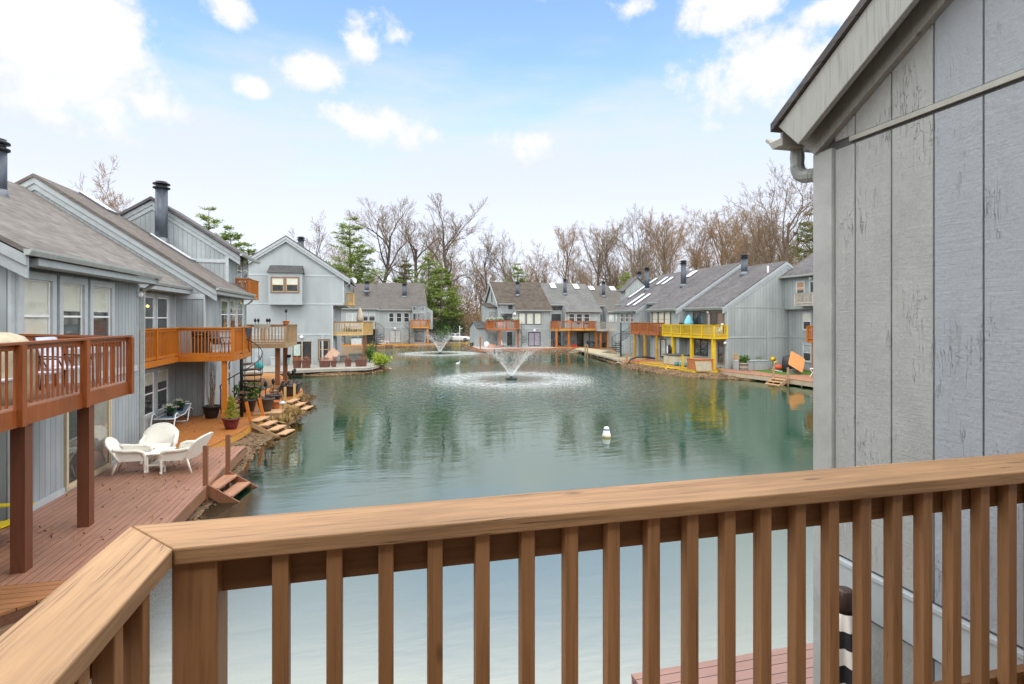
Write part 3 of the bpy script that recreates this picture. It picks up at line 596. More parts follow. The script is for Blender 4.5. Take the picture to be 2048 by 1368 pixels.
MB(FC).box(q0-.1, -YB+.3, zs(838, 611, YP)+.001, q1+.1, -YP+.12, zs(838, 611, YP)+.16).build('bay_cap', FLASH, by_)
for a, c, p0, p1, kd in ((826.5, 836, 613, 620, 'x'), (838, 848, 613, 620, 'x'), (826.5, 848.5, 627, 640, 'slide'), (828, 848, 661, 684, 'slide')): pwin(hb2, FC, a, c, p0, p1, -YP, trim=TRIM, sash=DARKT, tw=.1, kind=kd)
q0, q1 = xs(852.2, YP), xs(866, YP); sb_ = MB(FC)
sb_.add([Vector((x, y, z)) for y in (YP+.3, YP+4) for x, z in ((q0, zs(852, 658, YP)), (q1, zs(866, 658, YP)), (q1, zs(866, 622, YP)), (q0, zs(852, 613, YP)))], MB.BF).build('side_bay', SIDG, hb2)
pwin(hb2, FC, 854.5, 861, 625, 645, -(YP+.3), trim=TRIM, sash=DARKT, tw=.1, kind='x')
pwin(hb1, FC, 693, 716, 626, 652, -YB, trim=TRIM, sash=WHITE, tw=.12, kind='slide', blind='lr', bl=.97, blindmat=CURT, name='sliding_door')
for a, c in ((725, 736), (738, 750)): pwin(hb1, FC, a, c, 625, 642, -YB, trim=TRIM, sash=WHITE, tw=.1, blind='f', bl=.4, blindmat=CURT)
pwin(hb1, FC, 702, 716, 668, 684, -YB, trim=TRIM, sash=WHITE, tw=.12, kind='slide', blind='lr', bl=.97, blindmat=CURT)
pwin(hb1, FC, 730, 752, 656, 686, -YB, trim=DARKT, sash=DARKT, tw=.1, kind='slide', name='sliding_door')
for hh, px, pb, pt in ((hb1, 733.5, 583, 566), (hb2, 809, 594, 570)):
    Yc = YB+3; q = ony(px, pb, Yc); flue(hh, q.x, Yc, q.z, ony(px, pt, Yc).z, .36)
q = ony(706.5, 562, YB+4); dsh = MB().tube([(q.x, q.y, q.z-2.2), (q.x, q.y, q.z)], .07, 6).build('dish_mast', FLASH, hb1)
MB().lathe([(.02, .0), (.35, .05), (.55, .16), (.58, .2), (.5, .18), (.02, .04)], (q.x, q.y-.1, q.z), 16, axis=(.3, -1, .35)).build('satellite_dish', paint('pale_dish', (.5, .52, .52)), dsh)
lamp_(hb2, ony(790, 657, YB-.1), .2)
# ---- middle row across the water: three houses
YC = 77.
xc0, xc1, xc2, xc3 = xs(997.5, YC+1.2), xs(1101.5, YC), xs(1200, YC), xs(1262, YC)
zrC = zs(985, 563.5, YC+6.5)
hc1 = far_house('far_house', 'far grey end house with a stained brown roof and lilac curtained door', xc0, xc1-.003, -YC, zs(1060, 620, YC-.4), 6.6, zrC, RFC, rec=(xc0, xs(1031, YC), 1.5, 0))
hc2 = far_house('far_house', 'far grey middle house with two white skylights in a light grey roof', xc1, xc2-.003, -YC, zs(1150, 622, YC-.4), 6.6, zs(1110, 566.5, YC+6.6), RFG, rec=(xc1, xs(1130, YC), 1.5, 0))
hc3 = far_house('far_house', 'far grey house with dark brown roof and two pinkish skylights', xc2, xc3, -YC, zs(1225, 623, YC-.4), 6.6, zs(1200, 571.5, YC+6.6), RFB, rec=(xc2, xs(1213, YC), 1.5, 0))
rake(FC, hc1, xc0-.23, -1, [(-YC-1.1, zs(997, 606, YC+1)), (-YC-6.6, zrC), (-YC-13.2, zrC-4.3)], .24, .05)
YR = YC+1.5
pwin(hc1, FC, 1001, 1011, 611, 619, -YR, trim=TRIM, sash=DARKT, tw=.12, kind='x'); pwin(hc1, FC, 1014, 1024.5, 611, 619, -YR, trim=TRIM, sash=DARKT, tw=.12, kind='x')
pwin(hc1, FC, 1001, 1024.5, 627, 641, -YR, trim=TRIM, sash=DARKT, tw=.1, kind='slide', name='sliding_door'); pwin(hc1, FC, 1014, 1025, 664, 691, -YR, trim=TRIM, sash=DARKT, tw=.1, kind='slide', name='sliding_door')
for a, c in ((1038.5, 1049.5), (1054, 1065.5), (1069.5, 1081)): pwin(hc1, FC, a, c, 627, 648, -YC, trim=DARKT, sash=WHITE, tw=.08, blind='f', bl=.97)
pwin(hc1, FC, 1057, 1080, 665, 691.5, -YC, trim=DARKT, sash=DARKT, tw=.08, kind='slide', blind='lr', bl=.97, blindmat=LILAC, name='sliding_door')
lamp_(hc1, ony(1029.5, 628, YC-.1), .22); lamp_(hc1, ony(1069, 661, YC-.1), .2)
# end wall windows and bumps of that house
XW = xc0
for a, c, z0, z1 in ((YC+2.4, YC+3.2, 3.4, 5.8), (YC+4.2, YC+5.0, 3.4, 5.5), (YC+5.6, YC+6.4, 7.2, 9.0)): window(hc1, FD, a, c, z0, z1, -XW, trim=TRIM, sash=DARKT, tw=.1)
bp = MB(FC).prism([(-YC-2.6, DK), (-YC-2.6, 5.3), (-YC-2.6, 6.2), (-YC-7.6, 6.9), (-YC-7.6, DK)], XW-1.35, XW-.001).build('side_bay', SIDG, hc1)
MB(FC).prism([(-YC-2.4, 6.2), (-YC-2.4, 6.35), (-YC-7.8, 7.1), (-YC-7.8, 6.95)], XW-1.5, XW-.002).build('bay_roof', RFC, bp)
for a, c, z0, z1 in ((XW-1.15, XW-.2, 4.8, 5.6), (XW-1.15, XW-.2, 3.3, 4.5)): window(hc1, FC, a, c, z0, z1, -YC-2.6, trim=TRIM, sash=DARKT, tw=.08, kind='x')
lb = MB(FC).prism([(-YC-2.3, 0), (-YC-2.3, 3.15), (-YC-5.8, 4.0), (-YC-9., 3.15), (-YC-9., 0)], XW-3., XW-1.351).build('low_wing', SIDG, hc1); MB(FC).prism([(-YC-2.1, 3.2), (-YC-5.8, 4.15), (-YC-9.2, 3.2), (-YC-9.2, 3.1), (-YC-5.8, 4.03), (-YC-2.1, 3.1)], XW-3.15, XW-1.352).build('wing_roof', RFK, lb)
for i in range(4): window(hc1, FC, XW-1.3+i*.42, XW-1.02+i*.42, .9, 2.9, -YC-2.28 if i < 0 else -YC-1.49, trim=TRIM, sash=DARKT, tw=.05, kind='x') if i > 2 else None
pwin(hc2, FC, 1103, 1113, 613, 620.5, -YR, trim=TRIM, sash=DARKT, tw=.1, kind='x'); pwin(hc2, FC, 1114.5, 1124, 613, 620.5, -YR, trim=TRIM, sash=DARKT, tw=.1, kind='x')
pwin(hc2, FC, 1103, 1124, 628, 642, -YR, trim=TRIM, sash=DARKT, tw=.1, kind='slide', name='sliding_door'); pwin(hc2, FC, 1103, 1124, 664, 691, -YR, trim=DARKT, sash=DARKT, tw=.1, kind='slide', name='sliding_door', blind='l', bl=.97, blindmat=paint('blue_door', (.04, .09, .14)))
for a, c in ((1138, 1149), (1153, 1164), (1168, 1179)): pwin(hc2, FC, a, c, 628, 643, -YC, trim=TRIM, sash=WHITE, tw=.12)
pwin(hc2, FC, 1155, 1178, 665, 692, -YC, trim=DARKT, sash=DARKT, tw=.08, kind='slide', blind='r', bl=.97, blindmat=CURT, name='sliding_door')
for a, c in ((1218, 1227), (1231.5, 1238)): pwin(hc3, FC, a, c, 630, 643, -YC, trim=TRIM, sash=WHITE, tw=.12, blind='f', bl=.9, blindmat=CURT)
pwin(hc3, FC, 1202, 1204.5, 629, 642, -YR, trim=TRIM, sash=DARKT, tw=.08, kind='x'); pwin(hc3, FC, 1203, 1214, 665, 685, -YC, trim=DARKT, sash=DARKT, tw=.08, kind='x', name='door'); 
def yplane_roof(px, py, ev, rz, ry, d):                     # point seen at (px, py) on a far roof
    k = (rz-ev)/(ry+.4); return rayplane(px, py, ev-k*(d-.4), 0, k)
for hh, px, pb, pt, ev, rz in ((hc1, 1035, 591, 563, zs(1060, 620, YC-.4), zrC), (hc2, 1130, 588.5, 558, zs(1150, 622, YC-.4), zs(1110, 566.5, YC+6.6)), (hc3, 1207, 593, 563, zs(1225, 623, YC-.4), zs(1200, 571.5, YC+6.6))):
    q = yplane_roof(px, pb, ev, rz, 6.6, YC); flue(hh, q.x, q.y, q.z, ony(px, pt, q.y).z-.3, .27)
for hh, cs, ev, rz in ((hc2, ((1098, 1106, 569, 577.5), (1144, 1152, 570, 578.5)), zs(1150, 622, YC-.4), zs(1110, 566.5, YC+6.6)), (hc3, ((1175, 1182, 574, 581), (1217, 1225, 575, 582)), zs(1225, 623, YC-.4), zs(1200, 571.5, YC+6.6))):
    for (a, c, p0, p1) in cs:
        A = yplane_roof(a, p0, ev, rz, 6.6, YC); Bq = yplane_roof(c, p1, ev, rz, 6.6, YC)
        zf_ = lambda d, ev=ev, rz=rz: ev+(rz-ev)*(-d-(YC-.4))/7.0
        skylight(hh, FC, A.x, A.x+.95, -Bq.y, -A.y, zf_, .12)
# ---- right hand row: three houses stepping along the shore, lake side faces -X
SL = .63
def row_house(label, bays, ridge, back, mat, y_end=None, name='grey_house'):
    """bays: (y0, y1, facade x, eave x, eave z)"""
    ys0, ys1 = bays[0][0], bays[-1][1]; hh = thing(name, label, 'house', (bays[0][2], (ys0+ys1)/2, DK)); b = MB(FD); r = MB(FD); t = MB(FD)
    for (a, c, xf, xe, ze) in bays:
        zr = ze+SL*(ridge-xe); zb = zr-SL*(back-ridge)
        b.prism([(-xf, 0), (-xf, ze+SL*(xf-xe)-.12), (-ridge, zr-.14), (-back, zb-.14), (-back, 0)], a, c)
        roofslab(FD, r, a, c, [(-xe, ze), (-ridge, zr), (-back, zb)], .13); gutter(FD, hh, a-.05, c+.05, -xe, ze-.01, sc_=1.1)
        t.box(a+.004, -xf, DK, a+.13, -xf+.035, ze).box(c-.13, -xf, DK, c-.004, -xf+.035, ze).box(a+.131, -xf, 2.95, c-.131, -xf+.03, 3.1)
        MB(FD).box(a+.01, -xf+.001, ze-.25, c-.01, -xe, ze-.14).build('soffit', TRIM, hh)
    b.build('wall', SIDG, hh); r.build('roof', mat, hh); t.build('corner_trim', TRIM, hh); return hh
Y3a, Y3b, Y2b, Y2c, Y1b = 38.4, 44.1, 49.5, 51.9, 57.3
d3 = row_house('grey house with a wide blank end wall on the right shore, above the yellow deck', [(Y3a, Y3b, 27.4, 27.0, 5.5)], 33.1, 39, RFD)
d2 = row_house('grey house on the right shore between the yellow deck and the small russet deck', [(Y3b+.002, Y2b, 26.6, 26.2, 5.47), (Y2b+.002, Y2c, 28., 27.4, 6.22)], 33.1, 39, RFD)
d1 = row_house('farthest grey house of the right shore row, with long white skylight strips', [(Y2c+.002, Y1b, 26.6, 26.2, 5.47), (Y1b+.002, Y1b+2.3, 28., 27.4, 6.22)], 33.1, 39, RFD)
rake(FD, d3, Y3a, -1, [(-27.0, 5.5), (-33.1, 9.34), (-39, 5.6)], .24, .05); rake(FD, d2, Y3b+.001, -1, [(-26.2, 5.47), (-33.1, 9.82), (-36, 8)], .24, .05)
rake(FD, d1, Y2c+.001, -1, [(-26.2, 5.47), (-28.9, 7.17)], .22, .05)
b = MB(FD); b.box(Y3a-.035, -33.3, 2.95, Y3a-.001, -27.44, 3.08).box(Y3a-.03, -33.3, 5.42, Y3a-.001, -27.44, 5.47).box(Y3a-.04, -27.53, DK, Y3a-.002, -27.37, 5.35); q = ony(1536, 700, Y3a); b.box(Y3a-.05, -q.x-.13, DK, Y3a-.036, -q.x+.13, 3.45); b.build('belt_trim', TRIM, d3)
ent = lambda px, py, xe, ze: rayplane(px, py, ze-SL*xe, SL, 0)
for hh, px, pb, pt, xe, ze in ((d3, 1488.5, 548, 509, 27.0, 5.5), (d2, 1367, 572, 521, 26.2, 5.47), (d1, 1294, 580, 534.5, 26.2, 5.47)):
    q = ent(px, pb, xe, ze); flue(hh, q.x, q.y, q.z, atd(px, pt, q.x*S_+q.y*C_).z-.33, .27)
q = ent(1536, 545, 27, 5.5); MB().tube([(q.x, q.y, q.z-.2), (q.x, q.y, q.z+.55)], .07, 8).build('vent_pipe', WHITE, d3)
zf_ = lambda d: 5.47+SL*(-d-26.2)
def sky_strip(hh, p0, p1, w=.62):
    A, Bq = ent(*p0, 26.2, 5.47), ent(*p1, 26.2, 5.47); skylight(hh, FD, A.y-w/2, A.y+w/2, -A.x, -Bq.x, zf_, .12)
sky_strip(d2, (1374, 556), (1388, 545), 1.)
for p0, p1 in (((1254, 613), (1290, 590)), ((1266, 613), (1302, 590)), ((1257, 597), (1290, 574)), ((1298, 569), (1312, 559)), ((1313, 571), (1338, 556)), ((1324, 571), (1350, 556))): sky_strip(d1 if ent(*p0, 26.2, 5.47).y > Y2c else d2, p0, p1)
for a, c in ((1306, 1316), (1318, 1328.5), (1330, 1341)): pwin(d2, FD, a, c, 624, 654, -26.6, trim=DARKT, sash=PINE, tw=.08, blind='f', bl=.97, blindmat=BLIND)
for a, c in ((1241.5, 1247.5), (1251, 1257), (1261, 1267)): pwin(d1, FD, a, c, 627, 644, -26.6, trim=TRIM, sash=WHITE, tw=.12, blind='f', bl=.97, blindmat=BROWNT)
pwin(d3, FD, 1387, 1414, 624, 652, -27.4, trim=BROWNT, sash=DARKT, tw=.09, kind='slide', name='sliding_door'); pwin(d3, FD, 1422, 1447, 625, 652, -27.4, trim=BROWNT, sash=DARKT, tw=.09, kind='slide', name='sliding_door', blind='l', bl=.97, blindmat=BROWNT)
pwin(d3, FD, 1388, 1415, 679, 709, -27.4, trim=DARKT, sash=DARKT, tw=.08, kind='slide', name='sliding_door'); pwin(d3, FD, 1437, 1447, 686, 725, -27.4, trim=BROWNT, sash=DARKT, tw=.1, kind='x', name='door')
pwin(d2, FD, 1322, 1332, 679, 713, -26.6, trim=DARKT, sash=DARKT, tw=.08, kind='x', name='door', blind='f', bl=.97, blindmat=CURT)
pwin(d1, FD, 1262, 1270, 672, 707, -26.6, trim=TRIM, sash=TRIM, tw=.08, kind='slide', name='sliding_door', blind='f', bl=.97, blindmat=CURT)
window(d2, FD, Y2b+.5, Y2c-.4, 3.0, 5.1, -28., trim=TRIM, sash=DARKT, kind='slide', name='sliding_door'); window(d2, FD, Y2b+.5, Y2c-.4, .6, 2.6, -28., trim=TRIM, sash=DARKT, kind='slide', name='sliding_door')
for hh, px, py, x in ((d3, 1416, 624.5, 27.2), (d3, 1450, 686, 27.2)): lamp_(hh, onx(px, py, x), .11)
for hh, y, xe, xf, ze in ((d3, Y3a+.05, 27.0, 27.4, 5.5), (d2, Y3b+.06, 26.2, 26.6, 5.47), (d1, Y2c+.06, 26.2, 26.6, 5.47)): downspout(hh, [(xe-.05, y, ze-.12), (xe+.05, y, ze-.3), (xf-.05, y, ze-.5), (xf-.05, y, DK)], .055)
# small gable of the house behind that row
q = ony(1268, 566, 66.); hk = thing('grey_house', 'small grey gable with a flue peeping over the far end of the right shore row', 'house', (33, 66, DK))
xk0, xk1, xkr = ony(1251, 590, 66.).x, ony(1300, 590, 66.).x, ony(1274, 555, 66.).x
MB(FL).prism([(xk0, .3), (xk0, zs(1250, 579, 66)), (xkr, zs(1274, 556, 66)), (xk1, zs(1310, 580, 66)), (xk1, .3)], 66, 67.5).build('wall', SIDG, hk)
b = MB(FL); roofslab(FL, b, 65.8, 67.7, [(xk0-.4, zs(1250, 579, 66)-.15), (xkr, zs(1274, 556, 66)+.17), (xk1+.4, zs(1310, 580, 66)-.15)]); b.build('roof', RFD, hk)
q = ony(1270.5, 560, 68); flue(hk, q.x, 66.8, q.z-1.5, ony(1270.5, 549, 68).z, .27)
# ---- set-back house at the right edge
he = thing('grey_house', 'grey three storey house at the right edge with a pale upper balcony and sagging shades', 'house', (33.3, 34, DK))
XE = 32.9; b = MB(FD); b.prism([(-33.4, 0), (-33.4, 5.28), (-XE, 5.28), (-XE, 8.1), (-39, 12.0), (-45, 8), (-45, 0)], 20, Y3a-.003); b.build('wall', SIDG, he)
b = MB(FD); roofslab(FD, b, 19.7, Y3a-.003, [(-32.4, 7.98), (-39, 12.2), (-45.4, 8)], .14); b.build('roof', RFD, he); gutter(FD, he, 19.7, Y3a, -32.41, 7.97)
b = MB(FD); b.box(20, -33.4, 2.95, Y3a-.1, -33.37, 3.08).box(Y3a-.13, -33.4, DK, Y3a-.006, -33.365, 5.27); b.build('belt_trim', TRIM, he)
pwin(he, FD, 1594, 1609, 564, 588, -XE, trim=TRIML, sash=WHITE, tw=.1, blind='f', bl=.7, blindmat=SHUT); pwin(he, FD, 1622, 1633, 564, 590, -XE, trim=TRIML, sash=DARKT, tw=.12, kind='x', name='balcony_door')
pwin(he, FD, 1607, 1622, 627, 659, -33.4, trim=TRIML, sash=WHITE, tw=.12, blind='f', bl=.5); pwin(he, FD, 1630, 1645, 627, 659, -33.4, trim=TRIML, sash=WHITE, tw=.12, blind='f', bl=.5)
pwin(he, FD, 1607, 1622, 689, 722, -33.4, trim=TRIML, sash=WHITE, tw=.12, blind='f', bl=.5, blindmat=CURT); pwin(he, FD, 1631, 1646, 689, 722, -33.4, trim=TRIML, sash=WHITE, tw=.12, blind='f', bl=.5, blindmat=CURT)
lamp_(he, onx(1621, 556, XE-.1), .13)
# ---- neighbour's wall close on the right: separate boards, gable rising towards us, eave over the lake side
hr = thing('grey_house', 'close grey board wall with peeling paint filling the right edge, gutter at its corner', 'house', (2.9, 3.07, DK))
WX = 2.9; YC3 = 3.07; RS = .625
m, nt, B = mk('peeling_grey_paint'); p = pos(nt); s = nd(nt, 'SeparateXYZ', {0: p})
nA = nd(nt, 'TexNoise', {'Vector': nd(nt, 'Mapping', {'Vector': p, 'Scale': (6, 6, 110)}).outputs[0], 'Scale': 1., 'Detail': 4., 'Roughness': .6})
nB = nd(nt, 'TexNoise', {'Vector': nd(nt, 'Mapping', {'Vector': p, 'Scale': (30, 30, 3.2)}).outputs[0], 'Scale': 1., 'Detail': 3., 'Roughness': .6, 'Distortion': .35})
nC = nd(nt, 'TexNoise', {'Vector': nd(nt, 'Mapping', {'Vector': p, 'Scale': (1, 1, .5)}).outputs[0], 'Scale': 3.1, 'Detail': 6., 'Roughness': .68}); nD = nd(nt, 'TexNoise', {'Vector': p, 'Scale': 48., 'Detail': 4.})
nE = nd(nt, 'TexNoise', {'Vector': nd(nt, 'Mapping', {'Vector': p, 'Scale': (9, 9, 1.1)}).outputs[0], 'Scale': 1., 'Detail': 5., 'Roughness': .7})
crk = mapr(nt, ma(nt, 'ABSOLUTE', ma(nt, 'SUBTRACT', nB.outputs[0], .5)), 0., .016, 1., 0.)
crk = ma(nt, 'MULTIPLY', crk, mapr(nt, nC.outputs[0], .53, .66))
vz = nd(nt, 'TexVoronoi', {'Vector': nd(nt, 'Mapping', {'Vector': nd(nt, 'VectorMath', {0: p, 1: nd(nt, 'VectorMath', {0: nD.outputs['Color'], 1: (.012, .012, .03)}, operation='MULTIPLY').outputs[0]}, operation='ADD').outputs[0], 'Scale': (16, 16, 9)}).outputs[0], 'Scale': 1.}, feature='DISTANCE_TO_EDGE')
chip = ma(nt, 'MULTIPLY', mapr(nt, vz.outputs['Distance'], .0, .035, 1., 0.), mapr(nt, nC.outputs[0], .58, .7))
k = mix(nt, mapr(nt, nC.outputs[0], .3, .7), (.335, .35, .343), (.39, .405, .398)); k = mix(nt, mapr(nt, s.outputs[1], 2.2865, 2.2860), k, (.335, .365, .40))
k = mix(nt, ma(nt, 'MULTIPLY', mapr(nt, nE.outputs[0], .5, .75), .25), k, (.23, .235, .23))
k = mix(nt, ma(nt, 'MULTIPLY', crk, .34), k, (.10, .10, .095)); k = mix(nt, ma(nt, 'MULTIPLY', chip, .32), k, (.13, .13, .125))
nv = nd(nt, 'TexVoronoi', {'Vector': nd(nt, 'Mapping', {'Vector': p, 'Scale': (1, 8.097, 4.1)}).outputs[0], 'Scale': 1., 'Randomness': .25}); nail = mapr(nt, nv.outputs['Distance'], .03, .05, 1., 0.); 
k = mix(nt, ma(nt, 'MULTIPLY', nail, .5), k, (.14, .12, .10))
hgt = ma(nt, 'ADD', ma(nt, 'MULTIPLY', nA.outputs[0], .3), ma(nt, 'MULTIPLY', nD.outputs[0], .3)); hgt = ma(nt, 'SUBTRACT', hgt, ma(nt, 'MULTIPLY', crk, 1.3)); hgt = ma(nt, 'SUBTRACT', hgt, ma(nt, 'MULTIPLY', chip, 1.))
hgt = ma(nt, 'ADD', hgt, ma(nt, 'MULTIPLY', mapr(nt, nC.outputs[0], .3, .7), .8))
setb(nt, B, col=k, rough=.8, spec=.15, nor=bump(nt, hgt, .75, .011)); PEEL = m
zrk = lambda y: 5.555+(YC3-y)*RS                                          # underside line of the rake on the wall
bk = MB(FR_).prism([(YC3, -.2), (YC3, 5.55), (-3.5, zrk(-3.5)), (-10, 5.6), (-10, -.2)], WX+.014, WX+9)
bk.build('wall', paint('dark_backing', (.10, .105, .105)), hr)
bd = MB(); ty = YC3-.135; pit = .247; gp = .009; ed = [ty]; e = ty-.155
while e > -2: ed.append(e); e -= pit
nr = random.Random(5)
for (a, c) in zip(ed, ed[1:]):
    y1_, y0_ = a-gp/2, c+gp/2; dx = nr.uniform(-.002, .002)
    for (z0, z1) in ((0, 2.62), (2.93, 5.555), (5.61, None)):
        if z1 is None:
            za, zb_ = zrk(y0_)+.02, zrk(y1_)+.02
            if za < z0+.02: continue
            zb_ = max(zb_, z0+.001)
        else:
            za = zb_ = z1
        bd.add([Vector((x, y, z)) for x in (WX+dx, WX+.03) for y, z in ((y0_, z0), (y1_, z0), (y1_, zb_), (y0_, za))], MB.BF)
bd.build('siding_boards', PEEL, hr, bevel=.004)
tr = MB().box(WX-.025, ty, -.1, WX+.02, YC3+.02, 5.57).build('corner_trim', paint('smooth_grey_trim', (.38, .395, .385), var=.14, b=.3), hr, bevel=.005)
MB().box(WX-.02, -3, 2.64, WX+.02, ty-.003, 2.885).box(WX-.03, -3, 2.888, WX+.02, ty-.002, 2.915).build('belt_trim', TRIML, hr, bevel=.003)
MB().box(WX-.008, -3, 5.575, WX+.02, ty-.12, 5.605).build('flashing_strip', paint('pale_flashing', (.38, .39, .35)), hr)
PT2 = wood('grey_painted_board', (.37, .38, .36), 'Z', boards=False, var=.1, grain=1.2, rough=.7, cracks=.5)
fb = MB(); ov = .30; up = Vector((0, -RS*0+0, 1))
def slope_board(y0_, y1_, zo0, zo1, x0, x1): return [Vector((x, y, zrk(y)+z)) for x in (x0, x1) for y, z in ((y0_, zo0), (y1_, zo0), (y1_, zo1), (y0_, zo1))]
def rake_plank(ye, zo0, zo1, x0, x1):                         # square cut lower end
    k = RS*(zo1-zo0); return [Vector((x, y, zrk(y)+z)) for x in (x0, x1) for y, z in ((-3.4, zo0), (ye, zo0), (ye+k, zo1), (-3.4, zo1))]
fr1 = MB().add(rake_plank(YC3-.01, -.002, .24, WX-.045, WX+.014), MB.BF).build('frieze_board', PT2, hr, bevel=.005)
sf = MB().add(rake_plank(YC3+.0, .241, .27, WX-.145, WX+.2), MB.BF).build('soffit', TRIM, hr)
fr2 = MB().add(rake_plank(YC3-.03, .04, .335, WX-.19, WX-.15), MB.BF).build('fascia_board', PT2, hr, bevel=.005)
b = MB(); b.prism([(YC3+.20, zrk(YC3+.20)+.395), (-3.5, zrk(-3.5)+.395), (-10.4, zrk(-3.5)-3.9), (-10.4, zrk(-3.5)-4.0), (-3.5, zrk(-3.5)+.34), (YC3+.20, zrk(YC3+.20)+.34)], WX-.215, WX+9.2); b.build('roof', RFD, hr)
gb = MB(); zg = 5.765; gy = YC3+.16
gb.prism([(gy, zg-.095), (gy+.10, zg-.095), (gy+.135, zg-.05), (gy+.17, zg-.02), (gy+.172, zg), (gy+.155, zg), (gy+.12, zg-.04), (gy+.02, zg-.04), (gy+.02, zg), (gy, zg)], WX-.15, WX+9); gb.build('gutter', paint('tan_grey_gutter', (.36, .355, .31), rough=.45, b=.1), hr, bevel=.003)
MB().box(WX+.02, YC3+.021, zg-.13, WX+9, gy-.002, zg-.10).build('eave_soffit', TRIM, hr)
cx = WX+.05; gy += .085
pts = [(cx, gy, zg-.09), (cx, gy, zg-.20)]
for i in range(1, 7): a = i/6*math.pi/2; pts.append((cx, gy-.10*(1-math.cos(a)), zg-.20-.10*math.sin(a)))
pts += [(cx+.02, gy-.14, zg-.305), (cx+.05, gy-.165, zg-.34), (cx+.08, gy-.175, zg-.42), (cx+.08, gy-.175, DK+.1)]
ds = MB(); fine = []
for i in range(len(pts)-1):
    A, Bq = Vector(pts[i]), Vector(pts[i+1]); n = 4 if 1 <= i <= 9 else 2
    for k in range(n): fine.append(A.lerp(Bq, k/n))
fine.append(Vector(pts[-1])); ds.tube(fine, [.046+(.004 if (i % 2 and i < 46) else 0) for i in range(len(fine))], 10, smooth=False); ds.build('downspout', GUT, hr)

# the adjoining wall of the same row, behind the near deck: it shades the deck from the back
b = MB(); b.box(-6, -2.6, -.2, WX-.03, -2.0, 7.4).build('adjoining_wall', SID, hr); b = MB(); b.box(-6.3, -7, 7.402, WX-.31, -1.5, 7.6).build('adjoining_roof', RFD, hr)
# ------------------------------------------------------------------ raised decks and balconies
def upper_deck(name, label, poly, zf, zc, path, mb, mc, mf, ma_, supports=(), fh=.24, sp=.131, bw=.038, pw=.09, group=None, cat='deck', extra=(), base=DK, capw=.14, sw=.15, smat=None, toe=True, gap=None, pout=.0):
    xs_ = [p[0] for p in poly]; ys_ = [p[1] for p in poly]; L = Vector((sum(xs_)/len(xs_), sum(ys_)/len(ys_), base)); t = thing(name, label, cat, L, group)
    MB().slab(poly, zf-.04, zf).build('deck_boards', mf, t)
    j = MB(); n = len(poly); cx, cy = L.x, L.y
    MB().slab([(cx+(x-cx)*.9, cy+(y-cy)*.9) for x, y in poly], zf-fh*.9, zf-.041).build('joists', ma_, t)
    fa = MB(); cp = MB(); sr = MB()
    H = zc-.04-(zf+.06); proto = None; cnt = 0
    posts = []
    for (a, c) in zip(path, path[1:]):
        A, C2 = Vector((*a, 0)), Vector((*c, 0)); d = (C2-A); Ln = d.length; d.normalize()
        e = d*(capw/2); z1 = Vector((0, 0, 1))
        cp.bar(A-e+z1*(zc-.02), C2+e+z1*(zc-.02), capw, .04)
        sr.bar(A+z1*(zc-.085), C2+z1*(zc-.085), .04, .085)
        if toe: sr.bar(A+z1*(zf+.075), C2+z1*(zf+.075), .04, .085)
        nrm = Vector((d.y, -d.x, 0)); fa.bar(A+nrm*.03-d*.03+z1*(zf-fh/2-.005), C2+nrm*.03+d*.03+z1*(zf-fh/2-.005), .04, fh)
        nseg = max(1, round(Ln/1.75)); ps = [A+d*(Ln*i/nseg) for i in range(nseg+1)]
        for p in ps:
            if all((p-q).length > .16 for q in posts): posts.append(p+nrm*pout)
        k = max(1, round(Ln/sp)); s = Ln/k
        for i in range(1, k):
            p = A+d*(s*i)
            if min((p-q).length for q in ps) < pw*.75: continue
            if cnt >= 100: continue
            rz = math.atan2(d.y, d.x); loc = Vector((p.x, p.y, zf+.04))-L
            if proto is None:
                proto = MB().box(-bw/2, -bw/2, 0, bw/2, bw/2, zc-.08-zf-.04).build('baluster', mb, t, local=True); proto.location = loc; proto.rotation_euler = (0, 0, rz)
            else: inst(proto, t, loc, rz)
            cnt += 1
    for q in posts: MB().box(q.x-pw/2, q.y-pw/2, zf-fh, q.x+pw/2, q.y+pw/2, zc-.045).build('rail_post', mb, t)
    cp.build('rail_cap', mc, t); sr.build('rails', mb, t); fa.build('fascia', ma_, t)
    for (x, y) in supports:
        MB().box(x-sw/2, y-sw/2, base-.3, x+sw/2, y+sw/2, zf-fh).build('support_post', smat or mb, t)
    return t
def Lx(px, X): q = onx(px, 640, X); return (q.x, q.y)
def Ly(px, Y): q = ony(px, 640, Y); return (q.x, q.y)
upper_deck('raised_deck', 'dark red brown raised deck of the nearest left house on two thick posts', [(-7, 4), (-5.4, 4), (-5.4, 13.75), (-7, 13.75)], 3.07, 4.10,
    [(-5.4, 4.2), (-5.4, 13.75)], REDB, REDBC, REDDK, REDB, [(-5.5, 10.26), (-5.5, 12.22)], .27, .15, .027, .12, sw=.2, smat=wood('dark_brown_post', (.15, .05, .024), 'Z', boards=False), toe=False, capw=.17, pout=.06)
t = thing('privacy_rail', 'red brown rail slanting to the wall at the dark red deck end', 'rail', (-5.45, 13.6, 3.07))
b = MB(); A, Bq = Vector((-5.5, 13.7, 4.07)), Vector((-6.86, 12.72, 4.15)); b.bar(A, Bq, .12, .04); b.build('rail_cap', REDBC, t); b = MB(); b.bar(A-Vector((0, 0, .12)), Bq-Vector((0, 0, .12)), .04, .2); b.build('rail_board', REDB, t)
for i in range(1, 12):
    p = A.lerp(Bq, i/12); MB().box(p.x-.02, p.y-.02, 3.07, p.x+.02, p.y+.02, p.z-.2).build('baluster', REDB, t)
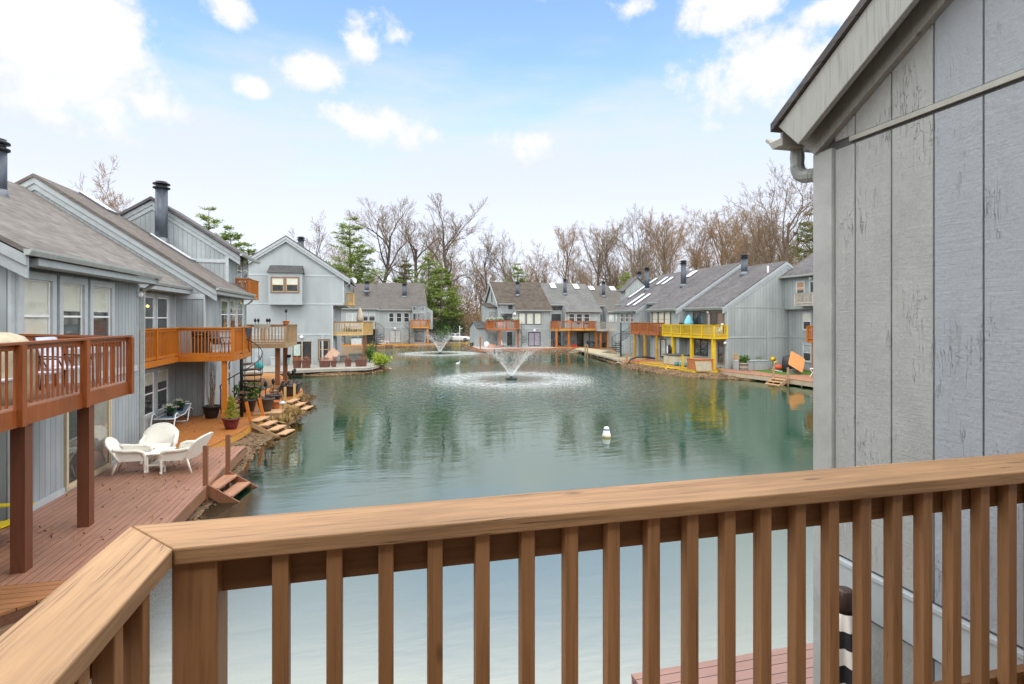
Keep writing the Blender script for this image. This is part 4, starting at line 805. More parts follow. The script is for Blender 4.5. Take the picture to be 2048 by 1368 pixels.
upper_deck('raised_deck', 'orange stained raised deck wrapping the second left house above the chaise', [(-8.05, 18.7), (-7.3, 18.7), (-7.35, 22.95), (-5.4, 22.8), (-5.4, 25.8), (-7, 25.8), (-7, 24.96), (-8.05, 24.96)], 3.06, 4.15,
    [(-7.3, 18.75), (-7.35, 22.95), (-5.4, 22.8), (-5.4, 25.8)], ORG, ORGC, ORGDK, ORG, [(-5.72, 22.95)], .2, .125, .03, .11, sw=.17)
upper_deck('raised_deck', 'weathered pine raised deck with planters on its rail, beyond the orange deck', [(-9.5, 35), (-5.4, 35), (-5.4, 39.5), (-9.5, 39.5)], 3.0, 4.13,
    [(-9.5, 35), (-5.4, 35), (-5.4, 39.5), (-9.5, 39.5)], WTH, WTHC, WTHC, WTH, [(-5.93, 35.7), (-5.94, 38.6)], .26, .19, .05, .12, sw=.26, smat=BROWNW)
upper_deck('balcony', 'small orange upper balcony high on the third left house', [(-7.25, 31.2), (-6.6, 31.2), (-6.6, 33.3), (-7.25, 33.3)], 5.72, 6.62, [(-7.25, 31.2), (-6.6, 31.2), (-6.6, 33.3), (-7.25, 33.3)], ORG, ORGC, ORGDK, ORG, fh=.16, sp=.14, bw=.045, pw=.1, base=5.7, cat='balcony')
upper_deck('raised_deck', 'pale pine raised deck beside the big gable, folded parasol standing on it', [(-3.9, 51.5), (-1.35, 51.5), (-.5, 54), (-.5, 56), (-3.9, 56)], 3.2, 4.24, [(-3.9, 51.5), (-1.35, 51.5), (-.5, 54), (-.5, 56)], PINE, BROWNW, WTHC, PINE, [(-1.15, 52.4)], .2, .22, .065, .13, sw=.34, smat=BROWNW)
upper_deck('balcony', 'small pine balcony under the eave of the big gable', [(-2.95, 52.3), (-2.15, 52.3), (-2.15, 54.6), (-2.95, 54.6)], 5.95, 6.92, [(-2.95, 52.3), (-2.15, 52.3), (-2.15, 54.6), (-2.95, 54.6)], PINE, PINE, WTHC, PINE, fh=.2, sp=.16, bw=.06, pw=.12, base=5.9, cat='balcony')
upper_deck('raised_deck', 'grey raised deck of the half hidden far house, behind the pine deck', [(-5.6, 92.4), (-5.6, 90), (xb-.2, 90), (xb-.2, 92.4)], 3.1, 4.2, [(-5.6, 90), (xb-.2, 90), (xb-.2, 92.4)], GRYW, GRYW, GRYDK, GRYW, [(-3, 90.2), (xb-.4, 90.2)], .2, .18, .06, .14)
a, c = Ly(823.5, 89.6)[0], Ly(858.5, 89.6)[0]
upper_deck('raised_deck', 'small bright orange deck on the far end house left of the fountain', [(a, 91.25), (a, 89.6), (c, 89.6), (c, 91.25)], 3.25, 4.42, [(a, 91.25), (a, 89.6), (c, 89.6), (c, 91.25)], ORG, ORGC, ORGDK, ORGF, [(c-.2, 89.8)], .22, .18, .07, .16, sw=.24)
P0, P1, P2 = Ly(972, 79.), Ly(988.5, 74.8), Ly(1038, 74.8)
upper_deck('raised_deck', 'russet deck with flower boxes on the far end house right of the fountain', [P0, P1, P2, (P2[0], 76.95), (xc0-.02, 76.95), (xc0-.02, 79)], 3.12, 4.32, [P0, P1, P2, (P2[0], 76.95)], RORG, RORG, PALDK, RORG, [Ly(1000, 75.), Ly(1036, 75.)], .22, .22, .055, .15, sw=.26)
P0, P1, P2 = Ly(1102, 76.9), Ly(1117, 74.0), Ly(1193, 74.0)
upper_deck('raised_deck', 'long amber deck on three posts on the far middle house', [P0, P1, P2, (P2[0], 76.95)], 3.1, 4.22, [P0, P1, P2, (P2[0], 76.95)], RORG, RORG, ORGDK, ORGF, [Ly(1113, 74.3), Ly(1137, 74.3), Ly(1192, 74.3)], .26, .23, .055, .15, sw=.24, smat=ORG)
P1, P2 = Ly(1195, 73.4), Ly(1239, 73.4)
upper_deck('raised_deck', 'silver grey weathered deck between the amber deck and the right hand row', [P1, P2, (P2[0], 76.9), (P1[0], 76.9)], 2.98, 4.1, [(P1[0], 74.), P1, P2], GRYW, GRYW, GRYDK, GRYW, [Ly(1201, 73.8), Ly(1215, 73.8)], .22, .19, .06, .15, sw=.22, smat=ORG)
upper_deck('raised_deck', 'russet solid looking deck with bracketed posts on the right shore row', [(25.9, 46.75), (26.59, 46.75), (26.59, 52.4), (25.9, 52.4)], 3.15, 4.15, [(26.59, 46.75), (25.9, 46.75), (25.9, 52.4), (26.59, 52.4)], RORG, RORG, RORGDK, RORG, [(26.05, 47.2), (26.05, 49.6), (26.05, 51.8)], .22, .17, .055, .12, sw=.2, smat=paint('mossy_yellow_post', (.42, .26, .03), var=.3))
upper_deck('raised_deck', 'bright yellow raised deck on the right shore', [(26.2, 38.35), (27.38, 38.35), (27.38, 46.4), (26.2, 46.4)], 3.12, 4.02, [(27.38, 38.35), (26.2, 38.35), (26.2, 46.4), (26.59, 46.4)], YEL, YEL, YELDK, YEL, [(26.4, 38.7), (26.4, 41.8), (26.4, 44.9)], .24, .185, .05, .13, sw=.24)
upper_deck('balcony', 'pale weathered balcony on the upper floor at the right edge', [(32.2, 29), (32.89, 29), (32.89, 36.4), (32.2, 36.4)], 5.68, 6.55, [(32.2, 29), (32.2, 36.4), (32.89, 36.4)], paint('pale_weathered_wood', (.46, .42, .37), var=.2), GRYW, GRYDK, GRYW, fh=.18, sp=.14, bw=.05, pw=.11, base=5.6, cat='balcony')
upper_deck('raised_deck', 'orange deck end showing at the corner trim of the close grey wall', [(31.8, 28), (33.39, 28), (33.39, 34.7), (31.8, 34.7)], 2.95, 3.99, [(31.8, 28), (31.8, 34.7), (33.39, 34.7)], ORG, ORGC, ORGDK, ORG, [(32, 34.3)], fh=.24, sp=.15, bw=.05, pw=.12)
# ---- the railing we look over
t = thing('deck_railing', 'tan wooden railing of the near deck with split weathered cap and corner post', 'railing', (0, 1.5, 2.95)); ZC = 3.90
b = MB(); b.add([Vector(v) for z in (ZC-.043, ZC) for v in ((-.475, 1.462, z), (2.885, 1.455, z), (2.885, 1.672, z), (-.637, 1.652, z))], MB.BF); b.build('rail_cap', CAPW, t, bevel=.004)
b = MB(); b.add([Vector(v) for z in (ZC-.043, ZC) for v in ((-.637, -1.6, z), (-.475, -1.6, z), (-.477, 1.459, z), (-.639, 1.649, z))], MB.BF); b.build('rail_cap', CAPY, t, bevel=.004)
MB().box(-.39, 1.524, ZC-.145, 2.885, 1.562, ZC-.0435).build('sub_rail', TANX, t, bevel=.003); MB().box(-.575, -1.6, ZC-.145, -.537, 1.47, ZC-.0435).build('sub_rail', TANX, t, bevel=.003)
MB().box(-.38, 1.524, 3.03, 2.885, 1.562, 3.12).build('bottom_rail', TANX, t, bevel=.003); MB().box(-.575, -1.6, 3.03, -.537, 1.47, 3.12).build('bottom_rail', TANX, t, bevel=.003)
MB().box(-.487, 1.48, 2.6, -.385, 1.58, ZC-.0435).build('corner_post', TANW, t, bevel=.005)
pb = None
for k in range(-2, 22):
    x = k*.1312+.003
    if x > 2.83: break
    if pb is None: pb = MB().box(-.001, 1.482-1.5, .03, .039, 1.5225-1.5, ZC-.0435-2.95).build('baluster', TANW, t, local=True, bevel=.003); pb.location = (x, 0, 0)
    else: inst(pb, t, (x, 0, 0), nr.uniform(-.0008, .0008))
for k in range(0, 22):
    MB().box(-.536, 1.36-k*.1312-.02, 2.98, -.496, 1.36-k*.1312+.02, ZC-.0435).build('baluster', TANW, t, bevel=.003)
MB().box(-.637, -1.8, 2.90, 2.88, 1.6, 2.945).build('deck_boards', wood('tan_deck_boards', (.34, .17, .07), 'X'), t); MB().box(-.61, -1.8, 2.66, 2.87, 1.575, 2.899).build('fascia', TANX, t)
# ---- low decks along the water
def low_deck(label, poly, mat, fmat, z=DK, th=.2, name='lake_deck', group=None, stilts=True):
    xs_ = [p[0] for p in poly]; ys_ = [p[1] for p in poly]; t = thing(name, label, 'deck', (sum(xs_)/len(xs_), sum(ys_)/len(ys_), z), group)
    MB().slab(poly, z-.04, z).build('deck_boards', mat, t)
    f = MB(); n = len(poly)
    for i in range(n):
        A, Bq = Vector((*poly[i], z-.042-th/2)), Vector((*poly[(i+1) % n], z-.042-th/2)); d = (Bq-A).normalized(); nrm = Vector((d.y, -d.x, 0))
        f.bar(A-nrm*.03, Bq-nrm*.03, .04, th)
    f.build('fascia', fmat, t)
    if stilts:
        for i in range(n):
            A, Bq = Vector((*poly[i], 0)), Vector((*poly[(i+1) % n], 0)); L = (Bq-A).length; k = int(L/2.2); d = (Bq-A)/max(L, .01); nrm = Vector((d.y, -d.x, 0))
            for j in range(k):
                p = A+d*(L*(j+.5)/k)-nrm*.18
                if -2.5 < sdist(p.x, p.y) < .5: MB().box(p.x-.05, p.y-.05, min(-.3, gz(p.x, p.y)), p.x+.05, p.y+.05, z-.05).build('stilt', fmat, t)
    return t
low_deck('brown boarded lakeside deck under the dark red deck, with white wicker set', [(-7.0, 9.75), (-4.62, 9.75), (-3.95, 11.2), (-4.05, 18.72), (-5.18, 18.74), (-6.98, 18.74)], REDDK, wood('brown_fascia', (.27, .13, .07), 'Y', boards=False), th=.26)
low_deck('brown cross boards with a slanted end at the near tip of the brown deck', [(-7.0, 6.0), (-5.9, 7.9), (-4.63, 9.2), (-4.62, 9.74), (-7.0, 9.74)], wood('brown_cross_boards', (.34, .15, .06), 'X', .16, .03), wood('dark_fascia', (.15, .07, .04), 'Y', boards=False))
low_deck('orange stained lakeside deck with the iron table and big pots', [(-8.08, 18.76), (-5.17, 18.77), (-4.72, 21.3), (-4.10, 32.72), (-7.0, 32.9), (-7.0, 25.0), (-8.08, 24.98)], ORGDK, ORGF, th=.22)
low_deck('amber lakeside deck behind the iron table, below the weathered deck', [(-9.5, 33.0), (-4.12, 32.75), (-5.3, 37.5), (-7.2, 43.2), (-9.5, 43.9)], ORGLT, ORGF)
low_deck('silver grey lakeside deck in front of the big gable with a row of brown planters', [(-12, 44.4), (-8.9, 44.4), (-4.5, 45.9), (-.7, 46.5), (.15, 48.6), (.2, 54), (-1, 57), (-3.88, 57), (-3.88, 51.15), (-12, 51.15)], GRYDK, GRYW, th=.16)
low_deck('amber lakeside deck along the two far left houses', [(-6, 89.2), (Ly(868, 89.2)[0], 89.2), (Ly(868, 89.2)[0], 92.4), (-6, 92.4)], ORGLT, ORGF, th=.28)
low_deck('pale lakeside deck with russet edge in front of the far end house', [(13.8, 84), (13.5, 72.9), (Ly(1113, 72.9)[0], 72.9), (Ly(1113, 72.9)[0], 76.95), (xc0-.05, 76.95), (xc0-.05, 84)], PALDK, RORG, th=.36)
low_deck('amber lakeside deck below the long amber balcony', [(Ly(1113.4, 72.9)[0], 72.9), (Ly(1200, 72.9)[0], 72.9), (28.8, 72.9), (28.8, 76.95), (Ly(1113.4, 72.9)[0], 76.95)], ORGLT, RORG, th=.3)
low_deck('pale grey lakeside deck along the far end of the right shore row', [(28.7, 72.88), (26.4, 70.6), (25.7, 66), (24.7, 60), (24.1, 54.5), (23.3, 50.2), (26.55, 50.2), (26.55, 62), (28.7, 64)], wood('mossy_grey_boards', (.44, .38, .24), 'X', .14, .03), GRYW, th=.14)
low_deck('brown orange lakeside landing between the grey deck and the hot tub', [(23.4, 50.1), (24.0, 47.2), (26.55, 47.2), (26.55, 50.1)], RORGDK, ORGF, th=.14)
low_deck('yellow stained lakeside deck carrying the hot tub', [(24.1, 47.1), (24.4, 42), (24.2, 37.8), (26.2, 37.8), (26.3, 38.4), (27.38, 38.4), (27.38, 46.5), (26.55, 47.1)], wood('tub_deck_boards', (.50, .28, .06), 'X', .14, .03), YEL, th=.22)
low_deck('long pink grey lakeside deck at the right with the leaning orange board', [(26.5, 38.35), (25.95, 36.6), (27.0, 31.9), (27.15, 28.5), (27.4, 22), (33.3, 22), (33.3, 38.3)], wood('pink_brown_boards', (.40, .20, .12), 'X', .14, .03), wood('pale_fascia', (.46, .38, .27), 'Y', boards=False), th=.3)
low_deck('rose composite deck at the foot of the close grey wall', [(2.78, 5.62), (2.80, 1.0), (7.5, 1.0), (7.5, 5.62)], COMP, COMP, th=.16)
low_deck('shaded lower deck under the near railing', [(-.6, -1.5), (2.76, -1.5), (2.76, 3.9), (-.6, 3.9)], wood('lower_deck_boards', (.30, .18, .12), 'X'), TANX)
# ---- steps down to the water
def steps_(label, x, y, dx, dy, w, n, mat, smat, posts=0, run=.3, rise=.17, z=DK, ph=1.0, pm=None, lean=0., closed=False, group=None):
    d = Vector((dx, dy, 0)).normalized(); sd_ = Vector((-d.y, d.x, 0)); P = Vector((x, y, z)); t = thing('wooden_steps', label, 'steps', P, group)
    for i in range(n):
        c = P+d*(run*(i+.5))+Vector((0, 0, -rise*(i+(0 if closed else .6)))); MB().bar(c-sd_*w/2, c+sd_*w/2, run*1.02, .045).build('tread', mat, t)
        if closed: cc = c-d*run*.42+Vector((0, 0, -rise*.5-.02)); MB().bar(cc-sd_*(w/2-.03), cc+sd_*(w/2-.03), .03, rise).build('riser', smat, t)
    for k in (-1, 1):
        A = P+sd_*k*(w/2+.025)+Vector((0, 0, -.08)); Bq = A+d*(run*n)+Vector((0, 0, -rise*n)); b = MB(); b.bar(A, Bq, .05, .24 if not closed else .16); b.build('stringer', smat, t)
        if posts:
            Q = P+sd_*k*(w/2+.06)+d*.06; ln = d*(-lean); MB().bar(Q+Vector((0, 0, -.75 if not lean else 0)), Q+Vector((0, 0, ph))+ln, .1, .1, (1, 0, 0)).build('post', pm or smat, t)
    return t
steps_('brown steps with two tall posts leading off the near brown deck into the water', -4.0, 15.15, 1, -.15, 1.15, 3, STEPB, BROWNW, 1, .33, .2, ph=.95, pm=BROWNW)
steps_('pine steps with two leaning orange posts beside the solar lamp', -4.62, 22.95, 1, -.25, .95, 4, STEPW, WTH, 1, .34, .17, z=DK+.12, ph=.75, pm=ORG, lean=.16, closed=True)
steps_('pine steps with pale posts below the iron table', -4.25, 28.6, 1, -.2, 1.15, 3, STEPW, PINE, 1, .34, .18, ph=.75, pm=PINE, closed=True)
steps_('short pale steps at the corner of the silver grey deck', .2, 50.2, 1, 0, 1.2, 3, GRYW, WTH, 0, .34, .17)
steps_('small weathered steps at the left of the far amber deck', Ly(778, 89.2)[0], 89.15, 0, -1, 1.4, 3, WTHC, WTH, 0, .3, .15)
steps_('grey steps at the end of the far amber deck', Ly(850, 89.2)[0], 89.15, 0, -1, 2., 3, GRYW, GRYW, 0, .3, .15)
steps_('brown steps in front of the long amber balcony', Ly(1137, 72.9)[0], 72.85, 0, -1, 1.1, 3, STEPW, BROWNW, 0, .3, .15)
steps_('dark steps in front of the far end house, half behind the fountain spray', Ly(996, 72.9)[0], 72.85, 0, -1, 1., 3, GRYW, DARKT, 0, .3, .15)
steps_('pale steps running left off the grey deck near the black spiral stair', 26.1, 68.4, -1, -.1, 1.3, 3, GRYW, WTH, 0, .36, .15)
steps_('small steps beside the black hose on the right shore', 23.5, 49.1, -1, -.1, .9, 2, GRYW, WTH, 0, .3, .16)
steps_('bright yellow steps in front of the hot tub', 24.33, 41.0, -1, -.45, 1.3, 4, YEL, YEL, 0, .28, .14, closed=False)
steps_('brown steps with two posts below the leaning orange board', 26.9, 31.7, -1, -.2, 1.0, 3, STEPW, WTH, 1, .32, .16, ph=.75)
# ---- spiral stairs
def spiral(label, x, y, z0, z1, Rr, a0, turns, n, iron=BLK, tread=None, hand=True, pr=.05, ccw=1):
    t = thing('spiral_stair', label, 'stair', (x, y, z0)); MB().tube([(x, y, z0), (x, y, z1+1.0)], pr, 10).build('pole', iron, t)
    hp = []
    for i in range(n):
        f = (i+1)/n; a = a0+ccw*turns*2*math.pi*f; z = z0+(z1-z0)*f; w = .26
        q = [Vector((x+math.cos(a+s)*r, y+math.sin(a+s)*r, 0)) for r, s in ((pr*.8, -.5), (Rr, -w), (Rr, w), (pr*.8, .5))]
        b = MB(); b.add([v+Vector((0, 0, zz)) for zz in (z-.035, z) for v in q], MB.BF); b.build('tread', tread or iron, t)
        p = Vector((x+math.cos(a)*Rr, y+math.sin(a)*Rr, z-.05)); MB().tube([p, p+Vector((0, 0, .95))], .014, 5).build('baluster', iron, t); hp.append(p+Vector((0, 0, .95)))
        b = MB(); b.bar(Vector((x, y, z-.06)), p+Vector((0, 0, -.01)), .04, .05); b.build('tread_bracket', iron, t)
    if hand:
        fine = [hp[0].lerp(hp[0], 0)]
        for A, Bq in zip(hp, hp[1:]): fine += [A.lerp(Bq, .5)+((A.lerp(Bq, .5)-Vector((x, y, A.lerp(Bq, .5).z))).normalized()*(Rr*.03)), Bq]
        MB().tube(fine, .022, 6).build('handrail', iron, t)
    return t
spiral('black spiral stair with brown treads up to the orange deck', -5.42, 24.3, DK, 3.06, .78, 2.6, .95, 12, BLK, paint('brown_stair_tread', (.12, .06, .045)), pr=.065)
spiral('dark spiral stair with pale curved handrail beside the big gable', -.15, 54.9, DK, 3.2, .8, 2., .9, 12, paint('grey_iron', (.10, .11, .12), metal=.3))
spiral('dark spiral stair in front of the half hidden far house', Ly(689, 88.6)[0], 88.6+.9, DK, 3.1, .9, 1., .9, 12)
spiral('brown spiral stair under the small bright orange deck', Ly(819, 88.9)[0], 89.9, DK, 3.25, .9, 3., .9, 13, DARKT, BROWNT, pr=.07)
spiral('grey spiral stair beside the russet flower box deck', Ly(1044, 74)[0], 74.2, DK, 3.12, .75, 3.4, .9, 13, paint('mid_grey_iron', (.11, .115, .12), metal=.3))
spiral('black spiral stair between the silver grey deck and the right hand row', 25.3, 53.6, DK, 3.15, .95, .4, .95, 13, BLK, pr=.08)
# ------------------------------------------------------------------ trees
def bark(name, c1, c2):
    m, nt, B = mk(name); p = pos(nt)
    n = nd(nt, 'TexNoise', {'Vector': nd(nt, 'Mapping', {'Vector': p, 'Scale': (4, 4, .8)}).outputs[0], 'Scale': 2., 'Detail': 6., 'Roughness': .7})
    setb(nt, B, col=mix(nt, mapr(nt, n.outputs[0], .3, .7), c1, c2), rough=.9, spec=.15, nor=bump(nt, n.outputs[0], .7, .05)); return m
BARK = bark('grey_brown_bark', (.10, .08, .058), (.25, .205, .155)); BARKD = bark('dark_bark', (.05, .042, .034), (.13, .11, .09)); TWIG = bark('russet_twigs', (.17, .11, .062), (.33, .225, .135)); TWIGG = bark('grey_twigs', (.13, .10, .07), (.26, .20, .145))
def bare_tree(seed, H=20., r0=.34, fork=.35, spread=.55, limbs=8, mat=BARK, tmat=TWIG, vase=0., dens=1.):
    """trunk and limbs in one mesh, fine twigs in another; unit origin at the foot"""
    rd = random.Random(seed); tb = MB(); tw = MB()
    def branch(p, d, L, r, lev):
        n = 5 if lev == 0 else 4 if lev < 3 else 3
        pts = [p]; rs = [r]; dd = d.copy()
        for i in range(n):
            wob = .10 if lev == 0 else .24
            dd = (dd+Vector((rd.gauss(0, wob), rd.gauss(0, wob), rd.gauss(0, wob)+(.12 if lev else .05)))).normalized()
            pts.append(pts[-1]+dd*L/n); rs.append(max(.014, r*(1-(i+1)/n*(.55 if lev == 0 else .72))))
        (tb if lev < 2 else tw).tube(pts, rs, 8 if lev == 0 else 6 if lev == 1 else 4 if lev == 2 else 3, cap=False, smooth=lev < 2)
        if lev >= 4: return
        k = [limbs, 7, 6, 5][lev]; k = max(2, round(k*dens*rd.uniform(.8, 1.2)))
        for j in range(k):
            f = (fork+(1-fork)*(j+rd.random())/k) if lev == 0 else .18+.82*(j+rd.random())/k
            f = min(f, .995); i = min(int(f*n), n-1); q = pts[i].lerp(pts[i+1], f*n-i); ax = (pts[i+1]-pts[i]).normalized()
            o = Matrix.Rotation(rd.uniform(0, 6.28), 3, ax)@ax.orthogonal().normalized()
            sp = (spread if lev == 0 else .62)*rd.uniform(.75, 1.3)-(vase if lev == 0 else 0)
            cd = (ax*math.cos(sp)+o*math.sin(sp)).normalized(); rr_ = max(.012, (rs[i]+(rs[i+1]-rs[i])*(f*n-i))*rd.uniform(.45, .68))
            cl_ = L*([.62, .55, .52, .5][lev])*(1.15-.55*f)*rd.uniform(.75, 1.2)
            branch(q, cd, cl_, rr_, lev+1)
    branch(Vector((0, 0, -.3)), Vector((0, 0, 1)), H*.78, r0, 0)
    zmx = max(v.z for v in tw.v); k = H/zmx
    for b in (tb, tw):
        b.v = [Vector((v.x*k, v.y*k, v.z*k)) for v in b.v]
    return tb.mesh('trunk', mat, fix=False), tw.mesh('crown', tmat, fix=False)
def place(name, label, cat, meshes, loc, rz, s, group=None, names=('trunk', 'crown')):
    t = thing(name, label, cat, loc, group, rz); t.scale = s if isinstance(s, tuple) else (s,)*3
    for nm, me in zip(names, meshes):
        o = bpy.data.objects.new(nm, me); col.objects.link(o); o.parent = t
    return t
BT = [bare_tree(1, 20, .36, .42, .6, 8), bare_tree(2, 20, .40, .5, .75, 8, BARKD, TWIGG), bare_tree(3, 20, .30, .30, .42, 10, tmat=TWIGG, vase=.05), bare_tree(4, 20, .33, .34, .5, 10, tmat=TWIG), bare_tree(5, 20, .26, .38, .45, 9, BARKD, TWIGG), bare_tree(6, 20, .22, .3, .38, 9, tmat=TWIG)]
def bt(px, top, dep, v, rz, w=1., label='', group=None):
    q = atd(px, 640, dep); H = EZ+dep*(639-top)/1085-gz(q.x, q.y); s = H*1.07/20
    place('bare_tree', label, 'tree', BT[v], (q.x, q.y, gz(q.x, q.y)-.1), rz, (s*w, s*w, s), group)
for a in [(745, 398, 112, 1, .4, .95, 'tall forked bare tree rising right beside the pine behind the big gable'), (632, 440, 100, 4, 1.3, 1., 'thin bare tree just right of the big gable ridge flue'),
    (846, 432, 116, 1, 2.2, 1.05, 'dark bare tree behind the right end of the far left roof'), (917, 420, 112, 1, 4.0, 1.15, 'broad crooked bare oak standing in the gap between the two far rows'),
    (975, 462, 120, 4, .9, 1., 'slim leaning bare tree at the left end of the stained brown roof'), (1035, 468, 118, 2, 2.6, .95, 'bare tree behind the flue of the stained brown roof'),
    (1126, 452, 118, 3, .1, .85, 'bare tree behind the light grey roof with two skylights'), (1185, 452, 116, 3, 5.1, 1., 'reddish bare tree behind the dark brown roof'),
    (1228, 462, 112, 2, 3.3, .9, 'bare tree behind the gap left of the small grey gable'), (1284, 412, 100, 2, 1.0, 1.05, 'tall spreading bare tree above the end of the right shore row'),
    (1345, 428, 104, 3, 2.0, .9, 'bare tree behind the skylight strips'), (1402, 425, 110, 5, 4.4, 1.05, 'thin bare tree right of the skylight strips'), (1448, 418, 100, 3, .6, 1.1, 'bushy bare tree left of the flue on the yellow deck house'),
    (1545, 362, 84, 2, 3.9, 1.08, 'tallest bare tree on the right, above the blank end wall'), (1492, 412, 96, 3, 5.6, 1.0, 'bare tree close left of the tallest right hand tree'), (1612, 388, 92, 4, 1.9, 1.1, 'bare tree beside the downspout of the close grey wall'),
    (190, 334, 46, 5, .8, .8, 'single fine bare tree above the skylight of the left roofs'), (690, 470, 120, 5, 2.9, 1., 'thin bare tree half hidden in the pine behind the big gable'), (795, 470, 128, 4, 1.6, 1., 'bare tree between the two far left flues'),
    (885, 470, 130, 5, 3.2, 1., 'thin bare tree left of the crooked oak'), (1080, 490, 126, 5, 5.0, 1., 'thin bare tree right of the stained roof flue')]:
    bt(a[0], a[1], a[2], a[3], a[4], a[5], a[6])
tr_ = random.Random(21)
for i in range(30):
    px = tr_.uniform(860, 1260); bt(px, tr_.uniform(500, 560), tr_.uniform(112, 150), 5 if i % 2 else 4, tr_.uniform(0, 6), tr_.uniform(.7, 1.1), 'thin bare sapling in the woods behind the middle far row', 'saplings in the far woods')
for i in range(16):
    px = tr_.uniform(1255, 1640); bt(px, tr_.uniform(440, 520), tr_.uniform(98, 135), tr_.choice((3, 5, 2)), tr_.uniform(0, 6), tr_.uniform(.8, 1.2), 'thin bare tree in the thicket behind the right shore roofs', 'trees in the right hand thicket')
for i in range(12):
    px = tr_.uniform(690, 870); bt(px, tr_.uniform(520, 570), tr_.uniform(115, 150), 5 if i % 2 else 4, tr_.uniform(0, 6), tr_.uniform(.8, 1.1), 'thin bare sapling behind the far left roofs', 'saplings behind the far left roofs')
# russet leaves still clinging low in the woods: brush nobody could count
def brush(name, boxes, mat, seed, n, sz):
    rd = random.Random(seed); b = MB()
    for (px0, px1, top0, top1, dep0, dep1, k) in boxes:
        for _ in range(int(n*k)):
            px = rd.uniform(px0, px1); dep = rd.uniform(dep0, dep1); f = rd.random()**1.5; top = rd.uniform(top0, top1); q = atd(px, 640, dep); g = gz(q.x, q.y); Ht = EZ+dep*(639-top)/1085
            L = sz*rd.uniform(.5, 1.6); z = g+(Ht-g)*f; d = Vector((rd.gauss(0, .5), rd.gauss(0, .5), 1)).normalized(); r = .018*sz
            A = Vector((q.x, q.y, z)); e = Vector((1, 0, 0)); w = rd.uniform(.012, .03)*sz; b.add([A-e*w, A+e*w, A+d*L+e*w*.3, A+d*L-e*w*.3], [(0, 1, 2, 3)])
    return struct(b.build(name, mat, fix=False), 'stuff')
brush('far_brush', [(868, 968, 560, 690, 100, 135, 1.0), (860, 1260, 560, 640, 112, 150, 1.5), (1240, 1640, 520, 600, 96, 125, 1.5), (690, 870, 570, 640, 112, 140, .5)], leafmat('tan_brush_twigs', (.14, .085, .055), (.30, .20, .14), .1), 31, 3600, 1.0)
# ---- pines
NEED = leafmat('pine_needles', (.11, .175, .03), (.30, .38, .09), .3); NEEDD = leafmat('dark_pine_needles', (.09, .15, .025), (.26, .34, .075), .25)
def pine(seed, H=20., lean=0., base=.12, wid=.26, whorls=17, mat=NEED, tuft=.5, fill=1.):
    rd = random.Random(seed); tb = MB(); lf = MB(); tb.tube([(0, 0, -.3), (.1, 0, H*.4), (0, .1, H*.75), (0, 0, H)], [.30, .22, .11, .02], 8, cap=False)
    for i in range(whorls):
        f = base+(1-base)*(i+.5*rd.random())/whorls; z = H*f; L0 = H*wid*(1-f)**.75*(.55+.45*min(1, (f-base)*6+.4))
        for j in range(rd.choice((4, 5, 6))):
            a = rd.uniform(0, 6.28); L = L0*rd.uniform(.55, 1.2)+.4; up = rd.uniform(.0, .35); d = Vector((math.cos(a), math.sin(a), up))
            A = Vector((0, 0, z)); Bq = A+d*L*.6; Cq = Bq+Vector((d.x, d.y, up+.35))*L*.4; tb.tube([A, Bq, Cq], [.05, .03, .01], 4, cap=False)
            nt_ = max(4, int(L*6.5*fill))
            for k in range(nt_):
                g = .30+.7*(k+rd.random())/nt_; p = A.lerp(Bq, g/.6) if g < .6 else Bq.lerp(Cq, (g-.6)/.4)
                p = p+Vector((rd.gauss(0, .2), rd.gauss(0, .2), rd.gauss(0, .12)))*L*.5
                for _ in range(6):
                    v = Vector((rd.gauss(0, .7)+d.x*.5, rd.gauss(0, .7)+d.y*.5, rd.gauss(.35, .45))).normalized()*tuft*rd.uniform(.6, 1.3); e = v.orthogonal().normalized()*tuft*.10
                    lf.add([p-e, p+v*.6-e*1.2, p+v, p+v*.6+e*1.2], [(0, 1, 2, 3)])
    return tb.mesh('trunk', BARK, fix=False), lf.mesh('crown', mat, fix=False)
PN = [pine(1, 20), pine(2, 20, base=.1, wid=.3, mat=NEEDD), pine(3, 20, base=.3, wid=.24, whorls=18, fill=1.0)]
def pn(px, top, dep, v, rz, w=1., label='', group=None):
    q = atd(px, 640, dep); H = EZ+dep*(639-top)/1085-gz(q.x, q.y); s = H/20
    place('pine_tree', label, 'tree', PN[v], (q.x, q.y, gz(q.x, q.y)-.1), rz, (s*w, s*w, s), group)
for a in [(700, 434, 106, 2, .3, 1.55, 'tall light green pine right of the big gable'), (858, 505, 103, 2, 1.2, 1.5, 'green pine at the right end of the far left roof'), (884, 530, 101, 2, 2.2, 1.7, 'dark dense pine in front of the woods beside the far end bay'),
    (812, 520, 122, 2, 3.3, 1.4, 'pine behind the roof between the far left flues'), (905, 590, 104, 1, 4.4, 1.5, 'small dark pine near the parked white car'), (1036, 526, 112, 2, .9, 1.4, 'green pine behind the stained brown roof ridge'),
    (1252, 540, 96, 0, 5.2, 1.2, 'pine tree peeping over the small grey gable'), (1628, 420, 84, 1, 2.8, 1.2, 'dark green pine at the right edge behind the grey houses'), (418, 412, 58, 2, 1.1, 1.1, 'light green pine above the third left roof'),
    (462, 452, 60, 2, 3.1, 1.2, 'second pine lower down the third left roof'), (496, 486, 66, 2, 4.1, 1.2, 'small pine touching the left slope of the big gable'), (722, 520, 112, 1, 2.4, 1.2, 'dense low pine below the tall forked bare tree'), (668, 560, 112, 0, 5.4, 1.1, 'low pine against the right slope of the big gable')]:
    pn(a[0], a[1], a[2], a[3], a[4], a[5], a[6])
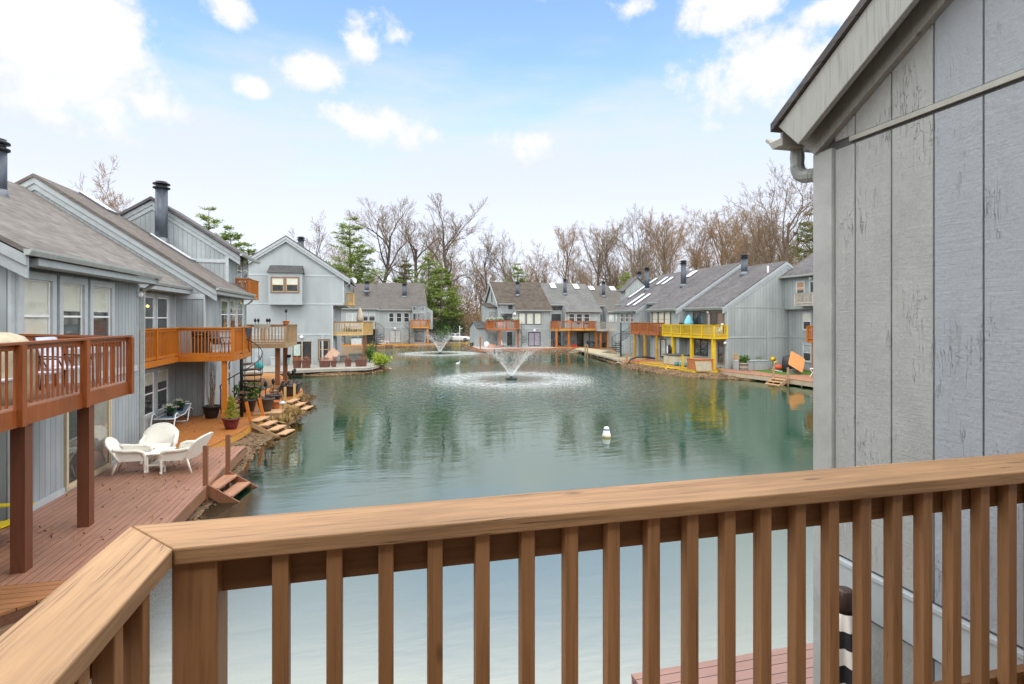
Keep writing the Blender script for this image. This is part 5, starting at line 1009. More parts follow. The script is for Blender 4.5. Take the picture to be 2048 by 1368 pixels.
# ---- shrubs on the far bank
LEAFY = leafmat('yellow_forsythia', (.42, .32, .015), (.66, .52, .04)); LEAFG = leafmat('mid_green_leaves', (.04, .10, .02), (.13, .24, .05)); LEAFL = leafmat('lime_leaves', (.20, .30, .02), (.46, .52, .08)); LEAFT = leafmat('tan_dry_leaves', (.16, .10, .05), (.34, .24, .13)); LEAFD = leafmat('dark_green_leaves', (.018, .06, .015), (.06, .14, .04)); DEAD = leafmat('dead_pink_brown_stems', (.22, .09, .07), (.42, .24, .18))
def shrub(label, loc, rad, n, size, mat, stem=True, up=.2, name='shrub', group=None, cat='shrub', seed=0):
    rd = random.Random(hash(label) % 999 if not seed else seed); t = thing(name, label, cat, loc, group); L = Vector(loc)
    b = MB()
    for k in range(7):
        a = rd.uniform(0, 6.28); c = L+Vector((math.cos(a)*rad[0]*.55, math.sin(a)*rad[1]*.55, rad[2]*rd.uniform(.5, 1.35))); b.leaves(c, [q*.55 for q in rad], n//7, size, rd, .5, up)
    b.build('foliage', mat, t, fix=False)
    if stem:
        b = MB()
        for k in range(6): a = rd.uniform(0, 6.28); b.tube([L, L+Vector((math.cos(a)*rad[0]*.3, math.sin(a)*rad[1]*.3, rad[2]*.7)), L+Vector((math.cos(a)*rad[0]*.8, math.sin(a)*rad[1]*.8, rad[2]*1.6))], [.03, .02, .008], 4, cap=False)
        b.build('stems', BARK, t, fix=False)
    return t
def gat(px, dep): q = atd(px, 640, dep); return (q.x, q.y, gz(q.x, q.y)-.02)
for a in [('small yellow flowering bush left of the white car', gat(914, 92.5), (.8, .8, .28), 320, .18, LEAFY), ('yellow flowering bush in front of the white car', gat(931, 91.5), (1.1, .8, .3), 380, .18, LEAFY), ('yellow forsythia at the low wing of the far end house', gat(955, 90), (1.2, 1.2, 1.3), 520, .25, LEAFY),
    ('green bush below the pine near the white car', gat(889, 97), (1.6, 1.4, 1.6), 900, .4, LEAFG), ('broad dark green bush on the bank beside the far glazed bay', gat(876, 99), (2.2, 1.6, 2.6), 900, .4, LEAFD), ('pale tan twiggy bush in the gap behind the white car', gat(950, 104), (3.5, 2, 3.2), 1500, .35, LEAFT),
    ('tan twiggy bush left of the white car', gat(888, 104), (2.6, 2, 4.0), 1200, .35, LEAFT), ('tall pinkish bare bush above the white car', gat(925, 110), (3.5, 2, 5.0), 1600, .35, LEAFT), ('dark evergreen bush behind the white car', gat(912, 102), (2.5, 2, 2.6), 900, .4, LEAFD)]:
    shrub(*a)
def nbank(px, py): q = onz(px, py, .1); return (q.x, q.y, gz(q.x, q.y))
shrub('lime green bush overhanging the water at the end of the silver grey deck', (.55, 49.0, .2), (.9, .9, .75), 520, .3, LEAFL); shrub('dark green climber on the parasol deck post', (-.7, 52.2, DK), (.6, .6, 1.2), 300, .28, LEAFG)
DRY = leafmat('straw_weeds', (.26, .16, .06), (.50, .36, .16))
for a in [('dry straw weeds between the two pine step flights', (-3.75, 25.6, .2), (.45, .8, .07), 260, .26, DRY), ('dry straw weeds beside the leaning orange posts', (-3.9, 24.2, .15), (.4, .6, .07), 180, .25, DRY), ('grey dry weeds at the far end of the orange deck', (-3.55, 30.3, .15), (.4, 1.0, .08), 220, .25, LEAFT)]: shrub(*a, up=1.2)
# ------------------------------------------------------------------ fountains
m, nt, B = mk('spray_droplets'); o_ = nt.nodes['Material Output']; setb(nt, B, col=(.92, .94, .95), rough=.3); t_ = nd(nt, 'BsdfTranslucent', {0: (.95, .97, 1, 1)}); x = nd(nt, 'MixShader', {0: .5, 1: B.outputs[0], 2: t_.outputs[0]}); nt.links.new(x.outputs[0], o_.inputs[0]); SPRAY = m
m, nt, B = mk('splash_foam'); p = pos(nt); o_ = nt.nodes['Material Output']; setb(nt, B, col=(.80, .86, .87), rough=.5)
tcn = nd(nt, 'TexCoord').outputs['Object']; rad_ = nd(nt, 'VectorMath', {0: tcn}, operation='LENGTH').outputs['Value']
n = nd(nt, 'TexNoise', {'Vector': p, 'Scale': 3.4, 'Detail': 6., 'Roughness': .75}); n2 = nd(nt, 'TexNoise', {'Vector': p, 'Scale': 1.2, 'Detail': 3.})
band = ma(nt, 'MULTIPLY', mapr(nt, rad_, .30, .74), mapr(nt, rad_, 1.32, .80)); band = ma(nt, 'ADD', band, ma(nt, 'MULTIPLY', mapr(nt, rad_, .12, .5), ma(nt, 'MULTIPLY', mapr(nt, rad_, 1.05, .7), .25)))
al = ma(nt, 'MULTIPLY', mapr(nt, ma(nt, 'ADD', n.outputs[0], ma(nt, 'MULTIPLY', n2.outputs[0], .3)), .48, .80), band); tr = nd(nt, 'BsdfTransparent'); x = nd(nt, 'MixShader', {0: ma(nt, 'MULTIPLY', al, .36, clamp=True), 1: tr.outputs[0], 2: B.outputs[0]}); nt.links.new(x.outputs[0], o_.inputs[0]); FOAM = m
def fountain(label, F, ht, rland, n, seed, sz):
    rd = random.Random(seed); t = thing('fountain', label, 'fountain', (F.x, F.y, 0))
    MB().lathe([(.05, -.3), (.42, -.05), (.48, .05), (.36, .10), (.12, .12), (.10, .22)], (F.x, F.y, 0), 18).build('float', BLK, t); MB().lathe([(.06, .1), (.12, .24), (.10, .26)], (F.x, F.y, 0), 12).build('nozzle', FLASH, t)
    b = MB(); g = 9.8; vz = math.sqrt(2*g*ht); T = 2*vz/g
    for i in range(n):
        fall = rd.random(); a = rd.uniform(0, 6.283); s = (fall**1.25)*T; sprd = .06+.26*(s/T); k = max(.3, rd.gauss(1, sprd)); vh = rland/T*k; vv = vz*max(.3, rd.gauss(1, .04+.12*s/T))
        r = .10+vh*s; z = .22+vv*s-.5*g*s*s
        if z < 0.01: continue
        dirv = Vector((math.cos(a)*vh, math.sin(a)*vh, vv-g*s)).normalized(); c = Vector((F.x+math.cos(a)*r, F.y+math.sin(a)*r, z)); L = sz*rd.uniform(1.0, 3.2)*(2.4 if s < .35*T else 1.); w = sz*rd.uniform(.35, .75)*(.8+.5*s/T)
        e = dirv.orthogonal().normalized(); e2 = dirv.cross(e); b.add([c-dirv*L, c+e*w, c-e*.5*w+e2*.87*w, c-e*.5*w-e2*.87*w, c+dirv*L], [(0, 1, 2), (0, 2, 3), (0, 3, 1), (4, 2, 1), (4, 3, 2), (4, 1, 3)])
    for i in range(n//3):                                     # splashes where the drops land
        a = rd.uniform(0, 6.283); r = rland*max(.3, rd.gauss(1.0, .13)); c = Vector((F.x+math.cos(a)*r, F.y+math.sin(a)*r, .01)); h_ = sz*rd.uniform(1.5, 5); w = sz*rd.uniform(.4, .9)
        b.add([c+Vector((w, 0, 0)), c+Vector((-w*.5, w*.87, 0)), c+Vector((-w*.5, -w*.87, 0)), c+Vector((rd.gauss(0, w), rd.gauss(0, w), h_))], [(0, 1, 3), (1, 2, 3), (2, 0, 3), (0, 2, 1)])
    sp_ = b.build('spray', SPRAY, t, fix=False); sp_['kind'] = 'stuff'
    R_ = rland*1.5; f = MB(); ring = [Vector((math.cos(2*math.pi*k/48)*1.45, math.sin(2*math.pi*k/48)*1.45, 0)) for k in range(48)]; f.add(ring, [tuple(range(48))]); fo = f.build('foam', FOAM, t, local=True, fix=False); fo.location = (0, 0, .012); fo.scale = (rland, rland, 1)
    return t
fountain('nearer fountain throwing a wide V of spray in the middle of the lake', F1, 2.2, 5.2, 13000, 5, .0085)
fountain('farther fountain throwing a smaller V of spray in front of the white car', F2, 2.3, 4.6, 6500, 6, .012)
q = onz(1213, 874, 0); t = thing('buoy', 'white mooring buoy with blue band and gold waterline', 'buoy', (q.x, q.y, 0))
MB().lathe([(.02, -.1), (.145, -.06), (.165, .0), (.165, .02), (.16, .035)], (q.x, q.y, 0), 24).build('gold_band', paint('gold_band', (.42, .28, .06)), t)
MB().lathe([(.16, .035), (.155, .08), (.115, .24), (.112, .26)], (q.x, q.y, 0), 24).build('body', WHITE, t); MB().lathe([(.113, .26), (.108, .30), (.106, .30)], (q.x, q.y, 0), 24).build('blue_band', paint('blue_band', (.03, .10, .42)), t)
MB().lathe([(.107, .30), (.10, .34), (.07, .385), (.02, .395)], (q.x, q.y, 0), 24).build('cap', WHITE, t); MB().tube([(q.x-.03, q.y, .38), (q.x-.03, q.y, .42), (q.x+.03, q.y, .42), (q.x+.03, q.y, .38)], .008, 6).build('ring', BLK, t)
q = onz(915.5, 728, 0); DUCK = t = thing('duck', 'small white duck swimming between the two fountains', 'duck', (q.x, q.y, 0)); b = MB()
b.lathe([(.03, -.34), (.10, -.28), (.16, -.1), (.17, .08), (.10, .24), (.05, .30)], (q.x, q.y, .10), 14, axis=(1, .1, .12), sy=.85); b.lathe([(.055, 0), (.05, .1), (.045, .2), (.07, .26), (.06, .33), (.02, .36)], (q.x+.22, q.y, .14), 10, axis=(.25, 0, 1)); b.build('body', WHITE, t); MB().lathe([(.03, 0), (.022, .06), (.006, .10)], (q.x+.34, q.y, .42), 8, axis=(1, 0, -.1)).build('bill', ORG, t)

DUCK.scale = (.62, .62, .62)
# ------------------------------------------------------------------ furniture, pots and small things
def pot(label, x, y, z, r1, r0, h, mat, plant=None, cat='flower pot', name='flower_pot', group=None, seed=1):
    t = thing(name, label, cat, (x, y, z), group)
    MB().lathe([(r0*.9, 0), (r0, .02), (r0+(r1-r0)*.55, h*.45), (r1*.97, h*.86), (r1*1.06, h*.87), (r1*1.06, h), (r1*.92, h), (r1*.9, h*.9), (.01, h*.9)], (x, y, z), 24).build('pot', mat, t)
    MB().lathe([(r1*.9, h*.9), (.01, h*.93)], (x, y, z), 16).build('soil', paint('potting_soil', (.05, .035, .025)), t) if not bpy.data.materials.get('potting_soil') else MB().lathe([(r1*.9, h*.9), (.01, h*.93)], (x, y, z), 16).build('soil', bpy.data.materials['potting_soil'], t)
    if plant: plant(t, Vector((x, y, z+h*.92)), random.Random(seed))
    return t
POTD = paint('dark_glazed_pot', (.055, .035, .03), rough=.3, var=.25); POTM = paint('maroon_pot', (.13, .022, .03), rough=.3); POTB = paint('black_pot', (.018, .017, .018), rough=.4); TERRA = paint('terracotta', (.52, .17, .06), rough=.7)
def conifer(t, p, rd):
    b = MB()
    for k in range(46):
        f = k/46; z = f*.78; r = .21*(1-f)**.7+.02
        b.leaves(p+Vector((rd.gauss(0, .35)*r, rd.gauss(0, .35)*r, z)), (r, r, .07), 26, .085, rd, .35, 1.3)
    b.build('foliage', leafmat('gold_green_conifer', (.20, .22, .02), (.42, .42, .06)), t, fix=False); MB().tube([p, p+Vector((0, 0, .7))], .015, 6).build('stem', BARK, t)
def bushy(mat, r=.4, h=.35, n=260, s=.12):
    def f(t, p, rd):
        b = MB()
        for k in range(6): a = rd.uniform(0, 6.28); b.leaves(p+Vector((math.cos(a)*r*.45, math.sin(a)*r*.45, h*rd.uniform(.4, .9))), (r*.6, r*.6, h*.55), n//6, s, rd, .55, .5)
        b.build('foliage', mat, t, fix=False)
    return f
def stake(t, p, rd):
    b = MB(); b.tube([p, p+Vector((0, 0, .55))], .012, 6); b.lathe([(.02, .5), (.07, .56), (.08, .66), (.05, .74), (.01, .78)], p, 10); b.build('garden_stake', BLK, t)
def stems(mat, h=.35, n=60, r=.25):
    def f(t, p, rd):
        b = MB()
        for _ in range(n): a = rd.uniform(0, 6.28); q = p+Vector((math.cos(a)*r*rd.random(), math.sin(a)*r*rd.random(), 0)); b.tube([q, q+Vector((rd.gauss(0, .06), rd.gauss(0, .06), h*rd.uniform(.5, 1.1)))], .008, 3, cap=False)
        b.build('dry_stems', mat, t, fix=False)
    return f
pot('maroon pot with a yellow green dwarf conifer on the orange deck', -5.2, 21.75, DK, .29, .19, .40, POTM, conifer)
pot('black pot holding a bare climbing vine against the second left house', -6.55, 24.35, DK, .32, .22, .5, POTB)
pot('dark pot with a bushy green shrub behind the spiral stair pole', -5.5, 25.75, DK, .36, .26, .52, POTD, bushy(LEAFG, .52, .6, 420, .17))
pot('large dark glazed pot on the pine landing by the orange deck edge', -4.62, 24.95, DK+.10, .34, .22, .56, POTD, stake)
pot('dark glazed pot behind the terracotta pot', -4.66, 26.9, DK, .34, .22, .55, POTD, stake)
pot('terracotta pot between the two dark glazed pots', -4.40, 25.85, DK, .24, .15, .4, TERRA)
for i, (x, y) in enumerate(((-4.50, 30.3), (-4.42, 31.3), (-4.45, 32.1))):
    pot(['nearest of three brown pots in a row at the orange deck corner', 'middle one of three brown pots at the orange deck corner', 'last of three brown pots at the orange deck corner'][i], x, y, DK, .38, .25, .58, POTD, stake, group='brown pots at the deck corner')
b = MB(); rd = random.Random(4)
for k in range(26):
    p = Vector((-6.55+rd.gauss(0, .05), 24.4+rd.gauss(0, .08), DK+.45)); pts = [p]
    for j in range(6): p = p+Vector((-.03 if p.x > -6.9 else 0, rd.gauss(.10, .1), rd.uniform(.2, .4))); p.y = max(p.y, 25.06) if p.x < -6.97 else p.y; pts.append(p)
    b.tube(pts, [.012, .011, .009, .008, .006, .005, .003], 4, cap=False)
tag(b.build('climbing_vine', TWIG, None, fix=False), 'bare tangled climbing vine rising from the black pot', 'vine')
t = thing('landing', 'grey green pine box landing under the large dark pot', 'landing', (-4.45, 24.9, DK)); MB().box(-5.0, 24.45, .2, -3.95, 25.4, DK+.058).build('box', WTH, t); MB().box(-5.02, 24.42, DK+.06, -3.93, 25.42, DK+.098).build('boards', STEPW, t)
t = thing('solar_lamp', 'small grey solar stake lamp beside the leaning orange posts', 'lamp', (-3.98, 25.1, DK)); MB().tube([(-3.98, 25.1, .1), (-3.98, 25.1, .78)], .02, 8).build('stake', FLASH, t); MB().lathe([(.05, .74), (.07, .80), (.15, .84), (.14, .87), (.05, .92), (.01, .94)], (-3.98, 25.1, 0), 14).build('lamp_head', paint('pale_lamp', (.45, .5, .52)), t)
t = thing('hanging_ornament', 'turquoise ornament hanging by the black spiral stair', 'ornament', (-5.0, 25.6, 2.2)); MB().lathe([(.02, .0), (.16, .12), (.20, .22), (.10, .36), (.02, .42)], (-5.0, 25.6, 2.2), 10).build('body', paint('turquoise', (.04, .42, .42)), t); MB().tube([(-5.0, 25.6, 2.6), (-5.0, 25.6, 2.9)], .008, 5).build('cord', BLK, t)
# ---- white wicker set
def wicker(label, x, y, rz, w=.74, bh=.62, round_=.5, name='wicker_chair', group='white wicker set', cat='chair'):
    """local: faces +X, seat centre at the origin"""
    t = thing(name, label, cat, (x, y, DK), group, rz); t.scale = (.88,)*3; hw = w/2; sz = .44; dp = .33
    s = MB(); n = 10
    s.box(-dp, -hw+.05, sz-.05, dp+.04, hw-.05, sz); s.build('seat', WICK, t, local=True, bevel=.02)
    MB().box(-dp+.02, -hw+.08, sz+.001, dp+.02, hw-.08, sz+.06).build('cushion', WICK, t, local=True, bevel=.025)
    # back: curved, reclined shell with a rounded crown
    b = MB(); nu, nv = 20, 12; vs = []
    for k in (0, 1):
        for j in range(nv+1):
            v = j/nv
            for i in range(nu+1):
                u = -1+2*i/nu; top = bh*(1-round_*.45*abs(u)**2.6); ww = hw*(1+.12*math.sin(v*math.pi*.6))*(1-.0*v)
                vs.append(Vector((-dp-.02-.30*v+.13*u*u*(1-.3*v)-k*.035, u*ww, sz-.10+(top+.10)*v)))
    N = (nu+1)*(nv+1); fs = []
    for j in range(nv):
        for i in range(nu):
            a = j*(nu+1)+i
            hole = (w < 1 and 3 <= j <= 4 and (i < 4 or i >= nu-4) and round_ > .8)
            fs += [(a, a+1, a+nu+2, a+nu+1), (N+a, N+a+nu+1, N+a+nu+2, N+a+1)]
    for i in range(nu): a = nv*(nu+1)+i; fs += [(a, a+1, N+a+1, N+a), (i, N+i, N+i+1, i+1)]
    for j in range(nv):
        for i in (0, nu): a = j*(nu+1)+i; fs.append((a, a+nu+1, N+a+nu+1, N+a))
    b.add(vs, fs, True); bo = b.build('backrest', WICK, t, local=True)
    r = MB(); edge = [vs[nv*(nu+1)+i]+Vector((-.018, 0, 0)) for i in range(nu+1)]; left = [vs[j*(nu+1)]+Vector((-.018, 0, 0)) for j in range(2, nv)]; right = [vs[j*(nu+1)+nu]+Vector((-.018, 0, 0)) for j in range(2, nv)]
    r.tube(left+edge+right[::-1], .028, 8); r.build('rim', WICK, bo, local=True)
    for k in (-1, 1):
        a = MB(); pts = [(-dp-.12, k*hw*1.02, sz+.30), (-.12, k*(hw+.03), sz+.25), (.18, k*(hw+.04), sz+.24), (.32, k*(hw+.03), sz+.19), (.365, k*(hw+.01), sz+.05), (.37, k*hw, sz-.16), (.36, k*hw*.98, .10), (.37, k*hw, 0)]
        fine = []
        for A, B_ in zip(pts, pts[1:]):
            for q in range(4): fine.append(Vector(A).lerp(Vector(B_), q/4))
        fine.append(Vector(pts[-1])); a.tube(fine, [.05 if i < 16 else .042 if i < 22 else .034 for i in range(len(fine))], 10); a.build('arm', WICK, t, local=True)
        pn_ = MB(); pn_.add([Vector((x_, k*(hw+d_), z_)) for d_ in (-.012, .012) for x_, z_ in ((-dp, sz-.04), (.33, sz-.06), (.33, sz+.17), (-.05, sz+.22), (-dp-.05, sz+.25))], [(0, 1, 2, 3, 4), (9, 8, 7, 6, 5), (0, 5, 6, 1), (1, 6, 7, 2), (2, 7, 8, 3), (3, 8, 9, 4), (4, 9, 5, 0)]); pn_.build('side_panel', WICK, t, local=True)
        l = MB(); l.tube([(-dp, k*(hw-.05), sz-.03), (-dp-.14, k*(hw-.03), .0)], [.032, .026], 8); l.build('leg', WICK, t, local=True)
        f = MB(); f.lathe([(.03, 0), (.042, .02), (.042, .05), (.03, .07)], (.37, k*hw, 0), 10); f.build('foot', WICK, t, local=True)
    ap = MB(); nn = 14; lo = [(k/nn*2-1) for k in range(nn+1)]
    ap.add([Vector((x_, u*(hw-.02), z_)) for x_ in (.335, .36) for zi in (0, 1) for u in lo for z_ in ((sz-.04) if zi else (sz-.10-.17*abs(u)**2.2),)], [])
    m_ = nn+1
    for i in range(nn): ap.f += [[i, i+1, m_+i+1, m_+i], [2*m_+i, 3*m_+i, 3*m_+i+1, 2*m_+i+1], [i, 2*m_+i, 2*m_+i+1, i+1], [m_+i, m_+i+1, 3*m_+i+1, 3*m_+i]]
    ap.build('apron', WICK, t, local=True); return t
wicker('white wicker armchair on the left of the set, back to the sliding door', -6.22, 16.25, .12, .74, .60, .5)
wicker('white wicker armchair with wide round back at the rear of the set', -6.02, 17.35, -1.35, .86, .64, 1.0)
wicker('white wicker settee at the water side of the set', -5.05, 16.25, 3.02, 1.15, .58, .35, name='wicker_settee', cat='settee')
t = thing('wicker_table', 'low white wicker table with a shelf between the white chairs', 'table', (-5.62, 16.35, DK), 'white wicker set'); MB().box(-.24, -.40, .46, .24, .40, .50).build('tabletop', WICK, t, local=True, bevel=.015); MB().box(-.2, -.34, .17, .2, .34, .19).build('shelf', WICK, t, local=True)
for a in (-1, 1):
    for c in (-1, 1): MB().lathe([(.028, 0), (.036, .03), (.024, .07), (.022, .46)], (a*.20, c*.34, 0), 10).build('leg', WICK, t, local=True)
# ---- chaise lounge with flower pots on it
t = thing('chaise_lounge', 'white tubular chaise lounge with blue sling under the recessed windows', 'lounger', (-7.62, 23.3, DK)); L = Vector((-7.62, 23.3, DK))
def V(x, y, z): return L+Vector((x, y, z))
for k, (ya, h_) in enumerate(((-.75, .52), (.75, .5))):
    pts = [V(-.38, ya+.35, .36), V(-.38, ya+.05, h_), V(-.38, ya-.12, h_-.03), V(-.38, ya-.3, .04), V(-.34, ya-.33, .02), V(.34, ya-.33, .02), V(.38, ya-.3, .04), V(.38, ya-.12, h_-.03), V(.38, ya+.05, h_), V(.38, ya+.35, .36)]
    MB().tube(pts, .024, 8).build('leg_frame', WHITE, t)
MB().tube([V(-.34, -.85, .33), V(-.34, .3, .34), V(-.34, 1.0, .62)], .022, 8).tube([V(.34, -.85, .33), V(.34, .3, .34), V(.34, 1.0, .62)], .022, 8).tube([V(-.34, -.85, .33), V(.34, -.85, .33)], .022, 8).tube([V(-.34, 1, .62), V(.34, 1, .62)], .022, 8).build('side_rails', WHITE, t)
b = MB()
for y0_, y1_, z0, z1 in ((-.8, -.3, .335, .335), (-.28, .28, .335, .345), (.32, .95, .36, .60)): b.add([V(x_, y_, z_+d_) for d_ in (0, .012) for x_, y_, z_ in ((-.32, y0_, z0), (.32, y0_, z0), (.32, y1_, z1), (-.32, y1_, z1))], MB.BF)
b.build('sling', paint('blue_grey_sling', (.16, .27, .34)), t)
WFL = leafmat('white_blossom', (.62, .64, .50), (.80, .80, .70))
def flowers(t, p, rd):
    bushy(LEAFD, .2, .2, 130, .11)(t, p, rd); b = MB()
    for _ in range(10): b.leaves(p+Vector((rd.gauss(0, .12), rd.gauss(0, .12), .2+rd.random()*.1)), (.05, .05, .04), 14, .06, rd, .8)
    b.build('blossoms', WFL, t, fix=False)
pot('black pot of white flowers on the foot of the chaise', -7.6, 23.0, DK+.352, .13, .10, .16, POTB, flowers); pot('second pot of white flowers higher on the chaise', -7.5, 23.75, DK+.44, .12, .09, .15, POTB, flowers)
# ---- wrought iron table and chairs
def iron_chair(label, x, y, z, rz, recline=0., group='black iron dining chairs', mat=BLK):
    t = thing('iron_chair', label, 'chair', (x, y, z), group, rz); s = MB(); s.lathe([(.23, .44), (.24, .455), (.2, .47), (.01, .465)], (0, 0, 0), 16); s.build('seat', mat, t, local=True)
    b = MB(); fr_ = [(-.2, -.22, .46), (-.27-recline*.5, -.235, .75), (-.31-recline, -.18, .95), (-.33-recline, 0, 1.0), (-.31-recline, .18, .95), (-.27-recline*.5, .235, .75), (-.2, .22, .46)]; b.tube(fr_, .016, 6)
    for yy in (-.12, 0, .12):
        b.tube([(-.2, yy, .46), (-.27-recline*.5, yy*1.1, .74), (-.32-recline, yy, .97)], .010, 5)
        for zz in (.6, .72, .84): 
            xx = -.2-(zz-.46)*(.22+recline*1.6); b.tube([(xx, yy+.06*math.cos(q), zz+.06*math.sin(q)) for q in [i*math.pi/4 for i in range(9)]], .008, 4)
    b.build('backrest', mat, t, local=True)
    for k in (-1, 1):
        MB().tube([(-.26-recline*.3, k*.235, .68), (.05, k*.27, .68), (.18, k*.26, .64), (.2, k*.24, .46)], .014, 6).build('arm', mat, t, local=True)
        for x_ in (-.2, .2): MB().tube([(x_, k*.2, .45), (x_*1.05, k*.22, .2), (x_*1.35, k*.25, 0)], .014, 6).build('leg', mat, t, local=True)
    return t
t = thing('iron_table', 'round black wrought iron table on the orange deck', 'table', (-5.55, 28.5, DK)); MB().lathe([(.01, .70), (.52, .70), (.55, .71), (.55, .735), (.01, .74)], (-5.55, 28.5, DK), 28).build('tabletop', BLK, t); MB().lathe([(.05, .0), (.06, .1), (.035, .3), (.05, .5), (.12, .69)], (-5.55, 28.5, DK), 12).build('pedestal', BLK, t)
for a in range(4): MB().tube([(-5.55+.05*math.cos(a*1.57), 28.5+.05*math.sin(a*1.57), DK+.3), (-5.55+.22*math.cos(a*1.57), 28.5+.22*math.sin(a*1.57), DK+.2), (-5.55+.34*math.cos(a*1.57), 28.5+.34*math.sin(a*1.57), DK)], .018, 6).build('leg', BLK, t)
iron_chair('black iron chair on the house side of the round table', -6.2, 28.9, DK, -.3); iron_chair('black iron chair on the near side of the round table', -5.75, 27.6, DK, 1.5); iron_chair('black iron chair on the water side of the round table', -4.85, 28.6, DK, 3.1)
iron_chair('reclining black iron chair with tall slanted back beyond the round table', -4.95, 29.8, DK, 2.6, .35); iron_chair('black iron chair at the far side of the round table', -5.7, 29.6, DK, -1.4)
def sling_chair(label, x, y, z, rz, mat, frame=BLK, group=None):
    t = thing('patio_chair', label, 'chair', (x, y, z), group, rz); MB().box(-.25, -.26, .40, .27, .26, .43).build('seat', mat, t, local=True)
    b = MB(); b.add([Vector((x_, y_, z_)) for x_, z_ in ((-.26, .43), (-.30, .43), (-.48, 1.02), (-.44, 1.03)) for y_ in (-.26, .26)], [(0, 1, 7, 6), (2, 4, 5, 3), (0, 2, 3, 1), (6, 7, 5, 4), (0, 6, 4, 2), (1, 3, 5, 7)]); b.build('backrest', mat, t, local=True)
    for k in (-1, 1): MB().tube([(-.34, k*.28, 0), (-.30, k*.28, .4), (-.46, k*.28, 1.02)], .016, 6).tube([(-.36, k*.29, .66), (.2, k*.29, .64), (.26, k*.29, .5), (.27, k*.29, 0)], .016, 6).build('side_frame', frame, t, local=True)
    return t
DKS = paint('dark_grey_sling', (.045, .045, .055)); PALECUSH = paint('white_blue_cushion', (.62, .66, .78), var=.25, scale=9)
sling_chair('dark sling chair behind the orange deck rail', -6.0, 23.9, 3.06, -.4, DKS); sling_chair('dark iron chair at the far end of the orange deck', -5.75, 25.2, 3.06, 2.9, DKS)
t = thing('gas_grill', 'dark grill with a silver shelf on the orange deck', 'grill', (-6.75, 23.75, 3.06)); MB().box(-7.0, 23.5, 3.12, -6.5, 24.0, 3.75).build('cabinet', DARKT, t); MB().prism([(23.48, 3.76), (23.48, 3.95), (23.6, 4.07), (23.9, 4.07), (24.02, 3.95), (24.02, 3.76)], -7.02, -6.48).build('lid', BLK, t); MB().box(-6.46, 23.5, 3.70, -6.1, 24.0, 3.74).build('shelf', FLASH, t); MB().tube([(-6.9, 23.44, 3.86), (-6.6, 23.44, 3.86)], .015, 6).build('handle', FLASH, t)
for i, (x, y, rz) in enumerate(((-5.95, 10.2, .2), (-5.95, 11.55, .1), (-6.0, 12.7, -.2))): sling_chair(['white and blue cushioned chair nearest behind the dark red railing', 'white and blue cushioned chair in the middle behind the dark red railing', 'white and blue cushioned chair at the far end behind the dark red railing'][i], x, y, 3.07, rz, PALECUSH, BLK, 'cushioned chairs on the dark red deck')
q = onx(6, 664, -6.15); t = thing('covered_grill', 'grill under a beige cover at the left edge of the dark red deck', 'grill', (-6.15, q.y-.1, 3.07)); MB().lathe([(.48, .0), (.50, .3), (.47, .8), (.43, .96), (.33, 1.09), (.16, 1.16), (.02, 1.17)], (-6.15, q.y-.15, 3.07), 20, sx=1.0, sy=1.15).build('cover', paint('beige_canvas', (.44, .385, .27), scale=5, b=.5), t)
# ---- yellow adirondack chair at the lower left
YP_ = paint('yellow_chair_paint', (.72, .56, .02), var=.1); t = thing('adirondack_chair', 'yellow wooden adirondack chair cut by the left edge', 'chair', (-6.72, 11.55, DK), None, -.25)
for i in range(6): b = MB(); x0 = .46-i*.135; z0 = .42-i*.035; b.bar((x0, -.3, z0), (x0, .3, z0), .12, .025); b.build('seat_slat', YP_, t, local=True)
for i in range(5): y_ = -.24+i*.12; b = MB(); b.bar((-.3, y_, .24), (-.62, y_*1.25, 1.0-.05*abs(i-2)), .105, .022, (1, 0, 0)); b.build('back_slat', YP_, t, local=True)
for k in (-1, 1):
    b = MB(); b.bar((.50, k*.31, .38), (-.65, k*.31, .06), .03, .12); b.build('stringer', YP_, t, local=True); b = MB(); b.bar((.44, k*.335, 0), (.44, k*.335, .6), .1, .03, (0, 1, 0)); b.build('front_leg', YP_, t, local=True); b = MB(); b.bar((.5, k*.36, .61), (-.4, k*.36, .58), .14, .025); b.build('arm', YP_, t, local=True)
# ---- folded striped parasol by the close grey wall
t = thing('parasol', 'folded black and white striped parasol behind the near balusters', 'parasol', (2.6, 2.56, DK)); PX, PY = 2.6, 2.56
MB().lathe([(.25, 0), (.25, .05), (.06, .08), (.03, .12)], (PX, PY, DK), 20).build('base', BLK, t); MB().tube([(PX, PY, DK+.1), (PX, PY, 2.9)], .022, 10).build('pole', BROWNT, t)
MB().lathe([(.052, 2.77), (.044, 2.90), (.040, 2.905), (.01, 2.905)], (PX, PY, 0), 20).build('cap', paint('dark_brown_plastic', (.055, .035, .03), rough=.3), t)
m, nt, B = mk('black_white_stripes'); s = nd(nt, 'SeparateXYZ', {0: pos(nt)}); q = ma(nt, 'FRACT', ma(nt, 'DIVIDE', ma(nt, 'SUBTRACT', 2.69, s.outputs[2]), .185)); n = nd(nt, 'TexNoise', {'Vector': pos(nt), 'Scale': 12.}); q = mapr(nt, ma(nt, 'ADD', q, ma(nt, 'MULTIPLY', ma(nt, 'SUBTRACT', n.outputs[0], .5), .12)), .50, .51)
setb(nt, B, col=mix(nt, q, (.015, .015, .018), (.78, .76, .71)), rough=.8)
b = MB(); nn = 48; prof = [(.055, 2.78), (.068, 2.72), (.085, 2.55), (.105, 2.35), (.13, 2.1), (.15, 1.8), (.14, 1.5), (.12, 1.35)]; vs = []
for r_, z_ in prof:
    for k in range(nn): a = 2*math.pi*k/nn; rr_ = r_*(1+.22*math.cos(a*8+z_*1.3)*min(1, (2.78-z_)*6)); vs.append(Vector((PX+rr_*math.cos(a), PY+rr_*math.sin(a), z_)))
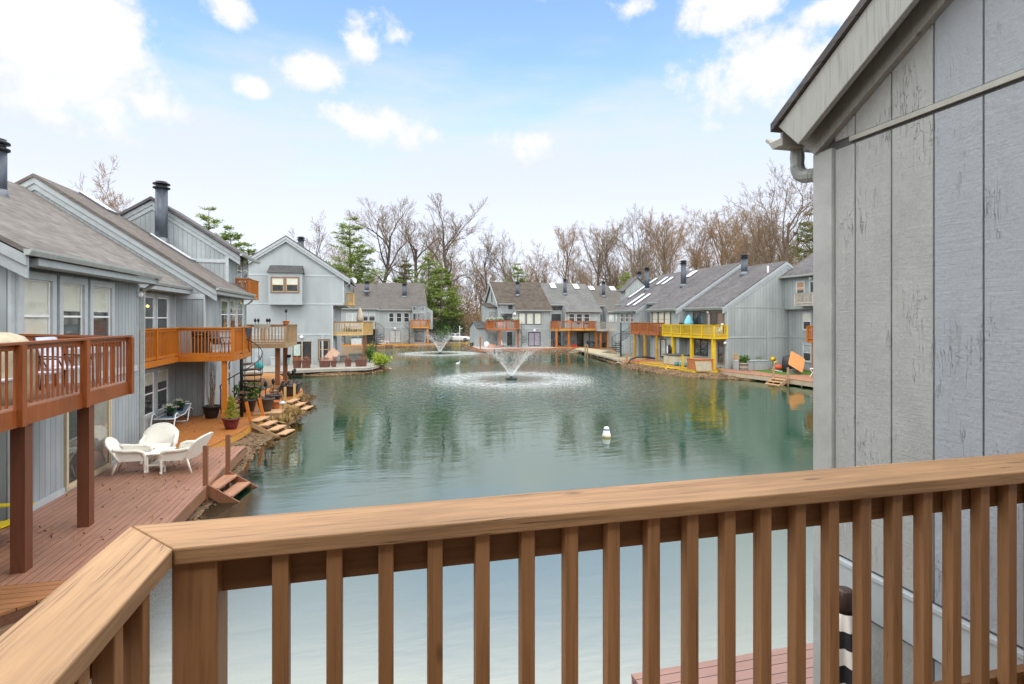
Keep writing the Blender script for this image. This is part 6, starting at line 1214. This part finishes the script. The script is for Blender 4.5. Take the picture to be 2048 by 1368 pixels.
b.add(vs, [(i*nn+k, i*nn+(k+1) % nn, (i+1)*nn+(k+1) % nn, (i+1)*nn+k) for i in range(len(prof)-1) for k in range(nn)], True); b.build('canopy', m, t)
def folded_parasol(label, x, y, z, h, mat, r=.2):
    t = thing('parasol', label, 'parasol', (x, y, z)); MB().tube([(x, y, z), (x, y, z+h)], .025, 8).build('pole', FLASH, t); MB().lathe([(r*.5, h*.42), (r*1.05, h*.5), (r, h*.62), (r*.7, h*.8), (r*.35, h*.95), (.02, h)], (x, y, z), 14).build('canopy', mat, t)
q = Ly(720, 53.2); folded_parasol('folded beige parasol on the pale pine deck beside the big gable', q[0], 53.2, 3.2, 2.4, paint('beige_cloth', (.45, .38, .30)), .32)
folded_parasol('folded light blue parasol on the bright yellow deck', 26.85, 43.0, 3.12, 1.75, paint('sky_blue_cloth', (.18, .50, .62)), .42)
# ---- rail planters on the weathered deck
t = thing('rail_planter', 'long cream planter hung on the weathered deck rail, with dark stakes', 'planter', (-7.6, 34.9, 4.1)); a_, c_ = Ly(507, 34.85)[0], Ly(541, 34.85)[0]
b = MB(); b.add([Vector(v) for v in ((a_+.08, 34.8, 3.92), (c_-.08, 34.8, 3.92), (c_-.08, 34.95, 3.92), (a_+.08, 34.95, 3.92), (a_, 34.74, 4.16), (c_, 34.74, 4.16), (c_, 34.94, 4.16), (a_, 34.94, 4.16))], MB.BF); b.build('box', paint('cream_plastic', (.55, .52, .42)), t)
for f in (.1, .28, .8, .94):
    x_ = a_+(c_-a_)*f; b = MB(); b.tube([(x_, 34.85, 4.1), (x_, 34.85, 4.3)], .015, 5); b.lathe([(.02, 4.28), (.07, 4.34), (.075, 4.42), (.04, 4.5), (.01, 4.52)], (x_, 34.85, 0), 8); b.build('garden_stake', BLK, t)
pot('orange rail pot at the corner of the weathered deck', -5.42, 35.5, 4.13, .2, .15, .24, TERRA, stake)
t = thing('bird_box', 'small pale turquoise birdhouse on the brown post of the weathered deck', 'birdhouse', (-5.78, 38.5, 1.6)); MB().box(-5.79, 38.35, 1.5, -5.62, 38.6, 1.95).build('box', paint('pale_turquoise', (.35, .55, .52)), t); MB().prism([(38.3, 1.95), (38.65, 1.95), (38.475, 2.12)], -5.82, -5.58).build('roof', BLK, t)
# ---- silver grey deck furniture
TUB = paint('brown_planter_tub', (.14, .06, .045), var=.25)
def planter(label, px0, px1, y, h, mat=TUB, plant=DEAD, group='brown planters on the silver grey deck', n=70, z=DK, dep=.45, ph=.3):
    x0, x1 = Ly(px0, y)[0], Ly(px1, y)[0]; t = thing('planter', label, 'planter', ((x0+x1)/2, y+dep/2, z), group); k = .06
    b = MB(); b.add([Vector(v) for v in ((x0+k, y+k, z), (x1-k, y+k, z), (x1-k, y+dep-k, z), (x0+k, y+dep-k, z), (x0, y, z+h), (x1, y, z+h), (x1, y+dep, z+h), (x0, y+dep, z+h))], MB.BF); b.build('tub', mat, t, bevel=.015)
    b = MB(); b.box(x0-.03, y-.03, z+h+.001, x1+.03, y+dep+.03, z+h+.04); b.build('rim', mat, t)
    if plant:
        b = MB(); rd = random.Random(int(px0)); b.leaves(((x0+x1)/2, y+dep/2, z+h+ph*.5), ((x1-x0)*.5, dep*.55, ph*.6), n*2, .14, rd, .3, .9); b.build('plants', plant, t, fix=False)
    return t
planter('leftmost brown planter of dead rusty flowers below the sliding door', 585, 602, 47.6, .58, plant=leafmat('rusty_dead_flowers', (.35, .12, .05), (.55, .24, .10))); planter('brown planter draped with dead stems beside the leftmost one', 603, 621, 47.4, .6)
planter('brown planter with rusty plants in front of the wooden recliner', 638, 660, 47.7, .5); planter('small square brown planter near the middle of the silver grey deck', 661.5, 673, 47.9, .48); planter('tapered brown planter right of the corner of the big gable', 689, 703, 48.0, .5); planter('long brown planter with pinkish stems at the end of the silver grey deck', 710, 734, 47.8, .52)
q0 = Ly(641, 49.4)[0]; t = thing('recliner', 'tan wooden recliner tilted up behind a brown planter', 'lounger', (q0+.5, 49.6, DK)); b = MB(); b.bar((q0+.4, 48.9, .9), (q0+.4, 50.5, .95), .75, .06); b.build('seat', paint('tan_wood', (.42, .27, .19)), t); b = MB(); b.bar((q0+.6, 49.4, .95), (q0+1.25, 50.1, 1.75), .8, .06, (0, 1, 0)); b.build('backrest', bpy.data.materials['tan_wood'], t)
for k in (-.3, .3): MB().box(q0+.4+k-.04, 48.95, DK, q0+.4+k+.04, 49.05, .9).build('leg', bpy.data.materials['tan_wood'], t); MB().box(q0+.4+k-.04, 50.35, DK, q0+.4+k+.04, 50.45, .92).build('leg', bpy.data.materials['tan_wood'], t)
def chest(label, x0, x1, y0, y1, h, mat, z=DK, name='storage_chest', cat='chest', lidmat=None):
    t = thing(name, label, cat, ((x0+x1)/2, (y0+y1)/2, z)); MB().box(x0, y0, z, x1, y1, z+h-.08).build('box', mat, t, bevel=.02); MB().box(x0-.03, y0-.03, z+h-.079, x1+.03, y1+.03, z+h).build('lid', lidmat or mat, t, bevel=.02); return t
GREYB = paint('grey_green_box', (.16, .18, .16)); chest('dark grey storage chest under the pale pine deck', -2.6, -1.2, 53.0, 53.8, .75, GREYB); chest('small woven grey box beside the dark grey chest', -3.4, -2.75, 52.9, 53.5, .6, paint('woven_grey', (.20, .18, .15), scale=40))
x0, x1 = Ly(541, 50.2)[0], Ly(556, 50.2)[0]; chest('white bench box against the big gable wall', x0, x1, 50.2, 50.9, .75, TRIML)
x0, x1 = Ly(702, 88.7)[0], Ly(723, 88.7)[0]; chest('hot tub with a teal cover in front of the half hidden far house', x0, x1, 89.5, 91.3, 1.1, paint('pale_tub', (.5, .55, .55)), name='hot_tub', cat='hot tub', lidmat=paint('teal_cover', (.02, .12, .14)))
x0 = Ly(770.5, 90.5)[0]; t = thing('towel_chair', 'chair draped with a pink towel on the far left amber deck', 'chair', (x0+.3, 90.7, DK)); MB().box(x0, 90.4, DK+.4, x0+.6, 91.0, DK+.48).build('seat', WHITE, t); b = MB(); b.bar((x0+.3, 90.38, DK+.15), (x0+.3, 91.1, DK+1.25), .62, .05, (1, 0, 0)); b.build('towel', paint('pink_towel', (.62, .30, .28)), t)
for k in (0, 1):
    for j in (0, 1): MB().box(x0+.02+k*.5, 90.42+j*.5, DK, x0+.08+k*.5, 90.48+j*.5, DK+.4).build('leg', WHITE, t)
x0 = Ly(759, 91)[0]; chest('pale grey storage box left of the pink towel chair', x0, x0+.9, 91.0, 91.8, .8, paint('pale_box', (.5, .5, .5)))
# ---- parked cars beyond the lake
def car(label, px, dep, rz, paintm, scale=1.):
    q = atd(px, 640, dep); x, y, z = q.x, q.y, gz(q.x, q.y); t = thing('parked_car', label, 'car', (x, y, z), None, rz); GL = paint('car_glass', (.02, .025, .03), rough=.08, spec=.8) if not bpy.data.materials.get('car_glass') else bpy.data.materials['car_glass']
    secs = [(-2.25, .45, .72, .66), (-2.15, .35, .95, .80), (-1.5, .26, 1.0, .88), (-.6, .24, 1.0, .90), (.6, .24, .98, .90), (1.4, .26, .90, .88), (2.05, .34, .78, .78), (2.25, .42, .66, .62)]; b = MB(); n = 10; vs = []
    for (xx, zb, zt, hw) in secs:
        for yy, zz in ((-hw*.94, zb), (-hw, zb+.15), (-hw, zt-.15), (-hw*.93, zt-.04), (-hw*.75, zt), (hw*.75, zt), (hw*.93, zt-.04), (hw, zt-.15), (hw, zb+.15), (hw*.94, zb)): vs.append(Vector((xx, yy, zz)))
    m_ = len(secs); b.add(vs, [(i*n+k, i*n+(k+1) % n, (i+1)*n+(k+1) % n, (i+1)*n+k) for i in range(m_-1) for k in range(n)]+[tuple(range(n))[::-1], tuple(range((m_-1)*n, m_*n))]); bo = b.build('body', paintm, t, local=True)
    def cabin(xs__, zs__, hw, nm, mat, par): 
        bb = MB(); v_ = []
        for xx, zz, h_ in zip(xs__, zs__, hw): v_ += [Vector((xx, -h_, zz)), Vector((xx, h_, zz))]
        k = len(xs__); bb.add(v_, [tuple(2*i for i in range(k)), tuple(2*i+1 for i in range(k))[::-1]]+[(2*i, 2*i+1, (2*i+3) % (2*k), (2*i+2) % (2*k)) for i in range(k)]); return bb.build(nm, mat, par, local=True)
    cabin((-1.75, -1.05, .15, .98), (.98, 1.40, 1.43, .92), (.78, .62, .62, .76), 'windows', GL, t); cabin((-1.12, -1.0, .12, .26), (1.38, 1.42, 1.46, 1.40), (.64, .63, .63, .64), 'roof', paintm, t)
    for k in (-1, 1):
        for x_ in (-.45,): b2 = MB(); b2.bar((x_, k*.76, .98), (x_, k*.64, 1.40), .08, .03); b2.build('pillar', paintm, t, local=True)
        for x_ in (-1.4, 1.4):
            wq = MB(); wq.lathe([(.2, -.10), (.32, -.10), (.34, -.06), (.34, .06), (.32, .10), (.2, .10)], (x_, k*.80, .34), 18, axis=(0, 1, 0)); wh = wq.build('wheel', paint('tyre_rubber', (.02, .02, .02)) if not bpy.data.materials.get('tyre_rubber') else bpy.data.materials['tyre_rubber'], t, local=True); MB().lathe([(.02, .10), (.19, .105), (.20, .08)], (x_, k*.81, .34), 12, axis=(0, k, 0)).build('rim', FLASH, wh, local=True)
        MB().box(2.14, k*.45-.16, .56, 2.235, k*.45+.16, .67).build('headlight', WHITE, t, local=True); MB().box(-2.25, k*.5-.14, .66, -2.16, k*.5+.14, .8).build('tail_light', paint('red_lens', (.4, .01, .01)) if not bpy.data.materials.get('red_lens') else bpy.data.materials['red_lens'], t, local=True)
    return t
car('white sedan parked on the far bank between the two rows', 917, 98, -.35, paint('white_car_paint', (.80, .80, .80), var=.02, rough=.25)); car('dark blue car half hidden left of the white sedan', 893, 101, -.3, paint('navy_car_paint', (.03, .045, .08), rough=.25))
q = atd(919.5, 640, 90.5); t = thing('bird_pole', 'thin white pole with a short crossarm at the far shore', 'pole', (q.x, q.y, 0)); MB().tube([(q.x, q.y, -.4), (q.x, q.y, 3.4)], .05, 8).build('pole', WHITE, t); MB().box(q.x-.08, q.y-.06, 2.9, q.x+.45, q.y+.06, 3.02).build('crossarm', WHITE, t)
# ---- far end house terrace
x0 = Ly(974, 76)[0]; t = thing('round_table', 'white round tabletop tipped on its edge before the far end house', 'table', (x0, 76, DK)); MB().lathe([(.02, -.03), (.43, -.03), (.45, 0), (.43, .03), (.02, .03)], (x0, 76, DK+.44), 24, axis=(.35, -1, .25)).build('tabletop', WHITE, t); MB().tube([(x0, 76.05, DK+.58), (x0-.25, 76.7, DK+.3)], .05, 8).build('pedestal', FLASH, t)
x0 = Ly(984.5, 75.5)[0]; tag(MB().lathe([(.75, 0), (.72, .12), (.55, .34), (.28, .48), (.02, .52)], (x0, 75.5, DK), 18, sy=.8).build('covered_heap', paint('brown_tarpaulin', (.36, .15, .07), b=.8)), 'low heap under a brown cover beside the tipped white table', 'heap')
x0 = Ly(959.8, 73.1)[0]; t = thing('mooring_post', 'russet post at the left corner of the pale far deck', 'post', (x0, 73.1, 0)); MB().box(x0-.11, 72.72, -.6, x0+.11, 72.86, 2.0).build('shaft', RORG, t); MB().box(x0-.13, 72.7, 2.0, x0+.13, 72.88, 2.05).build('post_cap', RORG, t)
x0 = Ly(943.5, 80)[0]; pot('dark bucket at the left tip of the pale far deck', x0, 80, DK, .32, .26, .55, POTB)
sling_chair('white lounge chair under the russet flower box deck', Ly(1008, 75.6)[0], 75.6, DK, -.6, WHITE, WHITE); sling_chair('red and white striped chair on the russet flower box deck', Ly(1003, 76)[0], 76.0, 3.12, -1.2, paint('pink_red_cloth', (.55, .22, .24)), WHITE)
PINKC = paint('white_cloth', (.7, .6, .6))
for i, (px, lab) in enumerate(((980, 'flower box with white blooms at the left end of the russet deck rail'), (998, 'flower box with pale blooms in the middle of the russet deck rail'), (1029, 'flower box with bushy green leaves at the right of the russet deck rail'))):
    q = Ly(px, 75.3 if i else 77.3); t = thing('flower_box', lab, 'planter', (q[0], q[1], 4.32), 'flower boxes on the russet deck'); MB().box(q[0]-.5, q[1]-.45, 4.1, q[0]+.5, q[1]-.2, 4.34).build('box', TUB, t); b = MB(); b.leaves((q[0], q[1]-.3, 4.5), (.6, .25, .25), 120, .16, random.Random(i+60)); b.build('foliage', LEAFG, t, fix=False); b = MB(); b.leaves((q[0], q[1]-.35, 4.58), (.6, .25, .2), 70, .14, random.Random(i+70), .9); b.build('blossoms', WFL, t, fix=False)
q = Ly(1137.5, 73.9); t = thing('rail_planter', 'bright orange planter hung on the long amber balcony', 'planter', (q[0], 73.9, 4.2)); MB().box(q[0]-.28, 73.72, 4.0, q[0]+.28, 73.96, 4.3).build('box', TERRA, t); MB().box(q[0]-.31, 73.7, 4.301, q[0]+.31, 73.98, 4.35).build('rim', TERRA, t)
for i, px in enumerate((1157, 1173)):
    q = Ly(px, 73.8); t = thing('hanging_basket', ['left hanging basket of dry grass on the long amber balcony', 'right hanging basket of dry grass on the long amber balcony'][i], 'basket', (q[0], 73.8, 4.0)); MB().lathe([(.08, -.25), (.3, -.08), (.38, .1), (.3, .12)], (q[0], 73.8, 4.0), 12).build('basket', BROWNT, t); b = MB(); b.leaves((q[0], 73.8, 4.1), (.4, .3, .18), 70, .18, random.Random(i), .3); b.build('foliage', LEAFT, t, fix=False)
iron_chair('dark iron chair left of the red box under the long amber balcony', Ly(1134, 75)[0], 75, DK, -1.4, group=None); iron_chair('dark iron chair right of the red box under the long amber balcony', Ly(1147, 75.5)[0], 75.6, DK, -1.7, group=None)
x0 = Ly(1146, 74.3)[0]; chest('red cooler box under the long amber balcony', x0, x0+.5, 74.2, 74.55, .4, paint('red_plastic', (.45, .02, .02)), name='cooler', cat='cooler')
x0, x1 = Ly(1178, 75)[0], Ly(1192, 75)[0]; t = thing('outdoor_sofa', 'blue grey cushioned sofa beside the curtained door', 'sofa', ((x0+x1)/2, 75.4, DK)); SOF = paint('blue_grey_cushion', (.10, .14, .19)); MB().box(x0, 75, DK+.15, x1, 75.8, DK+.42).build('seat', SOF, t, bevel=.04); MB().box(x0, 75.65, DK+.43, x1, 75.9, DK+.85).build('backrest', SOF, t, bevel=.04)
for a in (x0, x1-.15): MB().box(a-.02, 74.98, DK+.0, a+.17, 75.9, DK+.62).build('arm', DARKT, t, bevel=.02)
sling_chair('dark patio chair right of the blue grey sofa', Ly(1198, 75)[0], 75, DK, -2.2, SOF)
chest('tall dark gas grill by the left post of the long amber balcony', Ly(1105, 75.5)[0], Ly(1110, 75.5)[0], 75.5, 76.0, 1.1, DARKT, name='gas_grill', cat='grill')
# ---- right shore
t = thing('hot_tub', 'beige square hot tub with a folded dark cover below the yellow deck', 'hot tub', (25.8, 43.2, DK)); MB().box(24.95, 42.3, DK, 26.5, 44.1, DK+.82).build('cabinet', paint('beige_tub_panels', (.46, .42, .30), scale=2), t, bevel=.1); MB().box(24.9, 42.25, DK+.821, 26.55, 44.15, DK+.93).build('cover', paint('dark_tub_cover', (.075, .075, .075)), t, bevel=.05)
t = thing('wetsuit', 'black and white wetsuit hanging by the door left of the hot tub', 'wetsuit', (26.25, 45.3, 2.2)); WS = paint('black_neoprene', (.015, .015, .02), rough=.6); wy0, wx0 = 45.2, 26.2
MB().lathe([(.10, .65), (.20, 1.0), (.22, 1.25), (.24, 1.5), (.16, 1.62), (.06, 1.7)], (wx0, wy0, DK), 12, sx=.55).tube([(wx0, wy0-.22, DK+1.5), (wx0, wy0-.30, DK+1.2), (wx0, wy0-.31, DK+.85)], [.07, .065, .05], 8).tube([(wx0, wy0+.22, DK+1.5), (wx0, wy0+.30, DK+1.2), (wx0, wy0+.31, DK+.85)], [.07, .065, .05], 8).tube([(wx0, wy0-.09, DK+.7), (wx0, wy0-.11, DK+.1)], [.10, .06], 8).tube([(wx0, wy0+.09, DK+.7), (wx0, wy0+.11, DK+.1)], [.10, .06], 8).build('suit', WS, t); MB().box(wx0-.15, wy0+.05, DK+.9, wx0-.11, wy0+.2, DK+1.55).build('white_panel', WHITE, t); MB().tube([(wx0, wy0, DK+1.7), (wx0, wy0, DK+1.9)], .012, 6).build('hanger', FLASH, t)
chest('cedar clad tub on the yellow platform', 24.55, 25.95, 38.05, 39.6, .85, CEDAR, name='cedar_tub', cat='tub', lidmat=paint('cedar_lid', (.36, .13, .05)))
for i, (x, y) in enumerate(((25.0, 41.95), (25.15, 41.45), (25.3, 40.95))):
    t = thing('bucket', ['left one of three teal lidded buckets by the yellow steps', 'middle one of three teal lidded buckets by the yellow steps', 'right one of three teal lidded buckets by the yellow steps'][i], 'bucket', (x, y, DK), 'teal buckets by the yellow steps'); MB().lathe([(.15, 0), (.19, .36), (.01, .365)], (x, y, DK), 14).build('pail', paint('teal_bucket', (.10, .26, .26)) if i == 0 else bpy.data.materials['teal_bucket'], t); MB().lathe([(.205, .366), (.205, .40), (.15, .42), (.01, .42)], (x, y, DK), 14).build('lid', TRIM, t)
t = thing('yellow_post', 'lone yellow post beside the cedar tub', 'post', (24.4, 40.0, DK)); MB().box(24.34, 39.94, .1, 24.46, 40.06, 1.5).build('shaft', YEL, t); MB().box(24.32, 39.92, 1.501, 24.48, 40.08, 1.54).build('post_cap', YEL, t)
t = thing('screen_panel', 'tan framed screen panel leaning against the cedar tub', 'panel', (24.9, 37.7, .5)); SCR = paint('tan_screen_frame', (.42, .28, .14)); A = Vector((24.15, 37.55, .42)); Bq = Vector((25.35, 37.35, .42)); U = Vector((.05, .3, .75)); b = MB()
for f in (0, .5, 1): p = A.lerp(Bq, f); b.bar(p, p+U, .06, .04)
b.bar(A, Bq, .04, .06); b.bar(A+U, Bq+U, .04, .06); b.build('frame', SCR, t); b = MB(); b.add([A+U*.05, Bq+U*.05, Bq+U*.95, A+U*.95, A+U*.05+Vector((0, .01, 0)), Bq+U*.05+Vector((0, .01, 0)), Bq+U*.95+Vector((0, .01, 0)), A+U*.95+Vector((0, .01, 0))], MB.BF); b.build('mesh', paint('screen_mesh', (.30, .27, .19)), t)
b = MB(); b.tube([onz(1415, 744, .25), onz(1432, 738, .40), onz(1450, 735, .48), onz(1468, 733, .5)], [.07, .09, .08, .04], 8); tag(b.build('driftwood_log', BARKD), 'long grey driftwood branch lying on the stones', 'log')
for i, (x0, x1) in enumerate(((27.65, 29.0), (29.05, 30.4))):
    t = thing('raised_bed', ['left grey boarded raised bed in front of the blank end wall', 'right grey boarded raised bed in front of the blank end wall'][i], 'planter', ((x0+x1)/2, 37.5, DK), 'grey raised beds'); MB().box(x0, 37.2, DK, x1, 37.9, DK+.68).build('panel', SIDP, t); b = MB().box(x0-.03, 37.15, DK+.681, x1+.01, 37.95, DK+.74).build('rim', TRIML, t); b = MB(); b.leaves(((x0+x1)/2, 37.5, DK+.85), (.4, .2, .15), 40, .14, random.Random(i+3), .4, .6); b.build('plants', LEAFG, t, fix=False)
t = thing('plywood_board', 'tan plywood board standing on the left raised bed', 'board', (28.0, 37.9, DK)); b = MB(); b.bar((28.05, 37.98, DK+.1), (28.05, 38.2, DK+1.25), .62, .03, (1, 0, 0)); b.build('sheet', paint('tan_plywood', (.52, .36, .18)), t)
t = pot('weathered half barrel with a leafy green plant by the grey raised bed', 27.75, 36.75, DK, .34, .27, .62, GRYW, bushy(LEAFG, .45, .42, 260, .2), cat='barrel', name='barrel_planter')
for z_ in (.15, .45): MB().lathe([(.30+z_*.09, z_), (.30+z_*.09, z_+.04)], (27.75, 36.75, DK), 20).build('hoop', BLK, t)
tag(MB().slab([(28.6, 36.9), (32.6, 36.8), (32.6, 32.4), (28.4, 33.4)], DK+.003, DK+.02).build('turf_mat', paint('artificial_turf', (.07, .16, .02), scale=40, b=1., rough=.9)), 'bright green artificial turf mat on the right lake deck', 'mat')
t = thing('toy_flower', 'yellow toy sunflower stuck beside the right raised bed', 'toy', (30.6, 37.0, DK)); MB().tube([(30.6, 37, DK), (30.6, 37, DK+.8)], .02, 6).build('stalk', LEAFG, t); b = MB(); b.lathe([(.02, -.02), (.2, 0), (.02, .04)], (30.6, 36.97, DK+.85), 12, axis=(-.5, -1, .2)); b.build('petals', paint('toy_yellow', (.75, .50, .02)), t)
t = thing('toy_rider', 'small red and yellow toy rocker on the turf', 'toy', (29.9, 35.4, DK)); MB().lathe([(.02, -.4), (.16, -.3), (.2, 0), (.15, .3), (.02, .38)], (29.9, 35.4, DK+.34), 10, axis=(1, -.3, -.12)).build('body', paint('toy_red', (.60, .10, .04)), t); MB().tube([(29.6, 35.5, DK+.45), (29.55, 35.5, DK+.75), (29.75, 35.45, DK+.8)], .05, 8).build('head', bpy.data.materials['toy_yellow'], t); MB().tube([(29.4, 35.3, DK+.12), (29.9, 35.15, DK+.03), (30.4, 35.0, DK+.12)], .03, 6).tube([(29.5, 35.75, DK+.12), (29.95, 35.6, DK+.03), (30.5, 35.4, DK+.12)], .03, 6).build('rocker', WHITE, t)
t = thing('orange_board', 'big square orange board with rounded corner leaning on edge at the right', 'board', (30.2, 33.6, DK)); c = Vector((29.65, 33.4, 1.36)); ex = Vector((.60, -.2, -.40)); ey = Vector((.36, .22, .62)); pl_ = []
for (i, j) in ((-1, -1), (1, -1), (1, 1), (-1, 1)):
    for k in range(4): a = math.atan2(j, i)-math.pi/4+k*math.pi/6; pl_.append(c+ex*(i*.78+math.cos(a)*.16)*.82+ey*(j*.78+math.sin(a)*.16)*.82)
b = MB(); nrm = ex.cross(ey).normalized()*.05; n = len(pl_); b.add(pl_+[p+nrm for p in pl_], [tuple(range(n)), tuple(range(n, 2*n))[::-1]]+[(i, (i+1) % n, n+(i+1) % n, n+i) for i in range(n)]); b.build('sheet', paint('pale_orange_plastic', (.66, .30, .11), var=.08), t); MB().box(29.3, 33.45, DK, 30.1, 33.9, DK+.34).build('support_block', GREYB, t)
t = thing('covered_furniture', 'dark covered furniture behind the orange board', 'cover', (30.6, 35.2, DK)); MB().lathe([(.9, 0), (.88, .8), (.8, 1.15), (.4, 1.3), (.02, 1.32)], (30.7, 35.0, DK), 14, sx=.9, sy=.7).build('cover', paint('charcoal_cover', (.035, .037, .042), b=.6), t)
t = thing('play_tent', 'low green pop up tent beside the close grey wall', 'tent', (30.9, 32.0, DK)); GT = paint('green_canvas', (.03, .20, .05), b=.6); px_, py_ = 30.9, 31.9
b = MB(); k8 = [Vector((px_+.85*math.cos(a), py_+.85*math.sin(a), DK+.02)) for a in [i*math.pi/3+.2 for i in range(6)]]; k9 = [Vector((px_+.62*math.cos(a), py_+.62*math.sin(a), DK+.55)) for a in [i*math.pi/3+.2 for i in range(6)]]; b.add(k8+k9+[Vector((px_, py_, DK+1.05))], [(i, (i+1) % 6, 6+(i+1) % 6, 6+i) for i in range(6)]+[(6+i, 6+(i+1) % 6, 12) for i in range(6)]); b.build('canopy', GT, t)
b = MB()
for v in k8: b.tube([v, Vector((px_, py_, DK+1.08))], .015, 5)
b.build('frame', BLK, t)
t = thing('folding_stool', 'white folding stool below the orange board', 'stool', (29.6, 31.6, DK)); 
for k in (-.2, .2): MB().tube([(29.35, 31.6+k, DK), (29.8, 31.6+k, DK+.55)], .03, 6).tube([(29.8, 31.6+k, DK), (29.35, 31.6+k, DK+.55)], .03, 6).build('legs', WHITE, t)
MB().box(29.33, 31.38, DK+.55, 29.84, 31.82, DK+.6).build('seat', WHITE, t)
b = MB(); b.tube([(25.9, 47.4, DK+.25), (24.9, 47.3, DK+.42), (24.2, 47.5, DK+.42), (23.6, 47.8, DK+.2), (23.0, 47.6, -.1), (22.8, 47.5, -.4)], .09, 10); t = b.build('drain_hose', paint('black_corrugated', (.03, .03, .032), rough=.4)); tag(t, 'thick black hose arching from the deck into the water', 'hose')
for i, (x, y) in enumerate(((23.75, 49.0), (23.95, 48.1))):
    t = thing('mooring_post', ['left of two short pale posts at the small right shore steps', 'right of two short pale posts at the small right shore steps'][i], 'post', (x, y, DK), 'short posts at the steps'); MB().box(x-.07, y-.07, 0, x+.07, y+.07, 1.15).build('shaft', WTH, t); MB().box(x-.16, y-.09, 1.151, x+.16, y+.09, 1.2).build('post_cap', WTH, t)
for i, (x, y) in enumerate(((24.55, 60.0), (24.9, 61.6))):
    t = thing('mooring_post', ['left of two tall thin posts along the pale grey deck', 'right of two tall thin posts along the pale grey deck'][i], 'post', (x, y, 0), 'tall posts at the grey deck'); MB().box(x-.5-.06, y-.06, -.6, x-.5+.06, y+.06, 1.5).build('shaft', WTH, t); MB().box(x-.58, y-.08, 1.501, x-.42, y+.08, 1.54).build('post_cap', WTH, t)
sling_chair('white plastic chair at the near corner of the yellow deck', 26.85, 38.95, 3.12, 2.8, WHITE, WHITE)
t = thing('patio_table', 'small round table behind the yellow deck rail under the blue parasol', 'table', (26.8, 42.2, 3.12)); MB().lathe([(.01, .7), (.42, .7), (.42, .73), (.01, .735)], (26.8, 42.2, 3.12), 18).build('tabletop', FLASH, t); MB().tube([(26.8, 42.2, 3.12), (26.8, 42.2, 3.82)], .03, 8).build('pedestal', FLASH, t)
sling_chair('dark chair left of the table on the yellow deck', 26.8, 43.6, 3.12, -1.5, DKS)
t = thing('string_lights', 'string of dark bulbs hung under the yellow deck', 'lights', (26.6, 41, 2.8)); b = MB(); pts = [Vector((26.5+.2*math.sin(i), 38.9+i*.5, 2.78-.16*abs(math.sin(i*.9)))) for i in range(12)]; b.tube(pts, .012, 4); b.build('cable', BLK, t)
for i, p in enumerate(pts[1:-1]): MB().lathe([(.02, 0), (.05, -.05), (.02, -.11)], p, 8).build('bulb', GREYB, t)

# dead leaves blown over the decks: nobody could count them
b = MB(); rd = random.Random(77)
for (x0, x1, y0, y1, n) in ((-6.9, -4.1, 10, 18.6, 150), (-7.9, -4.4, 19, 32, 170), (26.3, 32, 30, 37.5, 60), (13.8, 26, 73.2, 76.5, 60)):
    for _ in range(n):
        b.leaves((rd.uniform(x0, x1), rd.uniform(y0, y1), DK+.012), (.01, .01, .008), 1, rd.uniform(.05, .09), rd, .6, 0)
struct(b.build('fallen_leaves', leafmat('fallen_leaf', (.16, .075, .03), (.40, .22, .09), .1), None, fix=False), 'stuff')
